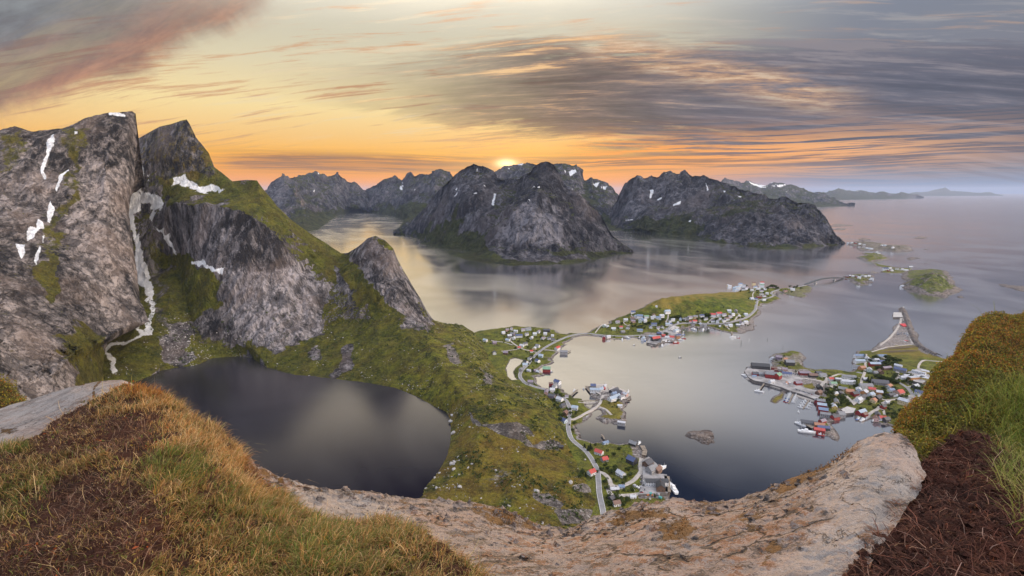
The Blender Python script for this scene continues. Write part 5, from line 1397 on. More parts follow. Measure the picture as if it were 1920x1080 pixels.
# roots and twigs in the peat
pts, nn = scatter(GP, 4200, r, (1500, 2040, 780, 1150))
n = len(pts)
blades('roots', pts, nn, .03 + .10 * r.random(n) ** 2 + .10 * (r.random(n) < .06), .0012 + .0022 * r.random(n) ** 2, 1.0 + .5 * r.random(n), pick(r, n, [(.17, .06, .04), (.30, .19, .15), (.07, .025, .018), (.12, .04, .025)], [3, 1.3, 4, 3]), r, (0, 0), M_BLADE, 'thin roots and twigs sticking out of the red peat')
# cushions of moss on the ledge and along the mound's crest
pts, nn = scatter(GM, 30000, r)
d_, px, py = region(pts, [([(200, 728), (240, 712), (300, 735), (322, 760), (290, 756), (225, 748)], 8, .85), ([(455, 850), (482, 868), (522, 920), (505, 930), (452, 885)], 10, .5)], .0)
k = r.random(len(pts)) < d_; pts, nn = pts[k], nn[k]; n = len(pts)
leaves('moss', pts + nn * .02 * r.random((n, 1)), nn, .006 + .006 * r.random(n), t_moss(pts, r, None, None), r, 'rusty orange moss on the crest of the turf mound')
pts, nn = scatter(GRIM, 60000, r)
d_, px, py = region(pts, [([(930, 950), (965, 958), (985, 972), (950, 978), (925, 965)], 8, .8), ([(1150, 975), (1170, 968), (1165, 985), (1150, 985)], 5, .8), ([(1190, 955), (1225, 950), (1222, 966), (1195, 965)], 6, .7), ([(1500, 890), (1560, 862), (1598, 840), (1592, 856), (1540, 884)], 6, .8), ([(1250, 990), (1285, 975), (1290, 1000), (1260, 1015)], 8, .4)], .004)
k = r.random(len(pts)) < d_; pts, nn = pts[k], nn[k]; n = len(pts)
leaves('moss', pts + nn * .03 * r.random((n, 1)), nn, .006 + .007 * r.random(n), pick(r, n, [(.20, .085, .02), (.12, .065, .018), (.07, .04, .015)], [3, 3, 3]), r, 'rusty brown moss cushions on the granite ledge')


def stones(name, G, n, cond, size, label, lim, mat):
    pts, nn = scatter(G, n, r, lim)
    pts = pts[cond(pts)]
    b = np.array([(1, 0, 0), (-1, 0, 0), (0, 1, 0), (0, -1, 0), (0, 0, 1), (0, 0, -1)], float); tri = np.array([(0, 2, 4), (2, 1, 4), (1, 3, 4), (3, 0, 4), (2, 0, 5), (1, 2, 5), (3, 1, 5), (0, 3, 5)])
    m = len(pts); S = (size[0] + (size[1] - size[0]) * r.random(m) ** 4)[:, None, None]
    V = pts[:, None, :] + (b[None] + r.normal(0, .3, (m, 6, 3))) * S * np.array([1, .9, .6])
    F = (np.arange(m)[:, None, None] * 6 + tri[None]).reshape(-1, 3)
    o = add_mesh(name, V.reshape(-1, 3), F, mat, False, kind='stuff'); o['label'] = label; o['category'] = 'stones'


def near_rim(p):
    px, py = project(p)
    d = line_d(px, py, [(q[0], q[1]) for q in rim_rows[0] if q[0] < 1610])
    return r.random(len(p)) < (np.exp(-d / 26.0) * .9 + .06 * (fbm(p * 3, 3) > .1)) * (px < 1620)


stones('gravel', GRIM, 9000, near_rim, (.006, .045), 'loose chips of granite lying along the brink of the ledge', (450, 1760, 780, 1100), M_GRANITE)
# little plants on the turf: reddish leaves and seed heads
pts, nn = scatter(GM, 16000, r)
f_ = fbm(pts * 3.2 + 50, 4)
k = (f_ > .22) & (r.random(len(pts)) < .8); pts, nn = pts[k], nn[k]; n = len(pts)
leaves('ground_plants', pts + np.array([0, 0, .05]) * r.random((n, 1)), nn, .006 + .010 * r.random(n), pick(r, n, [(.30, .07, .02), (.16, .05, .025), (.22, .16, .03), (.09, .10, .02)], [2, 3, 2, 3]), r, 'small rust-red and olive leaves among the turf grass')


def bare(p):
    d_, px, py = region(p, SOIL, 1.0)
    return (d_ < .6) & (r.random(len(p)) < .6)


stones('clods', GM, 9000, bare, (.004, .030), 'crumbs and clods of dark peat on the bare ground of the mound', (-120, 1000, 700, 1150), M_SOIL)
stones('clods', GP, 9000, lambda p: r.random(len(p)) < .8, (.004, .045), 'crumbs and clods of red-brown peat on the bank', (1500, 2040, 780, 1150), M_SOIL)
# ------------------------------------------------------------------ houses
WALLS = dict(w=('white', (.68, .70, .73)), r=('red', (.26, .025, .022)), g=('grey', (.27, .27, .28)), d=('dark', (.05, .05, .055)), c=('cream', (.58, .48, .30)), b=('pale-blue', (.42, .50, .58)), o=('orange', (.45, .22, .08)),
             n=('brown', (.14, .085, .06)), k=('black', (.025, .025, .028)), t=('pale-green', (.50, .60, .56)), y=('yellow', (.55, .42, .14)), v=('mauve', (.25, .20, .26)), p=('pink', (.50, .33, .30)))
ROOFS = dict(g=('grey', (.17, .175, .19)), d=('dark', (.06, .062, .075)), r=('red', (.38, .05, .042)), b=('blue', (.13, .19, .30)), p=('pale', (.40, .42, .46)), n=('brown', (.15, .085, .065)), G=('green', (.15, .27, .18)), k=('black', (.028, .03, .036)),
             v=('mauve', (.19, .16, .20)), o=('orange', (.32, .15, .09)), s=('grey-blue', (.27, .34, .42)), a=('navy', (.05, .07, .16)))
M_GLASS = plain('window glass', (.035, .045, .06), .12, var=.1)
M_TRIM = plain('white trim', (.72, .72, .72), .6, var=.06)
M_BRICK = plain('chimney brick', (.17, .10, .085), .9)
M_DOOR = plain('door paint', (.12, .05, .035), .6)
M_WOOD = plain('weathered timber', (.20, .165, .13), .85, var=.3, scale=2.0)
M_TAR = plain('tarred timber', (.045, .04, .038), .8, var=.3, scale=2.0)


def wallmat(k): return plain(WALLS[k][0] + ' painted boards', WALLS[k][1], .7, var=.10, scale=.8)
def roofmat(k): return plain(ROOFS[k][0] + ' roofing', ROOFS[k][1], .6, var=.14, scale=.6)


_mc = {}


def mesh_of(key, V, F):
    me = bpy.data.meshes.new(str(key[0])); me.from_pydata(V, [], F); me.update(); _mc[key] = me
    me.materials.append(None)
    return me


def put(name, me, mat, parent=None, loc=(0, 0, 0), rz=0.0, scale=None):
    o = bpy.data.objects.new(name, me); COL.objects.link(o)
    if not me.materials:
        me.materials.append(None)
    o.material_slots[0].link = 'OBJECT'; o.material_slots[0].material = mat
    if parent:
        o.parent = parent
    o.location = loc; o.rotation_euler = (0, 0, rz)
    if scale:
        o.scale = scale
    return o


def box_me(key, x0, x1, y0, y1, z0, z1):
    if key in _mc:
        return _mc[key]
    V = [(x, y, z) for z in (z0, z1) for y in (y0, y1) for x in (x0, x1)]
    return mesh_of(key, V, [(0, 2, 3, 1), (4, 5, 7, 6), (0, 1, 5, 4), (1, 3, 7, 5), (3, 2, 6, 7), (2, 0, 4, 6)])


UNIT = box_me(('box',), -.5, .5, -.5, .5, 0, 1)


def wall_me(L, W, Hh, rh):
    key = ('wall', L, W, Hh, rh)
    if key in _mc:
        return _mc[key]
    a, b = L / 2, W / 2
    V = [(-a, -b, -3), (a, -b, -3), (a, b, -3), (-a, b, -3), (-a, -b, Hh), (a, -b, Hh), (a, b, Hh), (-a, b, Hh), (-a, 0, Hh + rh), (a, 0, Hh + rh)]
    return mesh_of(key, V, [(0, 1, 5, 4), (2, 3, 7, 6), (1, 2, 6, 9, 5), (3, 0, 4, 8, 7), (4, 5, 9, 8), (6, 7, 8, 9)])


def roof_me(L, W, Hh, rh):
    key = ('roof', L, W, Hh, rh)
    if key in _mc:
        return _mc[key]
    a, b, t = L / 2 + .5, W / 2 + .55, .28
    dz = rh * .55 / (W / 2)
    V, F = [], []
    for s in (-1, 1):
        k = len(V)
        V += [(-a, s * b, Hh - dz + .06), (a, s * b, Hh - dz + .06), (a, 0, Hh + rh + .06), (-a, 0, Hh + rh + .06), (-a, s * b, Hh - dz + .06 + t), (a, s * b, Hh - dz + .06 + t), (a, 0, Hh + rh + .06 + t), (-a, 0, Hh + rh + .06 + t)]
        f = [(0, 1, 2, 3), (7, 6, 5, 4), (0, 4, 5, 1), (1, 5, 6, 2), (3, 7, 4, 0)]
        F += [tuple(k + i for i in (q if s > 0 else q[::-1])) for q in f]
    return mesh_of(key, V, F)


def flat_me(L, W, Hh):
    return box_me(('flat_roof', L, W, Hh), -L / 2 - .3, L / 2 + .3, -W / 2 - .3, W / 2 + .3, Hh + .003, Hh + .45)


def empty(name, loc, rz=0.0):
    o = bpy.data.objects.new(name, None); COL.objects.link(o); o.empty_display_size = 1
    o.location = loc; o.rotation_euler = (0, 0, rz)
    return o


ORD = 'first second third fourth fifth sixth seventh eighth ninth tenth eleventh twelfth thirteenth fourteenth fifteenth sixteenth seventeenth eighteenth nineteenth twentieth'.split()
HOMES = []
PENDING = []     # (object, singular, plural, phrase, px, group)


def name_later(o, sing, plur, phrase, px, cat, group):
    o['category'] = cat; o['group'] = group
    PENDING.append((o, sing, plur, phrase, px))


def name_all():
    by = {}
    for q in PENDING:
        by.setdefault((q[1], q[3]), []).append(q)
    for (s, ph), qs in by.items():
        qs.sort(key=lambda q: q[4])
        for i, (o, s_, pl, p_, x) in enumerate(qs):
            if len(qs) == 1:
                o['label'] = f'the only {s} {ph}'
            elif len(qs) == 2:
                o['label'] = f'{("left", "right")[i]} one of the two {pl} {ph}'
            else:
                o['label'] = f'{ORD[i] if i < len(ORD) else str(i + 1) + "th"} from left of {pl} {ph}'


def house(px, py, L, W, wall, roof, rot, phrase, Hh=None, rh=None, wins=True, flat=False, fine=True, kindname='house', group=None, label=None, chim=True):
    L, W = round(L * .94, 1), round(W * .94, 1)
    Hh = Hh if Hh is not None else (3.4 if L < 9 else 4.6 if L < 16 else 5.2)
    rh = rh if rh is not None else round(W * .36, 1)
    h = stand(px, py); D = (h - ORIGIN).length
    h = stand(px, py + .55 * Hh * FPX / D)
    x, y = h.x, h.y
    z = max(drop(x, y), 1.4)
    # rest on the quay or yard if there is one
    z = max(z, YARD_Z(px, py))
    HOMES.append((x, y, L))
    rz = rad(rot)
    t = empty(kindname, (x, y, z), rz)
    put('wall', wall_me(L, W, Hh, 0.0 if flat else rh), wallmat(wall), t)
    put('roof', flat_me(L, W, Hh) if flat else roof_me(L, W, Hh, rh), roofmat(roof), t)
    pxs = FPX / D
    tocam = (ORIGIN - h); tc = Vector((tocam.x, tocam.y)).normalized()
    sgn = 1 if (-math.sin(rz) * tc.x + math.cos(rz) * tc.y) > 0 else -1
    sgx = 1 if (math.cos(rz) * tc.x + math.sin(rz) * tc.y) > 0 else -1
    if fine and L * pxs > 6.5:
        if chim and not flat:
            put('chimney', UNIT, M_BRICK, t, (L * .18, 0, Hh + rh - .5), 0, (.8, .8, 1.6))
        nwin = int(max(2, min(9, L // 2.8)))
        floors = [1.5] if Hh < 5 else [1.3, Hh - 1.5]
        for fz in floors:
            for k in range(nwin):
                xx = -L / 2 + L * (k + .5) / nwin
                if fz == floors[0] and k == nwin // 2:
                    put('door', UNIT, M_DOOR, t, (xx, sgn * (W / 2 + .03), 0.0), 0, (1.1, .12, 2.2))
                    continue
                put('window', UNIT, M_GLASS, t, (xx, sgn * (W / 2 + .03), fz), 0, (1.2, .12, 1.3))
        for yy in (-W * .22, W * .22):
            put('window', UNIT, M_GLASS, t, (sgx * (L / 2 + .03), yy, 1.5), 0, (.12, 1.1, 1.3))
    wn, rn = WALLS[wall][0], ROOFS[roof][0]
    sing = f'{wn} {rn}-roofed {kindname.replace("_", " ")}'
    g = group or (kindname.replace('_', ' ') + 's ' + phrase)
    if label:
        t['label'] = label; t['category'] = kindname.replace('_', ' '); t['group'] = g
    else:
        name_later(t, sing, sing + 's', phrase, px, kindname.replace('_', ' '), g)
    return t


_yards = [o for o in COL.objects if o.name.split('.')[0] in ('quay', 'yard', 'schoolyard', 'parking_area')]
_yb = []
for o in _yards:
    me = o.data
    _yb.append((np.array([project(np.array(me.vertices[i].co))[0] * 1.0 for i in me.polygons[0].vertices]), np.array([project(np.array(me.vertices[i].co))[1] * 1.0 for i in me.polygons[0].vertices]), me.vertices[0].co.z))


def YARD_Z(px, py):
    z = -10.0
    for xs, ys, zz in _yb:
        if poly_sd(np.array([float(px)]), np.array([float(py)]), np.stack([xs, ys], 1))[0] > -1.5:
            z = max(z, zz)
    return z


def rr(i, a=18):
    return ((i * 73) % 41 / 40 - .5) * 2 * a


P1 = 'in the hamlet before the road bridge'
for i, (x, y, L, W, wl, rf) in enumerate([
        (910, 638.5, 12, 9, 'w', 's'), (927, 643, 11, 9, 'v', 'v'), (927, 662, 12, 9, 'w', 'd'), (948, 662, 12, 9, 'n', 'v'), (952, 638, 11, 8, 'w', 's'), (943.5, 624, 10, 8, 'w', 'p'), (951, 619, 10, 8, 'p', 'v'), (959, 617, 14, 8, 'w', 'v'), (967, 621.5, 11, 8, 'w', 'p'), (961, 626.5, 12, 9, 'v', 'g'), (955, 630, 13, 9, 'g', 'p'),
        (973, 630, 20, 9, 'w', 'a'), (963.5, 634.5, 13, 8, 'w', 'p'), (978.5, 648.7, 11, 9, 'w', 'p'), (985, 645, 11, 9, 'w', 'd'), (973, 652.3, 8, 7, 'w', 'r'), (996.5, 659, 8, 7, 'w', 'r'), (1002, 654, 11, 9, 'c', 'p'), (1008, 649, 11, 9, 'w', 'g'), (987.5, 627, 10, 8, 'w', 'g'), (1002.5, 626.5, 11, 9, 't', 'p'), (1022.4, 626, 10, 9, 'w', 'p'),
        (996.5, 633.7, 12, 8, 'w', 'p'), (1018, 635, 11, 8, 'w', 'v'), (1030, 634.5, 11, 8, 'w', 'd'), (1036.5, 637, 10, 8, 'g', 'd'), (1036, 629.5, 8, 7, 'w', 'p'), (1010, 622, 10, 8, 'w', 'v'), (990, 617.5, 18, 10, 'b', 'g'), (981, 618.5, 12, 8, 'w', 'v'), (1025, 620, 20, 9, 'k', 'd'), (1014, 667.4, 11, 9, 'b', 's'), (1008, 677, 11, 9, 'w', 'a')]):
    house(x, y, L, W, wl, rf, rr(i, 35) + (90 if i % 5 == 2 else 0), P1)
P2 = 'along the bend of the shore road'
for i, (x, y, L, W, wl, rf) in enumerate([
        (993, 672, 10, 8, 'w', 'd'), (986, 679, 9, 8, 'w', 'k'), (984.5, 684.5, 12, 9, 'w', 's'), (976, 693.5, 11, 7, 'g', 'g'), (991.7, 695, 9, 6, 'w', 'p'), (1009, 697.5, 9, 7, 'g', 'p'), (1003, 695, 8, 6, 'v', 'v'), (994.7, 716.7, 12, 9, 'g', 'v'), (1033, 721, 8, 6, 'r', 'n'), (1040, 725, 12, 8, 'w', 'g'), (1045, 717.5, 15, 10, 'w', 'a'),
        (1035.5, 731.5, 10, 9, 'w', 'p'), (1024, 735.7, 16, 8, 'p', 'v'), (1034.3, 743, 14, 9, 'v', 'd'), (1049.3, 749, 13, 10, 'w', 'p'), (1054.7, 761, 11, 9, 'g', 'd'), (1062.6, 743.5, 7, 6, 'w', 'v'), (1077.6, 765, 12, 9, 'w', 's'), (1059.6, 775, 11, 9, 'n', 'n'), (1056, 788.7, 13, 10, 'b', 'a'), (1052, 838, 7, 5, 'k', 'k')]):
    house(x, y, L, W, wl, rf, rr(i + 3, 30) + (70 if i % 3 == 0 else -25), P2)
house(1045, 653, 18, 9, 'w', 'r', 55, '', label='white boathouse with a bright red roof beside the long grey quay', kindname='boathouse')
house(1057, 661.5, 20, 9, 'g', 'g', -4, '', label='long grey quay building on piles beside the red-roofed boathouse', kindname='quay_building')
house(1024.8, 693.5, 18, 13, 'r', 'G', -8, '', label='dark red boathouse with a faded green roof standing in the shallows', kindname='boathouse')
P3 = 'on the rocky causeway islet'
for i, (x, y, L, W, wl, rf, ro) in enumerate([
        (1112, 727, 11, 9, 'g', 'a', -5), (1115, 734, 20, 8, 'w', 's', -6), (1126, 731.5, 14, 8, 'w', 's', 50), (1131, 731, 7, 6, 'r', 'r', 10), (1133.6, 727, 10, 5, 'w', 'p', 60), (1151, 733, 24, 9, 'd', 'd', 42), (1160, 736, 15, 10, 'v', 'd', -35), (1147.4, 748, 15, 11, 'w', 's', 35), (1156.4, 743.5, 15, 8, 'b', 's', 40), (1151, 738.5, 11, 7, 'b', 'b', 35), (1166, 745.5, 11, 7, 'w', 'g', 30), (1171, 739.5, 14, 7, 'p', 'p', -50), (1162, 761, 9, 5, 'w', 'p', 0)]):
    house(x, y, L, W, wl, rf, ro, P3)
house(1165, 794, 14, 7, 'g', 'p', -20, '', label='grey concrete quay shed on the point of the causeway islet', kindname='shed', flat=True)
P4 = 'around the near harbour below the ledge'
for i, (x, y, L, W, wl, rf, ro, hh) in enumerate([
        (1135, 830.5, 11, 6, 'b', 'b', 30, 3), (1123, 848.5, 13, 9, 'w', 'r', -38, 4.6), (1133, 861.5, 10, 9, 'g', 'r', 25, 4), (1109, 886, 11, 9, 'w', 'r', 35, 4.6), (1164, 888.5, 13, 9, 'w', 'p', -55, 4), (1184.5, 863.5, 14, 12, 'd', 'a', -50, 6), (1187, 832, 13, 9, 'd', 'g', -40, 4), (1214.5, 872, 15, 11, 'n', 'd', 40, 5), (1222, 884, 18, 12, 'g', 'g', 40, 6),
        (1232.5, 886, 14, 9, 'n', 'n', 50, 4), (1238, 917, 14, 12, 'n', 'k', 80, 6), (1165, 913, 8, 6, 'w', 'b', 0, 3), (1152, 917, 12, 6, 'g', 'p', 5, 2.6), (1186.5, 931.5, 8, 6, 'w', 'p', 0, 2.6), (1155.5, 944, 10, 8, 'w', 'n', 15, 4), (1147, 935, 8, 7, 'd', 'd', 40, 3.6)]):
    house(x, y, L, W, wl, rf, ro, P4, Hh=hh)
house(1230, 907.5, 33, 10, 'w', 'k', 0, '', Hh=6, rh=2.6, label='long white quay hall with a black roof at the near harbour', kindname='hall')
P5 = 'on the lower slope of the grassy hill'
for i, (x, y, L, W, wl, rf) in enumerate([
        (1133, 611, 13, 9, 't', 'p'), (1139, 612.5, 8, 7, 'w', 'p'), (1150, 617, 13, 10, 't', 'p'), (1164.6, 614, 10, 8, 'w', 'r'), (1177, 615, 15, 10, 'w', 'd'), (1158, 604, 12, 9, 'w', 'v'), (1173, 600, 13, 9, 'w', 'p'), (1187, 585.5, 14, 10, 'w', 'a'), (1190.6, 593.5, 10, 8, 'w', 's'), (1199.5, 593, 20, 10, 'w', 'b'), (1185.4, 597.5, 14, 8, 'g', 'n'), (1187, 602.7, 13, 9, 'p', 'v'),
        (1200, 601.5, 13, 10, 't', 's'), (1205, 599.5, 9, 8, 'w', 'b'), (1209.5, 601.5, 10, 8, 'w', 'p'), (1212, 594, 15, 8, 'w', 'G'), (1226, 592, 18, 10, 'w', 'n'), (1223, 595.5, 10, 7, 'w', 'p'), (1234.5, 596, 16, 8, 'w', 'b'), (1240.5, 592.3, 15, 9, 'w', 'p'), (1219.8, 613.6, 13, 9, 'w', 'a'), (1226, 608.4, 17, 9, 'b', 'a'), (1199.5, 620, 17, 9, 'w', 'b'), (1167.7, 622.5, 12, 8, 'g', 'g'),
        (1241.7, 614, 13, 9, 'w', 'd'), (1233.9, 615, 9, 7, 'w', 'v'), (1251.5, 608.4, 13, 9, 'w', 's'), (1257, 608, 10, 8, 'w', 'a'), (1255.7, 602.7, 11, 8, 'w', 'g'), (1261.5, 599.6, 12, 7, 'w', 'p'), (1230.7, 574.6, 6, 4, 'w', 'p')]):
    house(x, y, L, W, wl, rf, rr(i, 15) + (0 if i % 4 else 80), P5)
house(1251, 584.5, 20, 10, 'w', 's', 20, '', Hh=6, label='large white winged house standing alone above the village at the track top', kindname='house')
P6 = 'on the hill shore beyond the fish quay'
for i, (x, y, L, W, wl, rf) in enumerate([
        (1275.5, 598, 11, 8, 'b', 'a'), (1282.8, 599, 10, 8, 'w', 'g'), (1288, 597.5, 12, 8, 'g', 'd'), (1294, 595, 14, 8, 'w', 'v'), (1294.6, 603.5, 8, 6, 'w', 'r'), (1271, 605, 9, 6, 'w', 'p'), (1304, 594.4, 14, 10, 'c', 'g'), (1315.8, 592.3, 15, 9, 'w', 'a'), (1323, 597.5, 13, 7, 'w', 'd'), (1302.3, 603, 13, 10, 'w', 'r'), (1312, 602.7, 10, 9, 'c', 'g'), (1336, 590.7, 19, 11, 'w', 'r'), (1347.6, 588.6, 18, 11, 'w', 'r'),
        (1357.5, 590.5, 12, 9, 'w', 'v'), (1366.5, 583.5, 13, 10, 'b', 'p'), (1379.5, 584, 18, 10, 'g', 'v'), (1374, 590, 11, 8, 'w', 'p'), (1368.5, 594, 13, 9, 'w', 'v'), (1398, 590, 12, 9, 'b', 'p'), (1336.5, 602, 11, 8, 'w', 'd'), (1345.5, 602.7, 13, 9, 'w', 'g'), (1357.5, 601, 11, 8, 'w', 'd'), (1363, 598, 14, 9, 'w', 'n'), (1350, 598, 7, 6, 'w', 'p'), (1386, 593.3, 8, 6, 'c', 'p'),
        (1390.5, 605.8, 15, 9, 'w', 'v'), (1397.8, 604.3, 14, 9, 'w', 'p'), (1369, 610.5, 12, 10, 'w', 'p'), (1383.5, 610, 13, 8, 'g', 'p'), (1362, 611, 8, 6, 'c', 'p'), (1314.8, 608.8, 16, 11, 'g', 'p'), (1299, 608.4, 11, 8, 'g', 'd'), (1321.6, 611, 10, 8, 'g', 'g'), (1349.7, 611.6, 6, 4, 'w', 'p')]):
    house(x, y, L, W, wl, rf, rr(i + 7, 16) + (0 if i % 5 else 75), P6)
P7 = 'beyond the hill towards the arched bridge'
for i, (x, y, L, W, wl, rf) in enumerate([
        (1388, 533.5, 17, 10, 'w', 'b'), (1381, 539.5, 15, 10, 'w', 's'), (1376.5, 541, 12, 9, 'b', 's'), (1385, 539, 12, 9, 'w', 's'), (1368, 537.5, 15, 8, 'w', 'p'), (1380.6, 545, 13, 8, 'w', 's'), (1395, 535.6, 12, 9, 'w', 'g'), (1393.6, 543, 12, 8, 'w', 'd'), (1399.4, 540.3, 15, 8, 'w', 'v'), (1413, 532, 15, 9, 'c', 'n'), (1428.5, 531, 18, 9, 'w', 'r'), (1428.5, 535.8, 17, 10, 'w', 'G'), (1416, 539, 14, 9, 'w', 'b'),
        (1421.8, 541.9, 14, 8, 'w', 'p'), (1433.8, 542.4, 11, 10, 'w', 'p'), (1427.5, 546, 14, 10, 'w', 'v'), (1438, 550.7, 11, 9, 'w', 'p'), (1427.5, 552.5, 15, 9, 'w', 'g'), (1432.7, 555.4, 13, 8, 'w', 'v'), (1422.8, 557.5, 20, 9, 'r', 'n'), (1417, 561, 12, 9, 'w', 'a'), (1409.3, 560.6, 14, 10, 'b', 'p'), (1432, 562.7, 14, 8, 'w', 'p'), (1409.8, 544.5, 13, 7, 'w', 'p'), (1365, 535.4, 9, 5, 'c', 'p'), (1486, 543, 16, 9, 'w', 'p'), (1473, 546, 14, 8, 'p', 'n')]):
    house(x, y, L, W, wl, rf, rr(i + 2, 14), P7)
P8 = 'on the red-roofed fish quay'
house(1229, 636.8, 27, 12, 'd', 'r', 25, '', Hh=7, label='largest red-roofed warehouse on the fish quay below the grassy hill', kindname='warehouse')
for i, (x, y, L, W, wl, rf, ro) in enumerate([(1259, 634.5, 15, 11, 'w', 'r', -20), (1250.5, 634, 12, 8, 'w', 'p', -10), (1243.8, 630, 10, 7, 'r', 'r', 5), (1220.8, 632, 13, 7, 'g', 's', -30), (1235.4, 626, 13, 9, 'd', 'a', 0), (1267.5, 621.5, 17, 9, 'w', 's', 40), (1271.5, 629, 13, 8, 'b', 'a', 20), (1271, 632.5, 12, 7, 'o', 'n', 15), (1245, 638, 14, 8, 'w', 'g', 10), (1238, 641, 10, 7, 'g', 'd', 60), (1132.3, 633.5, 14, 9, 'r', 'v', 80), (1140.6, 631.5, 12, 8, 'w', 'p', 20), (1205.7, 635.8, 15, 9, 'w', 's', 60)]):
    house(x, y, L, W, wl, rf, ro, P8 if x > 1210 else 'on piles at the hill village shore')
P9 = 'on the spit before the far rocky island'
for i, (x, y, L, W, wl, rf) in enumerate([(1660, 505, 26, 15, 'w', 'a'), (1668.6, 503.5, 16, 10, 'w', 'p'), (1682, 505, 18, 9, 'w', 'g'), (1691.5, 505.8, 14, 11, 'w', 'p'), (1698.5, 507, 20, 9, 'w', 'p'), (1666, 507.8, 13, 8, 'r', 'g'), (1672, 507.5, 12, 10, 'w', 'p'), (1707, 501.5, 22, 10, 'g', 'p')]):
    house(x, y, L, W, wl, rf, rr(i, 10), P9, Hh=7 if i == 0 else 5)
P10 = 'on the small island across the arched bridge'
for i, (x, y, wl, rf) in enumerate([(1588, 519, 'r', 'g'), (1593, 518, 'r', 'p'), (1599, 518.5, 'w', 'p'), (1606, 519, 'r', 'g'), (1611, 520.5, 'w', 'p'), (1617, 517, 'w', 'g'), (1622, 518.5, 'w', 'p'), (1629, 518, 'w', 'p'), (1635, 522, 'w', 'g'), (1632, 525, 'g', 'p')]):
    house(x, y, 13, 9, wl, rf, rr(i, 25), P10, fine=False)
P11 = 'on the far islands under the mountain'
for i, (x, y, wl, rf) in enumerate([(1590, 456.5, 'w', 'p'), (1597, 455.5, 'w', 'p'), (1604, 456, 'r', 'g'), (1612, 457.5, 'w', 'p'), (1620, 459, 'w', 'g'), (1654, 460.5, 'w', 'p'), (1659, 460.5, 'b', 'p'), (1625, 466, 'w', 'p'), (1630, 466.5, 'w', 's'), (1634, 467, 'w', 'p'), (1674, 464.5, 'w', 'p'), (1644, 474, 'w', 'p'), (1647, 475, 'w', 'g')]):
    house(x, y, 18, 11, wl, rf, rr(i, 15), P11, fine=False, Hh=6)
house(1691, 537, 14, 9, 'w', 'p', 10, '', label='small white cabin at the left foot of the far rocky island', kindname='cabin', fine=False)
# the town on the point
P12 = 'on the western quay of the town'
house(1425, 689, 40, 17, 'd', 'k', -14, '', Hh=7, rh=5, label='long black-roofed fish hall at the western tip of the town', kindname='warehouse')
house(1446, 706, 27, 12, 'r', 'g', -20, '', Hh=9, rh=5, label='largest red warehouse with grey-green roof on the western quay', kindname='warehouse')
house(1458, 707.5, 16, 12, 'r', 'G', 40, '', Hh=9, rh=4.5, label='red gabled wing joined to the largest red warehouse on the quay', kindname='warehouse')
for i, (x, y, L, W, wl, rf, ro) in enumerate([(1415.5, 703.5, 13, 10, 'r', 'd', -10), (1414, 708, 8, 5, 'b', 'b', 0), (1429, 704, 17, 8, 'g', 'g', -8), (1460, 670.5, 14, 11, 'v', 'v', -20), (1447.5, 672, 9, 7, 'w', 'p', 30), (1471.6, 674.5, 10, 8, 'c', 'o', 10), (1451, 692.5, 13, 6, 'r', 'n', -22), (1457, 696.5, 12, 6, 'r', 'n', -22), (1463, 698, 10, 6, 'r', 'd', -20), (1470.5, 694.5, 12, 8, 'p', 'v', -10), (1474.6, 703, 20, 9, 'w', 'a', -18), (1446.5, 718, 12, 7, 'w', 'p', 20),
                                            (1508, 700.5, 24, 9, 'r', 'v', -6), (1524, 705, 18, 10, 'd', 'n', -8), (1534, 700, 12, 9, 'd', 'd', 0), (1541.8, 704.5, 15, 11, 'w', 'g', 0), (1496, 719, 15, 10, 'r', 'v', 10), (1536.5, 727, 14, 10, 'k', 'k', 75), (1534.7, 738.5, 14, 9, 'n', 'n', 35)]):
    house(x, y, L, W, wl, rf, ro, P12)
house(1480, 681, 20, 14, 'd', 'g', -8, '', Hh=8, label='tall dark house with white band beneath the western rock knoll', kindname='house')
P13 = 'in the red boat-shed row over the water'
for i, (x, y, L, W, wl, rf, ro) in enumerate([(1530.5, 752, 9, 7, 'r', 'g', 60), (1538.5, 753, 15, 9, 'r', 'g', -20), (1540.5, 760.5, 16, 9, 'r', 's', -20), (1543, 770, 16, 10, 'r', 'b', -22), (1547, 779.5, 17, 8, 'g', 'g', -22), (1541.5, 791, 13, 8, 'r', 'v', 25), (1565.6, 783, 14, 9, 'r', 'd', 15), (1562, 780, 9, 7, 'd', 'd', 40)]):
    house(x, y, L, W, wl, rf, ro, P13)
P14 = 'on the southern fish pier'
for i, (x, y, L, W, wl, rf, ro) in enumerate([(1535.7, 798.5, 17, 9, 'o', 'o', -15), (1543, 803.5, 20, 8, 'd', 'a', -10), (1535.5, 809, 17, 8, 'r', 'r', -22), (1516, 795.5, 26, 9, 'g', 'd', -22)]):
    house(x, y, L, W, wl, rf, ro, P14)
P15 = 'in the middle of the town'
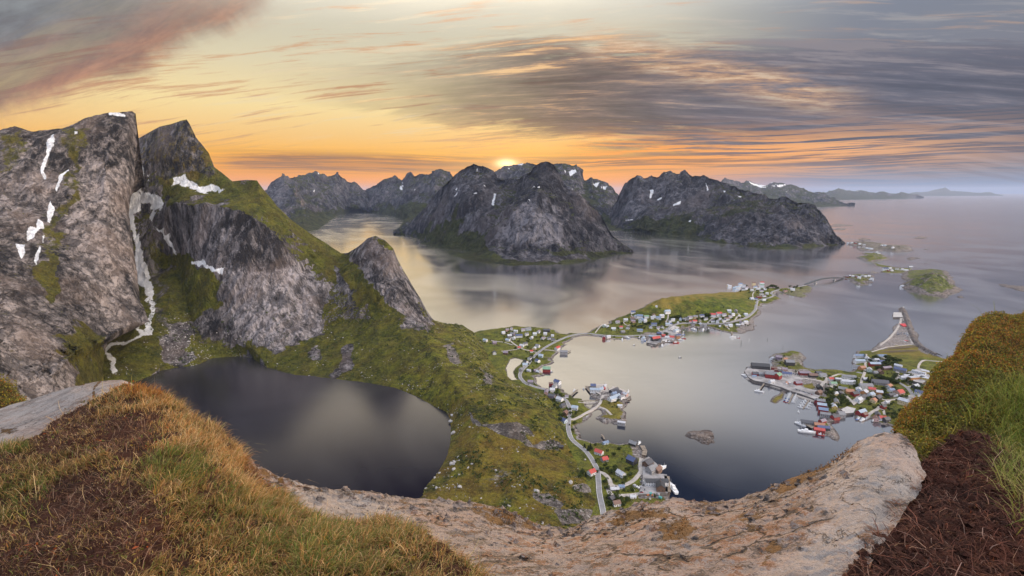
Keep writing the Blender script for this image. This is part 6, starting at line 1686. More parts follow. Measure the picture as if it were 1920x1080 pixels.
for i, (x, y, L, W, wl, rf, ro) in enumerate([(1557.8, 711.7, 10, 8, 'w', 'r', 0), (1562, 720, 13, 8, 'w', 'G', 0), (1571, 712, 12, 6, 'g', 'p', -12), (1579.8, 730.5, 16, 10, 'c', 'g', -35), (1592.8, 735, 15, 11, 'o', 'o', -15), (1602.5, 739, 14, 10, 'r', 'd', 15), (1609.6, 731.8, 13, 10, 'b', 'p', 60), (1563.5, 763, 15, 9, 'y', 'p', 70), (1568, 754, 20, 8, 'c', 'g', 65), (1576, 777.8, 12, 12, 'g', 'g', 0), (1565, 739, 12, 8, 'c', 'p', 20), (1574, 737, 9, 7, 'd', 'd', 40),
                                            (1620.5, 736, 15, 11, 'o', 'p', 40), (1617, 746, 20, 10, 'w', 'd', 35), (1610, 752, 16, 9, 'w', 'p', 35), (1634.5, 731, 13, 9, 'c', 'r', -25), (1648, 736.5, 12, 9, 'o', 'p', -20), (1633, 740.5, 13, 10, 'w', 's', 25), (1637.5, 752, 13, 10, 'c', 'o', 40), (1645.5, 746.5, 18, 10, 'd', 'd', 35), (1671, 741.5, 15, 8, 'd', 'd', 10), (1677.7, 742.5, 9, 5, 'w', 'p', 0), (1670.5, 732.5, 12, 8, 'w', 'b', 10), (1666.5, 725.5, 14, 11, 'w', 'o', 35), (1685.8, 736.5, 16, 13, 'p', 'r', 20),
                                            (1655.5, 763.5, 11, 8, 'r', 'd', 30), (1663, 755, 9, 5, 'w', 'p', 20), (1621.5, 712, 10, 8, 'g', 'p', 0), (1641, 699, 9, 8, 'g', 'g', 0)]):
    house(x, y, L, W, wl, rf, ro, P15)
house(1591.5, 708.5, 27, 9, 'w', 'g', -14, '', Hh=6.5, label='upper of the two long white apartment blocks by the inner lawn', kindname='apartment_block')
house(1589.5, 717.5, 27, 9, 'w', 'p', -14, '', Hh=6.5, label='lower of the two long white apartment blocks by the inner lawn', kindname='apartment_block')
house(1622.7, 724.5, 27, 11, 'w', 'g', -3, '', Hh=5.5, label='long white hall with a row of windows in the town centre', kindname='hall')
house(1649, 718.5, 32, 15, 'g', 'd', -15, '', Hh=5, label='wide dark-roofed grey building behind the hedge in the town', kindname='hall')
P16 = 'by the upper shore of the town'
for i, (x, y, L, W, wl, rf, ro) in enumerate([(1611, 668.5, 24, 11, 'w', 'b', -2), (1611.5, 678, 24, 10, 'w', 's', -3), (1625.7, 673, 13, 9, 'w', 'p', 60), (1633, 675.5, 14, 6, 'w', 'p', -4), (1642, 675.5, 13, 7, 'w', 'p', -4), (1653.7, 669.3, 22, 11, 'w', 'b', -2), (1639.5, 683.5, 25, 10, 'r', 's', -2), (1652, 679.5, 13, 10, 'd', 'a', 0), (1606, 689, 14, 10, 'w', 'g', -35), (1616, 690.5, 14, 10, 'o', 'o', 15), (1629.8, 694, 12, 10, 't', 'p', 60), (1651, 697.5, 15, 9, 'n', 'n', 75), (1662, 691, 24, 8, 'n', 'v', 14),
                                            (1683.8, 687, 15, 8, 'w', 'p', -50), (1687.5, 694.5, 24, 11, 'g', 'a', -48), (1699, 707, 13, 11, 'w', 'p', 0), (1691.8, 709, 10, 8, 'w', 'p', 0)]):
    house(x, y, L, W, wl, rf, ro, P16)
P17 = 'of the flat-roofed school below the rise'
for i, (x, y, L, W, wl, rf, ro) in enumerate([(1711, 713.4, 20, 9, 'o', 'p', 10), (1725, 711.5, 28, 11, 'o', 'p', 15), (1737.6, 715, 26, 13, 'y', 'p', -55), (1739, 701.5, 26, 13, 'y', 'p', -50), (1722, 702, 26, 7, 'w', 'p', -55)]):
    house(x, y, L, W, wl, rf, ro, P17, flat=True, kindname='school_wing', Hh=4.2, group='wings of the school')
P18 = 'beside the road under the shrubby rise'
for i, (x, y, L, W, wl, rf, ro) in enumerate([(1716.3, 725.6, 16, 11, 'd', 'p', 30), (1727.5, 738.5, 22, 11, 'w', 'a', -50), (1731, 748, 20, 9, 'w', 'p', -55)]):
    house(x, y, L, W, wl, rf, ro, P18)
house(1699, 757.5, 27, 11, 'c', 'c' if 'c' in ROOFS else 'p', -58, '', Hh=6, label='long cream hall standing in its own gravel yard below the rise', kindname='hall')
P19 = 'on the inner boat harbour of the town'
for i, (x, y, L, W, wl, rf, ro) in enumerate([(1614.4, 773.5, 20, 10, 'r', 's', 25), (1620.5, 778, 11, 8, 'r', 'n', 25), (1645.5, 778.6, 16, 9, 'n', 'd', 60), (1641.5, 786, 13, 9, 'p', 'n', 60), (1654, 785, 11, 9, 'w', 'r', -10), (1661, 787.5, 13, 9, 'd', 'd', 20)]):
    house(x, y, L, W, wl, rf, ro, P19)

# ------------------------------------------------------------------ boats
def hull_me(L, B, D):
    key = ('hull', L, B, D)
    if key in _mc:
        return _mc[key]
    V, F = [], []
    st = [(-.5, .72, 1.0), (-.42, .9, .98), (-.1, 1.0, .95), (.2, .9, 1.0), (.38, .55, 1.15), (.5, .04, 1.35)]
    for t, w, h in st:
        x = t * L; b = B / 2 * w
        V += [(x, -b, D * h), (x, -b * .82, D * .1), (x, 0, -D * .35), (x, b * .82, D * .1), (x, b, D * h), (x, b * .86, D * h), (x, b * .86, D * h - .35), (x, -b * .86, D * h - .35), (x, -b * .86, D * h)]
    for i in range(len(st) - 1):
        for j in range(9):
            a, b_ = i * 9 + j, i * 9 + (j + 1) % 9
            F.append((a, b_, b_ + 9, a + 9))
    F.append(tuple(range(8, -1, -1)))
    return mesh_of(key, V, F)


def cabin_me(L, B, D):
    key = ('cabin', L, B, D)
    if key in _mc:
        return _mc[key]
    V, F = [], []
    for x0, x1, w, z0, z1, sl in ((-.30, .08, .62, D * .55, D * 1.0 + 1.5, .05), (-.12, .06, .52, D * 1.0 + 1.5, D * 1.0 + 3.4, .10)):
        k = len(V); a, b, y = x0 * L, x1 * L, w * B / 2
        V += [(a, -y, z0), (b, -y, z0), (b, y, z0), (a, y, z0), (a + sl, -y * .92, z1), (b - sl * 4, -y * .92, z1), (b - sl * 4, y * .92, z1), (a + sl, y * .92, z1)]
        F += [tuple(k + i for i in q) for q in ((0, 3, 2, 1), (4, 5, 6, 7), (0, 1, 5, 4), (1, 2, 6, 5), (2, 3, 7, 6), (3, 0, 4, 7))]
    return mesh_of(key, V, F)


def rod_me(key, r0, r1, h, n=6):
    if key in _mc:
        return _mc[key]
    V = [(math.cos(2 * math.pi * i / n) * r, math.sin(2 * math.pi * i / n) * r, z) for r, z in ((r0, 0), (r1, h)) for i in range(n)]
    F = [(i, (i + 1) % n, n + (i + 1) % n, n + i) for i in range(n)] + [tuple(range(n - 1, -1, -1)), tuple(range(n, 2 * n))]
    return mesh_of(key, V, F)


HULLC = dict(w=('white', (.66, .67, .68)), b=('blue', (.07, .16, .40)), r=('red', (.36, .04, .035)), d=('dark', (.04, .045, .055)), g=('grey', (.33, .34, .36)))


def boat(px, py, L, c, rot, phrase, label=None, sail=False, group='boats'):
    B = round(max(2.0, L * .29), 1); D = round(max(.8, L * .12), 1)
    h = stand(px, py, True)
    big = L >= 9
    t = empty('boat' if not big else 'fishing_boat', (h.x, h.y, 0.0), rad(rot))
    put('hull', hull_me(L, B, D), plain(HULLC[c][0] + ' hull paint', HULLC[c][1], .45, var=.08), t)
    if not sail:
        cb = put('cabin', cabin_me(L, B, D), plain('boat cabin white', (.68, .69, .70), .5, var=.06), t)
    if big:
        put('window', UNIT, M_GLASS, t, (.062 * L, 0, D + 2.1), 0, (.1, B * .4, .7))
        put('mast', rod_me(('mast', L), .16, .08, L * .42), M_TRIM, t, (-.32 * L, 0, D * .6))
        put('mast', rod_me(('foremast', L), .14, .07, L * .34), M_TRIM, t, (.30 * L, 0, D * .6))
    elif sail:
        put('mast', rod_me(('sailmast', L), .12, .06, L * 1.25), M_TRIM, t, (.02 * L, 0, D * .5))
        put('cabin', box_me(('coach', L), -.2 * L, .15 * L, -B * .3, B * .3, D * .5, D + .7), plain('boat cabin white', (.68, .69, .70), .5), t)
    nm = 'fishing boat' if big else 'sailing boat' if sail else 'small boat'
    if label:
        t['label'] = label; t['category'] = nm; t['group'] = group
    else:
        s = f'{HULLC[c][0]} {nm}'
        name_later(t, s, s + 's', phrase, px, nm, group)
    return t


boat(1261.5, 917, 26, 'w', 95, '', 'tall white fishing boat moored outside the black-roofed quay hall')
boat(1240, 880, 22, 'w', 35, '', 'white fishing boat moored beside the grey sheds of the near harbour')
boat(1198.5, 832, 12, 'w', 50, '', 'white fishing boat at the outermost shed of the near harbour')
boat(1397, 706, 19, 'w', -70, '', 'white fishing boat tied at the western tip of the town quay')
boat(1423.5, 735, 18, 'w', -25, '', 'white fishing boat lying at its own gangway off the town quay')
boat(1512.5, 811, 27, 'w', -14, '', 'largest white ship moored below the southern fish pier')
boat(1500.5, 797, 20, 'w', -60, '', 'white ship at the tip of the southern fish pier')
boat(1539, 816.5, 11, 'r', -30, '', 'red and white boat below the red shed of the southern pier')
boat(1374, 633, 18, 'w', 5, '', 'white fishing boat at the long jetty right of the grassy hill')
boat(1384.6, 634, 8, 'r', -10, '', 'small red boat just right of the boat at the long jetty')
boat(1301, 618.5, 22, 'w', -60, 'off the quay under the grassy hill')
boat(1318.4, 619, 18, 'w', 60, 'off the quay under the grassy hill')
boat(1328.9, 616, 10, 'w', 80, '', 'sailing boat with tall mast below the grassy hill', sail=True)
for x, y, L, c, ro in [(1241.7, 648.5, 17, 'w', 75), (1267.7, 643.5, 17, 'r', 0), (1277, 638, 16, 'w', -15), (1281, 635, 14, 'r', -20), (1281, 628, 11, 'b', 10), (1281.8, 624, 10, 'd', 10), (1256, 642, 16, 'd', -8), (1166.7, 637, 15, 'w', 80), (1177, 634, 18, 'w', -50), (1199.5, 634, 15, 'd', 45), (1210, 639, 14, 'b', 65)]:
    boat(x, y, L, c, ro, 'beside the red-roofed fish quay', group='boats at the fish quay')
boat(1178, 735, 12, 'w', 70, '', 'white boat at the outer end of the causeway islet')
boat(1176, 747.5, 13, 'd', 15, '', 'dark boat at the outer quay of the causeway islet')
boat(1094.5, 730, 7, 'w', -60, '', 'small white boat at the slipway of the causeway islet')
boat(1189, 648, 7, 'd', 5, '', 'small dark boat anchored alone off the fish quay')
boat(1275, 671, 8, 'd', 0, '', 'small dark boat alone in the middle of the bay')
boat(1497, 772.6, 7, 'w', 80, '', 'small white boat moored alone beside the second pontoon')
boat(1101, 783, 5, 'w', 10, '', 'tiny white boat moored inside the causeway')
boat(1112, 722, 6, 'd', 0, '', 'tiny dark boat floating off the causeway islet')
boat(1013.5, 697, 7, 'w', -30, '', 'small white boat beside the green-roofed boathouse')
boat(1034, 697.5, 8, 'g', -20, '', 'grey boat at the jetty of the green-roofed boathouse')
boat(1077, 733, 10, 'w', 60, '', 'white boat at the short jetty below the shore road')
for x, y, L, c, ro in [(1609.9, 786.5, 15, 'b', 30), (1617.5, 788.5, 16, 'w', 30), (1625, 786, 9, 'w', 35), (1652, 791, 14, 'w', -10), (1637, 790.5, 9, 'd', 30), (1668, 793, 7, 'w', -15)]:
    boat(x, y, L, c, ro, 'in the inner boat harbour of the town', group='boats in the inner harbour')


def pontoon(a, b, w, label, posts=4):
    A, B_ = stand(*a, True), stand(*b, True)
    d = B_ - A; L = d.length; rz = math.atan2(d.y, d.x)
    t = empty('pontoon', ((A.x + B_.x) / 2, (A.y + B_.y) / 2, 0), rz)
    put('deck', UNIT, M_WOOD, t, (0, 0, .55), 0, (L, w, .35))
    put('float', UNIT, M_CONC, t, (0, 0, -.4), 0, (L * .98, w * .8, .94))
    for i in range(posts):
        put('mooring_post', rod_me(('post',), .2, .18, 4.2), M_TAR, t, (-L / 2 + L * (i + .5) / posts, w / 2 + .22, -1.5))
    t['label'] = label; t['category'] = 'pontoon'
    return A, B_, rz


A, B_, rz = pontoon((1487.8, 738.5), (1478.7, 757), 3.0, 'timber pontoon lined with small boats in front of the grass pitch')
for i in range(9):
    for s in (-1, 1):
        if i == 8 and s == 1: continue
        f = (i + .5) / 9.2
        c = A.lerp(B_, f); off = Vector((-math.sin(rz), math.cos(rz), 0)) * s * 6.2
        q = c + off
        B2 = boat(960, 700, 8, 'b' if (i in (5, 7) and s == -1) else 'r' if (i == 8) else 'w', math.degrees(rz) + (90 if s > 0 else -90), '', 'x')
        B2.location = (q.x, q.y, 0)
        B2['group'] = 'small boats at the timber pontoon'
        B2['label'] = f'small boat, {ORD[i]} out from the quay on the {"right" if s > 0 else "left"} side of the timber pontoon'
A, B_, rz = pontoon((1517.6, 750), (1505.5, 767), 2.4, 'narrower grey pontoon with white boats beside the boat-shed row')
for i in range(7):
    s = 1 if i % 2 else -1
    c = A.lerp(B_, .25 + i * .115); q = c + Vector((-math.sin(rz), math.cos(rz), 0)) * s * 5.6
    B2 = boat(960, 700, 9.5, 'w', math.degrees(rz) + (90 if s > 0 else -90), '', 'x'); B2.location = (q.x, q.y, 0)
    B2['group'] = 'white boats at the grey pontoon'
    B2['label'] = f'white boat, {ORD[i]} out from the quay along the narrower grey pontoon'


def jetty(pts, w, label, z=2.6):
    W = [stand(*p, True) for p in pts]
    t = empty('jetty', (W[0].x, W[0].y, 0))
    for A, B_ in zip(W[:-1], W[1:]):
        d = B_ - A; L = d.length; rz = math.atan2(d.y, d.x); m = (A + B_) / 2 - W[0]
        put('deck', UNIT, M_WOOD, t, (m.x, m.y, z), rz, (L + .4, w, .4))
        for i in range(max(2, int(L // 7))):
            f = (i + .5) / max(2, int(L // 7)); c = A.lerp(B_, f) - W[0]
            for s in (-1, 1):
                put('post', rod_me(('pile',), .22, .2, 5.0), M_TAR, t, (c.x - math.sin(rz) * s * w * .4, c.y + math.cos(rz) * s * w * .4, z - 5.0))
    t['label'] = label; t['category'] = 'jetty'


jetty([(1084.5, 754.5), (1103, 753.4), (1122.5, 752.6)], 3, 'long footbridge on piles from the road to the causeway islet')
jetty([(1083, 733), (1077, 738), (1071, 744)], 4, 'short timber jetty below the shore road near white houses')
jetty([(1371.6, 623), (1373, 631)], 4, 'timber jetty with a large boat right of the grassy hill')
jetty([(1329, 609.5), (1328.7, 613.5)], 4, 'short jetty behind the sailing boat below the grassy hill')
jetty([(1133, 826), (1131, 821), (1127.5, 817.5)], 2.6, 'narrow white jetty beside the blue-roofed boathouse')
jetty([(1433, 721), (1424, 733)], 2.6, 'gangway from the town quay out to a white fishing boat')
jetty([(1099, 726), (1104, 733), (1110, 740)], 6, 'long grey slipway jetty at the head of the causeway islet')
jetty([(1018, 671), (1030, 672.5), (1038, 674)], 2.5, 'low timber jetty below the pale-blue house on the bay')
jetty([(1050, 661), (1062, 663), (1070, 659)], 3, 'long timber jetty reaching out past the grey quay building')
jetty([(1250, 899), (1251, 914), (1252.5, 929)], 7, 'broad quay deck outside the black-roofed hall at the near harbour', 5.0)
jetty([(1204, 840), (1209, 850), (1207, 858)], 7, 'angled concrete pier beyond the navy-roofed house', 4.0)
jetty([(1176, 752), (1181, 752)], 5, 'short landing stage below the dark boat at the islet', 3)
jetty([(1525, 806), (1515, 800), (1503, 793)], 9, 'timber fish pier carrying the long grey shed', 3.4)

# ------------------------------------------------------------------ parked cars
CARC = [('white', (.6, .6, .62)), ('silver', (.4, .41, .43)), ('dark', (.03, .032, .038)), ('red', (.34, .03, .03)), ('blue', (.05, .09, .24))]


def car_me():
    key = ('car body',)
    if key in _mc:
        return _mc[key]
    pr = [(-2.1, .25), (2.1, .25), (2.15, .6), (1.9, .85), (1.0, .95), (.5, .98), (-1.7, 1.0), (-2.1, .9)]
    V = [(x, y, z) for y in (-.85, .85) for x, z in pr]; n = len(pr)
    F = [tuple(range(n)), tuple(range(2 * n - 1, n - 1, -1))] + [(i + n, (i + 1) % n + n, (i + 1) % n, i) for i in range(n)]
    return mesh_of(key, V, F)


def cabin2_me():
    key = ('car cabin',)
    if key in _mc:
        return _mc[key]
    V = [(.95, -.76, .96), (.95, .76, .96), (.3, .62, 1.48), (.3, -.62, 1.48), (-1.3, .62, 1.48), (-1.3, -.62, 1.48), (-1.8, .76, .99), (-1.8, -.76, .99)]
    return mesh_of(key, V, [(0, 1, 2, 3), (3, 2, 4, 5), (5, 4, 6, 7), (0, 3, 5, 7), (1, 6, 4, 2), (0, 7, 6, 1)])


def wheel_me():
    key = ('wheel',)
    if key in _mc:
        return _mc[key]
    n = 10
    V = [(math.cos(2 * math.pi * i / n) * .32, y, .32 + math.sin(2 * math.pi * i / n) * .32) for y in (-.11, .11) for i in range(n)]
    return mesh_of(key, V, [(i, (i + 1) % n, n + (i + 1) % n, n + i) for i in range(n)] + [tuple(range(n - 1, -1, -1)), tuple(range(n, 2 * n))])


M_TYRE = plain('tyre rubber', (.02, .02, .02), .9)


def car(px, py, c, rot, phrase, group):
    h = stand(px, py); z = max(h.z, YARD_Z(px, py)) + .02
    t = empty('parked_car', (h.x, h.y, z), rad(rot))
    put('body', car_me(), plain(CARC[c][0] + ' car paint', CARC[c][1], .3, .2, var=.04), t)
    put('window', cabin2_me(), M_GLASS, t)
    for sx in (-1.3, 1.3):
        for sy in (-.8, .8):
            put('wheel', wheel_me(), M_TYRE, t, (sx, sy, 0))
    s = CARC[c][0] + ' car'
    name_later(t, s, s + 's', phrase, px, 'car', group)


for i in range(14):
    f = i / 13
    car(1491 + 33 * f, 732 + 10.5 * f, [0, 2, 1, 2, 0, 1, 2, 4, 0, 1, 2, 0, 3, 1][i], 60 + (i * 37) % 17, 'parked along the quay by the pontoon', 'cars parked along the town quay')
for i, (x, y) in enumerate([(1484, 703), (1488, 701.5), (1491, 704), (1495, 702.5), (1499, 705), (1506, 711), (1510, 711.5), (1514, 712), (1518, 713)]):
    car(x, y, [2, 4, 2, 1, 2, 0, 1, 0, 0][i], (i * 47) % 40 + 30, 'parked near the long red building', 'cars parked in the western yard')
for i, (x, y) in enumerate([(1257, 619), (1260, 617.5), (1263, 619.5), (1266, 617.5)]):
    car(x, y, [2, 0, 1, 2][i], 20, 'in the parking area above the fish quay', 'cars in the hill parking area')
for i, (x, y) in enumerate([(1204, 905), (1206, 912), (1209, 922), (1203, 926)]):
    car(x, y, [0, 2, 1, 3][i], (i * 61) % 90, 'in the yard of the near harbour', 'cars in the near harbour yard')

# ------------------------------------------------------------------ bridge, breakwater, racks, beacons
M_BRIDGE = plain('weathered bridge concrete', (.075, .085, .095), .85, var=.12, scale=.3)


def bridge():
    A = stand(1509, 534.8, True); B_ = stand(1580, 522.4, True)
    t = empty('arched_bridge', (A.x, A.y, 0)); d = B_ - A; L = d.length; rz = math.atan2(d.y, d.x); t.rotation_euler = (0, 0, rz)
    V, F = [], []
    n = 40
    for i in range(n + 1):
        f = i / n; z = 5.0 + 13.0 * math.sin(math.pi * min(1, max(0, f))) ** 1.1 * (1 - .15 * f)
        V += [(f * L, -4.4, z), (f * L, 4.4, z), (f * L, 3.2, z - 4.2), (f * L, -3.2, z - 4.2)]
        if i:
            k = 4 * i
            F += [(k - 4 + j, k - 4 + (j + 1) % 4, k + (j + 1) % 4, k + j) for j in range(4)]
    put('deck', mesh_of(('bridge deck',), V, F), M_BRIDGE, t)
    for f, w in ((.26, 7), (.76, 7)):
        z = 5.0 + 13.0 * math.sin(math.pi * f) ** 1.1 * (1 - .15 * f)
        p = put('pier', UNIT, M_CONC, t, (f * L, 0, -4), 0, (3.0, 5.5, z + 1.8))
        put('pier_base', UNIT, M_CONC, t, (f * L, 0, -4), 0, (9.0, 12.0, 6.2))
    for s in (-1, 1):
        V, F = [], []
        for i in range(n + 1):
            f = i / n; z = 5.0 + 13.0 * math.sin(math.pi * f) ** 1.1 * (1 - .15 * f)
            V += [(f * L, s * 4.2 - .1, z + .9), (f * L, s * 4.2 + .1, z + .9), (f * L, s * 4.2 + .1, z + 1.2), (f * L, s * 4.2 - .1, z + 1.2)]
            if i:
                k = 4 * i
                F += [(k - 4 + j, k - 4 + (j + 1) % 4, k + (j + 1) % 4, k + j) for j in range(4)]
        put('railing', mesh_of(('bridge rail', s), V, F), M_BRIDGE, t)
    t['label'] = 'slender arched concrete road bridge between the hill point and a small island'; t['category'] = 'bridge'


bridge()


def breakwater():
    W = np.array([stand(*p, True) for p in [(1691, 580), (1697, 592), (1703, 610), (1710, 630), (1716, 642), (1726, 652), (1742, 662), (1760, 670)]])[:, :2]
    L = smooth_line(W, 24)
    tn = np.gradient(L, axis=0); tn /= np.linalg.norm(tn, axis=1)[:, None]; nr = np.stack([-tn[:, 1], tn[:, 0]], 1)
    prof = [(-13, -3), (-9, 1.0), (-5.5, 4.5), (-4, 6.6), (-1, 7.0), (2, 6.8), (4, 5.0), (7, 4.2), (9, 2)]
    G = np.array([[(p[0] + n_[0] * o_, p[1] + n_[1] * o_, z) for o_, z in prof for _ in (0,)] for p, n_ in zip(L, nr)])
    # finer across
    G = np.concatenate([np.stack([G[:, i] * (1 - t) + G[:, i + 1] * t for t in (0, .25, .5, .75)], 1) for i in range(G.shape[1] - 1)] + [G[:, -1:]], 1)
    P = G.reshape(-1, 3)
    G = (P + np.stack([fbm(P / 3.0, 4), fbm(P / 3.0 + 9, 4), fbm(P / 2.4 + 20, 4, .6, True)], 1) * [1.2, 1.2, 1.6]).reshape(G.shape)
    o = add_mesh('breakwater', P * 0 + G.reshape(-1, 3), grid_faces(*G.shape[:2]), M_SHORE, attrs={'paint': np.tile([0, 0, .45, .2], (len(P), 1))})
    o['label'] = 'long curved rubble breakwater sheltering the gravel point of the town'; o['category'] = 'breakwater'
    e = L[0]
    t = empty('beacon', (e[0] + 2, e[1] - 4, 6.6))
    put('tower', rod_me(('beacon tower',), .9, .6, 5.0, 8), M_TRIM, t); put('lantern', rod_me(('lantern',), .8, .3, 1.4, 8), plain('green lamp housing', (.05, .22, .12), .4), t, (0, 0, 5.0))
    t['label'] = 'small white light beacon on the head of the rubble breakwater'; t['category'] = 'beacon'


breakwater()
for i, (x, y) in enumerate([(1389.6, 645), (1438.8, 638), (1468, 652), (1404.5, 638.5), (1447.5, 578)]):
    h = stand(x, y, True)
    t = empty('sea_marker', (h.x, h.y, 0))
    put('pole', rod_me(('marker pole', i == 0), .55 if i == 0 else .35, .3, 9.0 if i == 0 else 5.5), M_TAR if i != 3 else M_TRIM, t, (0, 0, -1))
    put('top_mark', rod_me(('topmark',), .7, .1, 1.3), M_TAR if i != 3 else M_TRIM, t, (0, 0, 8.0 if i == 0 else 4.5))
    name_later(t, 'sea marker pole', 'sea marker poles', 'standing in the wide inner bay', x, 'sea marker', 'sea marker poles in the bay')


def rack(px, py, rot, L, k):
    h = stand(px, py)
    t = empty('fish_drying_rack', (h.x, h.y, h.z), rad(rot))
    nb = int(L // 6)
    for i in range(nb + 1):
        x = -L / 2 + i * L / nb
        for s in (-1, 1):
            V = [(-.14, 0, 0), (.14, 0, 0), (.14, .28, 0), (-.14, .28, 0), (-.14, -s * 3.2, 5.2), (.14, -s * 3.2, 5.2), (.14, .28 - s * 3.2, 5.2), (-.14, .28 - s * 3.2, 5.2)]
            me = _mc.get(('rack leg', s)) or mesh_of(('rack leg', s), V, [(0, 1, 5, 4), (1, 2, 6, 5), (2, 3, 7, 6), (3, 0, 4, 7), (4, 5, 6, 7)])
            put('leg', me, M_WOOD, t, (x, s * 3.2, -.3))
    for y, z in ((0, 4.9), (-1.2, 3.2), (1.2, 3.2), (-2.2, 1.6), (2.2, 1.6)):
        put('rail', UNIT, M_WOOD, t, (0, y, z), 0, (L, .3, .3))
    name_later(t, 'wooden fish drying rack', 'wooden fish drying racks', 'in the ' + ('back', 'front')[k] + ' row on the brown field', px, 'drying rack', 'fish drying racks on the brown field')


for i in range(7):
    rack(1670 + i * 6.3, 655.2 - i * .55, 8, 26, 0)
    rack(1662 + i * 8.2, 661.4 - i * .35, 4, 30, 1)


def pile(name, px, py, n, spread, cols, label, cat, size=(2, 5)):
    """a heap of crates and gear lying in a yard, as one object"""
    h = stand(px, py); r_ = np.random.default_rng(int(px))
    z = max(h.z, YARD_Z(px, py), 2.5)
    t = empty(name, (h.x, h.y, z))
    for i in range(n):
        c = cols[i % len(cols)]
        put('crate', UNIT, plain(c[0], c[1], .7), t, (r_.normal(0, spread), r_.normal(0, spread * .6), 0), r_.random() * 3, (r_.uniform(*size), r_.uniform(*size) * .7, r_.uniform(1, 2.4)))
    t['label'] = label; t['category'] = cat


CRW = [('white crate', (.6, .6, .62)), ('grey crate', (.3, .3, .32)), ('teal tarpaulin', (.08, .3, .28)), ('orange crate', (.5, .16, .04))]
pile('crate_stack', 1223, 930, 9, 6, CRW, 'white and green crates stacked beside the black-roofed hall', 'crates')
pile('crate_stack', 1195, 914, 10, 5, CRW[:2], 'white crates and gear in the near harbour yard', 'crates')
pile('crate_stack', 1699, 640, 8, 6, [CRW[2], ('red container', (.45, .05, .05)), CRW[0]], 'teal and red containers on the gravel point', 'crates', (3, 7))
pile('crate_stack', 1477, 719.5, 8, 4, [CRW[3], CRW[0]], 'orange crates in the green corner of the western quay', 'crates')
pile('rubble_pile', 1694, 626, 26, 14, [('blue-grey rubble', (.24, .26, .31)), ('pale rubble', (.42, .42, .43))], 'blue-grey rubble piles on the gravel point behind the breakwater', 'rubble', (2, 6))
slab('red_tarpaulin', [(1686, 610), (1697, 609.5), (1700, 614.5), (1694, 615.5)], 5.4, 1.2, plain('red tarpaulin', (.50, .045, .05), .6), kind=None, label='bright red tarpaulin spread on the gravel point', cat='tarpaulin')
name_all()
# ------------------------------------------------------------------ trees, bushes, stones
def mt_foliage(name, a, b):
    m, nt, bs, out = new_mat(name)
    n = noise(nt, mapped(nt, (1, 1, 1)), .55, 5.0, .7)
    setc(nt, bs, 'Base Color', mix(nt, n.step(.32, .68), a, b))
    bs.inputs['Roughness'].default_value = .8
    bs.inputs['Specular IOR Level'].default_value = .2
    return m


M_LEAFY = mt_foliage('broad-leaved foliage', (.016, .028, .008), (.065, .085, .020))
M_FIR = mt_foliage('conifer foliage', (.010, .018, .009), (.032, .046, .018))
M_BARK = plain('bark', (.07, .055, .045), .9, var=.3)
r_t = np.random.default_rng(77)


def crown_me(kind, k):
    key = ('crown', kind, k)
    if key in _mc:
        return _mc[key]
    n = 420
    if kind == 'fir':
        t = r_t.random(n) ** 1.3; rad_ = (1 - t) * .26 * (1 + .3 * np.sin(t * 40)) * r_t.random(n) ** .4
        a = r_t.random(n) * 6.283
        c = np.stack([np.cos(a) * rad_, np.sin(a) * rad_, .10 + t * .9], 1); s = .045
    else:
        lob = r_t.normal(0, .22, (7, 3)) * [1.2, 1.2, .7] + [0, 0, .62]
        w = r_t.integers(0, 7, n)
        d = r_t.normal(size=(n, 3)); d /= np.linalg.norm(d, axis=1)[:, None]
        c = lob[w] + d * (.20 + .08 * r_t.random((n, 1))); s = .07
        c[:, 2] = np.maximum(c[:, 2], .12)
    u = r_t.normal(size=(n, 3)); u /= np.linalg.norm(u, axis=1)[:, None]
    v = np.cross(u, r_t.normal(size=(n, 3))); v /= np.linalg.norm(v, axis=1)[:, None]
    ss = s * (.6 + .8 * r_t.random((n, 1)))
    V = np.stack([c - u * ss, c + v * ss, c + u * ss, c - v * ss], 1).reshape(-1, 3)
    me = bpy.data.meshes.new('crown'); me.from_pydata(V.tolist(), [], np.arange(n * 4).reshape(n, 4).tolist()); me.update(); me.materials.append(None)
    _mc[key] = me
    return me


def trunk_me(kind):
    key = ('trunk', kind)
    if key in _mc:
        return _mc[key]
    V, F = [], []

    def limb(a, b, r0, r1):
        a, b = Vector(a), Vector(b); q = (b - a).to_track_quat('Z', 'Y'); k = len(V)
        for p, rr_ in ((a, r0), (b, r1)):
            for i in range(5):
                V.append(tuple(p + q @ Vector((math.cos(i * 1.2566) * rr_, math.sin(i * 1.2566) * rr_, 0))))
        F.extend([(k + i, k + (i + 1) % 5, k + 5 + (i + 1) % 5, k + 5 + i) for i in range(5)])
    limb((0, 0, -.08), (0, 0, .55 if kind == 'bush' else .95), .035, .012)
    if kind == 'bush':
        for i in range(5):
            a = i * 1.256
            limb((0, 0, .2 + .06 * i), (math.cos(a) * .26, math.sin(a) * .26, .5 + .05 * i), .016, .006)
    return mesh_of(key, V, F)


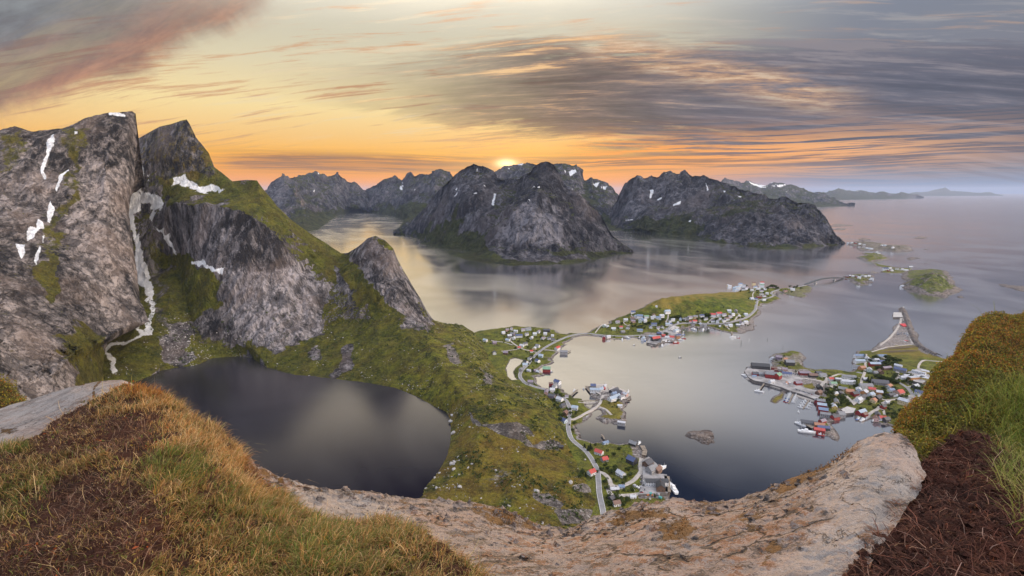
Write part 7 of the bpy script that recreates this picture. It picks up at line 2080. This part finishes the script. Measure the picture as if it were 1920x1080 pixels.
def tree(px, py, h_, kind, k, phrase):
    h = stand(px, py); D = (h - ORIGIN).length
    h = stand(px, py + .4 * h_ * FPX / D)
    nm = 'conifer_tree' if kind == 'fir' else 'bushy_tree'
    t = empty(nm, (h.x, h.y, max(h.z, .5)), k * 1.7)
    w = h_ * (1.0 if kind == 'fir' else 1.35)
    put('crown', crown_me(kind, k % 4), M_FIR if kind == 'fir' else M_LEAFY, t, (0, 0, 0), 0, (w, w, h_))
    put('trunk', trunk_me(kind), M_BARK, t, (0, 0, 0), 0, (w, w, h_))
    s = 'dark conifer tree' if kind == 'fir' else 'dark bushy tree'
    name_later(t, s, s + 's', phrase, px, 'tree', ('conifers ' if kind == 'fir' else 'bushy trees ') + phrase)


PENDING.clear()
for i, (x, y, h_) in enumerate([(1634, 676, 8), (1640, 671, 9), (1647, 673, 8), (1662, 672, 11), (1667, 677, 12), (1673, 676, 11), (1679, 677, 10), (1660, 683, 10), (1666, 686, 9), (1686, 678, 8), (1645, 690, 9), (1676, 683, 9), (1619, 668, 7), (1655, 689, 7)]):
    tree(x, y, h_, 'bush', i, 'in the grove by the blue-roofed houses')
for i, (x, y, h_) in enumerate([(1627, 712, 12), (1631, 718, 13), (1634, 711, 11), (1628, 720, 12), (1636, 720, 10), (1662, 739, 7)]):
    tree(x, y, h_, 'fir', i, 'in the middle of the town')
for i in range(13):
    tree(1643 + i * 3.3, 705.5 + i * 1.0 + (i % 3) * .8, 6.5 + (i * 3) % 4 * .7, 'bush', i, 'in the hedge line across the town')
for i, (x, y, h_) in enumerate([(1553, 731, 8), (1557, 738, 9), (1561, 745, 8), (1566, 749, 8), (1556, 750, 8), (1552, 757, 7), (1558, 761, 7), (1575, 746, 8), (1581, 750, 8), (1586, 754, 7), (1578, 756, 8), (1572, 762, 7), (1582, 744, 7), (1590, 759, 6), (1604, 711, 7), (1600, 716, 8), (1603, 722, 8), (1566, 728, 6), (1572, 733, 6)]):
    tree(x, y, h_, 'bush', i, 'around the inner lanes of the town')
for i, (x, y, h_) in enumerate([(1659, 729, 7), (1655, 735, 7), (1676, 728, 7), (1662, 746, 6), (1690, 744, 6), (1697, 745, 6), (1704, 704, 8), (1708, 709, 8), (1700, 714, 8), (1706, 718, 7), (1693, 716, 6), (1720, 730, 8), (1726, 727, 8), (1676, 709, 8), (1680, 703, 7), (1668, 768, 6), (1674, 774, 6), (1681, 779, 6), (1689, 770, 6), (1676, 784, 6), (1684, 788, 6), (1693, 778, 6), (1664, 776, 5), (1640, 765, 5), (1629, 757, 5), (1626, 748, 5)]):
    tree(x, y, h_, 'bush', i, 'between the eastern houses of the town')
for i, (x, y, h_) in enumerate([(1107, 838, 12), (1103, 841, 10), (1096, 836, 8), (1098, 890, 8)]):
    tree(x, y, h_, 'fir', i, 'near the red-roofed houses by the road')
for i, (x, y, h_) in enumerate([(1162, 842, 5), (1150, 852, 5), (1146, 884, 6), (1152, 878, 6), (1141, 878, 5), (1176, 880, 5), (1182, 890, 6), (1172, 897, 5), (1136, 902, 6), (1138, 915, 5), (1155, 930, 6), (1162, 938, 6), (1170, 945, 5), (1145, 945, 5), (1176, 938, 5), (1185, 918, 4), (1142, 928, 5), (1092, 886, 6), (1088, 893, 5), (1128, 880, 5), (1134, 870, 5), (1140, 857, 4)]):
    tree(x, y, h_, 'bush', i, 'around the near harbour below the ledge')
for i, (x, y, h_) in enumerate([(1441, 540, 10), (1445, 538, 12), (1449, 537, 12), (1453, 538.5, 11), (1437, 542, 9), (1457, 540.5, 9), (1432, 549, 6), (1404, 543, 7), (1389, 546, 7), (1420, 549, 6), (1400, 536, 6), (1405, 549, 6), (1494, 538, 9), (1489, 539, 8), (1481, 537.5, 8), (1502, 541, 7), (1484, 547, 6)]):
    tree(x, y, h_, 'bush', i, 'beyond the hill towards the arched bridge')
for i, (x, y, h_) in enumerate([(1264, 596, 9), (1269, 595, 10), (1274, 593.5, 9), (1259, 597, 7), (1324, 590.5, 8), (1328, 593, 10), (1331, 590, 8), (1318, 597, 6), (1192, 610.5, 7), (1197, 613, 8), (1203, 612, 8), (1186, 612, 7), (1209, 615, 6), (1184, 607, 6), (1239, 603, 8), (1244, 600, 8), (1236, 606, 7), (1166, 607, 7), (1211, 607, 6), (1219, 605, 6), (1246, 628, 8), (1250, 627, 8), (1281, 601, 6), (1308, 598, 6), (1342, 598, 5), (1374, 598, 5)]):
    tree(x, y, h_, 'bush', i, 'among the houses under the grassy hill')
for i, (x, y, h_) in enumerate([(1015, 632, 6), (1007, 640, 6), (990, 640, 6), (996, 668, 7), (999, 675, 5), (972, 640, 5), (1044, 738, 6), (1050, 741, 6), (1056, 756, 6), (1061, 770, 6), (1052, 778, 7), (1046, 766, 6), (1041, 758, 6), (1038, 750, 5), (1050, 786, 6), (1070, 775, 5), (1045, 732, 5), (1080, 775, 5), (1077, 793, 5), (1074, 806, 4)]):
    tree(x, y, h_, 'bush', i, 'along the shore road and hamlet')
name_all()


def clumps(name, G, n, cond, size, per, mat, label, r_, lim, cat):
    pts, nn = scatter(G, n, r_, lim)
    k = cond(pts, nn); pts = pts[k]; m = len(pts)
    S = size[0] + (size[1] - size[0]) * r_.random(m) ** 2
    c = np.repeat(pts, per, 0) + r_.normal(0, .42, (m * per, 3)) * np.repeat(S, per)[:, None] * [1, 1, .6]
    c[:, 2] += np.repeat(S, per) * .35
    u = r_.normal(size=(m * per, 3)); u /= np.linalg.norm(u, axis=1)[:, None]
    v = np.cross(u, r_.normal(size=(m * per, 3))); v /= np.linalg.norm(v, axis=1)[:, None]
    ss = (np.repeat(S, per) * .34)[:, None]
    V = np.stack([c - u * ss, c + v * ss, c + u * ss, c - v * ss], 1).reshape(-1, 3)
    o = add_mesh(name, V, np.arange(len(V)).reshape(-1, 4), mat, False, kind='stuff')
    o['label'] = label; o['category'] = cat


r_t = np.random.default_rng(8)


def c_bush(p, n):
    f = fbm(p / 60.0 + 4, 4) + .5 * fbm(p / 18.0, 3)
    return (f > .12) & (n[:, 2] > .6) & (p[:, 2] > 7) & (r_t.random(len(p)) < .6)


clumps('hillside_shrubs', G3, 9000, c_bush, (1.2, 4.2), 9, M_LEAFY, 'dark low shrubs scattered over the green hillside', r_t, (700, 1140, 590, 1000), 'shrubs')
clumps('hillside_shrubs', G2, 7000, lambda p, n: c_bush(p, n) & (p[:, 2] < 160), (1.5, 4.5), 7, M_LEAFY, 'dark low shrubs on the turf under the ridge', r_t, (250, 840, 560, 780), 'shrubs')


def rocks_me(k):
    key = ('stone', k)
    if key in _mc:
        return _mc[key]
    bm = bmesh.new(); bmesh.ops.create_icosphere(bm, subdivisions=2, radius=1.0)
    for v in bm.verts:
        p = np.array([v.co]) * 1.3 + k * 7
        f = 1 + .55 * float(fbm(p, 3)[0])
        v.co = Vector((v.co.x * f * 1.15, v.co.y * f * .9, v.co.z * f * .7))
    me = bpy.data.meshes.new('stone'); bm.to_mesh(me); bm.free(); me.materials.append(None)
    _mc[key] = me
    return me


M_STONE = plain('lichened stone', (.34, .325, .315), .9, var=.3, scale=.8)
PENDING.clear()
for i, (x, y, s) in enumerate([(838, 808, 7), (850, 812, 5), (846, 791, 5), (842, 798, 4), (848, 779, 4), (838, 845, 3.5), (858, 858, 2.2), (848, 870, 4.5), (851, 880, 3.4), (852, 866, 3), (824, 887, 2.2), (815, 896, 2.2), (885, 870, 2), (878, 877, 2), (862, 913, 3.4), (784, 922, 3), (818, 915, 2.5), (860, 890, 1.8), (1070, 905, 4), (1006, 921, 4), (1097, 862, 2), (930, 882, 2.2)]):
    h = stand(x, y)
    o = put('boulder', rocks_me(i % 4), M_STONE, None, (h.x, h.y, h.z + s * .1), i * 1.3, (s, s * .8, s * .8))
    name_later(o, 'grey boulder', 'grey boulders', 'along the lake shore and meadow', x, 'boulder', 'boulders by the lake')
name_all()
# scree and shore stones nobody could count
_sc = []


def scree(name, G, n, cond, size, label, lim):
    pts, nn = scatter(G, n, r_t, lim)
    pts = pts[cond(pts, nn)]
    b = np.array([(1, 0, 0), (-1, 0, 0), (0, 1, 0), (0, -1, 0), (0, 0, 1), (0, 0, -1)], float); tri = np.array([(0, 2, 4), (2, 1, 4), (1, 3, 4), (3, 0, 4), (2, 0, 5), (1, 2, 5), (3, 1, 5), (0, 3, 5)])
    m = len(pts); S = (size[0] + (size[1] - size[0]) * r_t.random(m) ** 3)[:, None, None]
    V = pts[:, None, :] + (b[None] + r_t.normal(0, .25, (m, 6, 3))) * S * np.array([1, .9, .7])
    F = (np.arange(m)[:, None, None] * 6 + tri[None]).reshape(-1, 3)
    o = add_mesh(name, V.reshape(-1, 3), F, M_STONE, False, kind='stuff'); o['label'] = label; o['category'] = 'stones'


def in_px(poly, soft=10):
    def f(p, n):
        px, py = project(p)
        return r_t.random(len(p)) < sstep(poly_sd(px, py, poly), -soft, soft)
    return f


scree('scree', G2, 26000, in_px([(300, 600), (345, 590), (365, 640), (400, 672), (380, 690), (330, 692), (305, 660)], 14), (.5, 2.6), 'grey scree fan running down into the lake corner', (200, 840, 420, 760))
scree('scree', G2, 12000, lambda p, n: (p[:, 2] < 60) & (fbm(p / 40.0 + 70, 4) > .10) & (r_t.random(len(p)) < .5), (.4, 2.2), 'grey stones scattered over the lower turf by the lake', (200, 840, 520, 780))
scree('scree', G3, 9000, lambda p, n: (fbm(p / 45.0 + 33, 4) > .10) & (r_t.random(len(p)) < .5), (.4, 1.8), 'grey stones scattered over the green shoulder', (700, 1140, 590, 1000))


def garden_shrubs():
    P, S = [], []
    for x, y, L in HOMES:
        for _ in range(5):
            a = r_t.random() * 6.283; q = L * .62 + 2 + 9 * r_t.random()
            gx, gy = x + math.cos(a) * q, y + math.sin(a) * q
            h = BVH.ray_cast(Vector((gx, gy, 120)), Vector((0, 0, -1)))[0]
            if h is None or h.z < 2.4:
                continue
            px, py = project(np.array(h)); 
            if YARD_Z(float(px), float(py)) > 0 or min((gx - u) ** 2 + (gy - v) ** 2 - (l * .55) ** 2 for u, v, l in HOMES) < 0:
                continue
            P.append(tuple(h)); S.append(1.2 + 2.6 * r_t.random() ** 1.5)
    P = np.array(P); S = np.array(S); m = len(P); per = 26
    SS = np.repeat(S, per)
    d = r_t.normal(size=(m * per, 3)); d /= np.linalg.norm(d, axis=1)[:, None]
    c = np.repeat(P, per, 0) + d * (SS * (.45 + .25 * r_t.random(m * per)))[:, None] * [1, 1, .8]
    c[:, 2] += SS * .5
    u = r_t.normal(size=(m * per, 3)); u /= np.linalg.norm(u, axis=1)[:, None]
    v = np.cross(u, r_t.normal(size=(m * per, 3))); v /= np.linalg.norm(v, axis=1)[:, None]
    ss = (SS * .30)[:, None]
    V = np.stack([c - u * ss, c + v * ss, c + u * ss, c - v * ss], 1).reshape(-1, 3)
    o = add_mesh('garden_shrubs', V, np.arange(len(V)).reshape(-1, 4), M_LEAFY, False, kind='stuff')
    o['label'] = 'dark green garden shrubs growing between the village houses'; o['category'] = 'shrubs'


garden_shrubs()
# ------------------------------------------------------------------ the air
def haze():
    x, y0, y1, z0, z1 = 90000.0, -1500.0, 100000.0, -60.0, 1150.0
    V = [(a, b, c) for c in (z0, z1) for b in (y0, y1) for a in (-x, x)]
    me = bpy.data.meshes.new('haze'); me.from_pydata(V, [], [(0, 2, 3, 1), (4, 5, 7, 6), (0, 1, 5, 4), (1, 3, 7, 5), (3, 2, 6, 7), (2, 0, 4, 6)]); me.update()
    m = bpy.data.materials.new('hazy air'); m.use_nodes = True
    nt = m.node_tree; nt.nodes.clear()
    out = nt.nodes.new('ShaderNodeOutputMaterial'); pv = nt.nodes.new('ShaderNodeVolumePrincipled')
    pv.inputs['Color'].default_value = (.46, .60, .92, 1)
    pv.inputs['Density'].default_value = HAZE
    pv.inputs['Anisotropy'].default_value = .1
    nt.links.new(pv.outputs[0], out.inputs['Volume'])
    me.materials.append(m)
    o = bpy.data.objects.new('haze', me); COL.objects.link(o); o['kind'] = 'stuff'
    o['label'] = 'thin blue evening haze over the fjord and sea'; o['category'] = 'haze'


HAZE = 1.0e-5
haze()
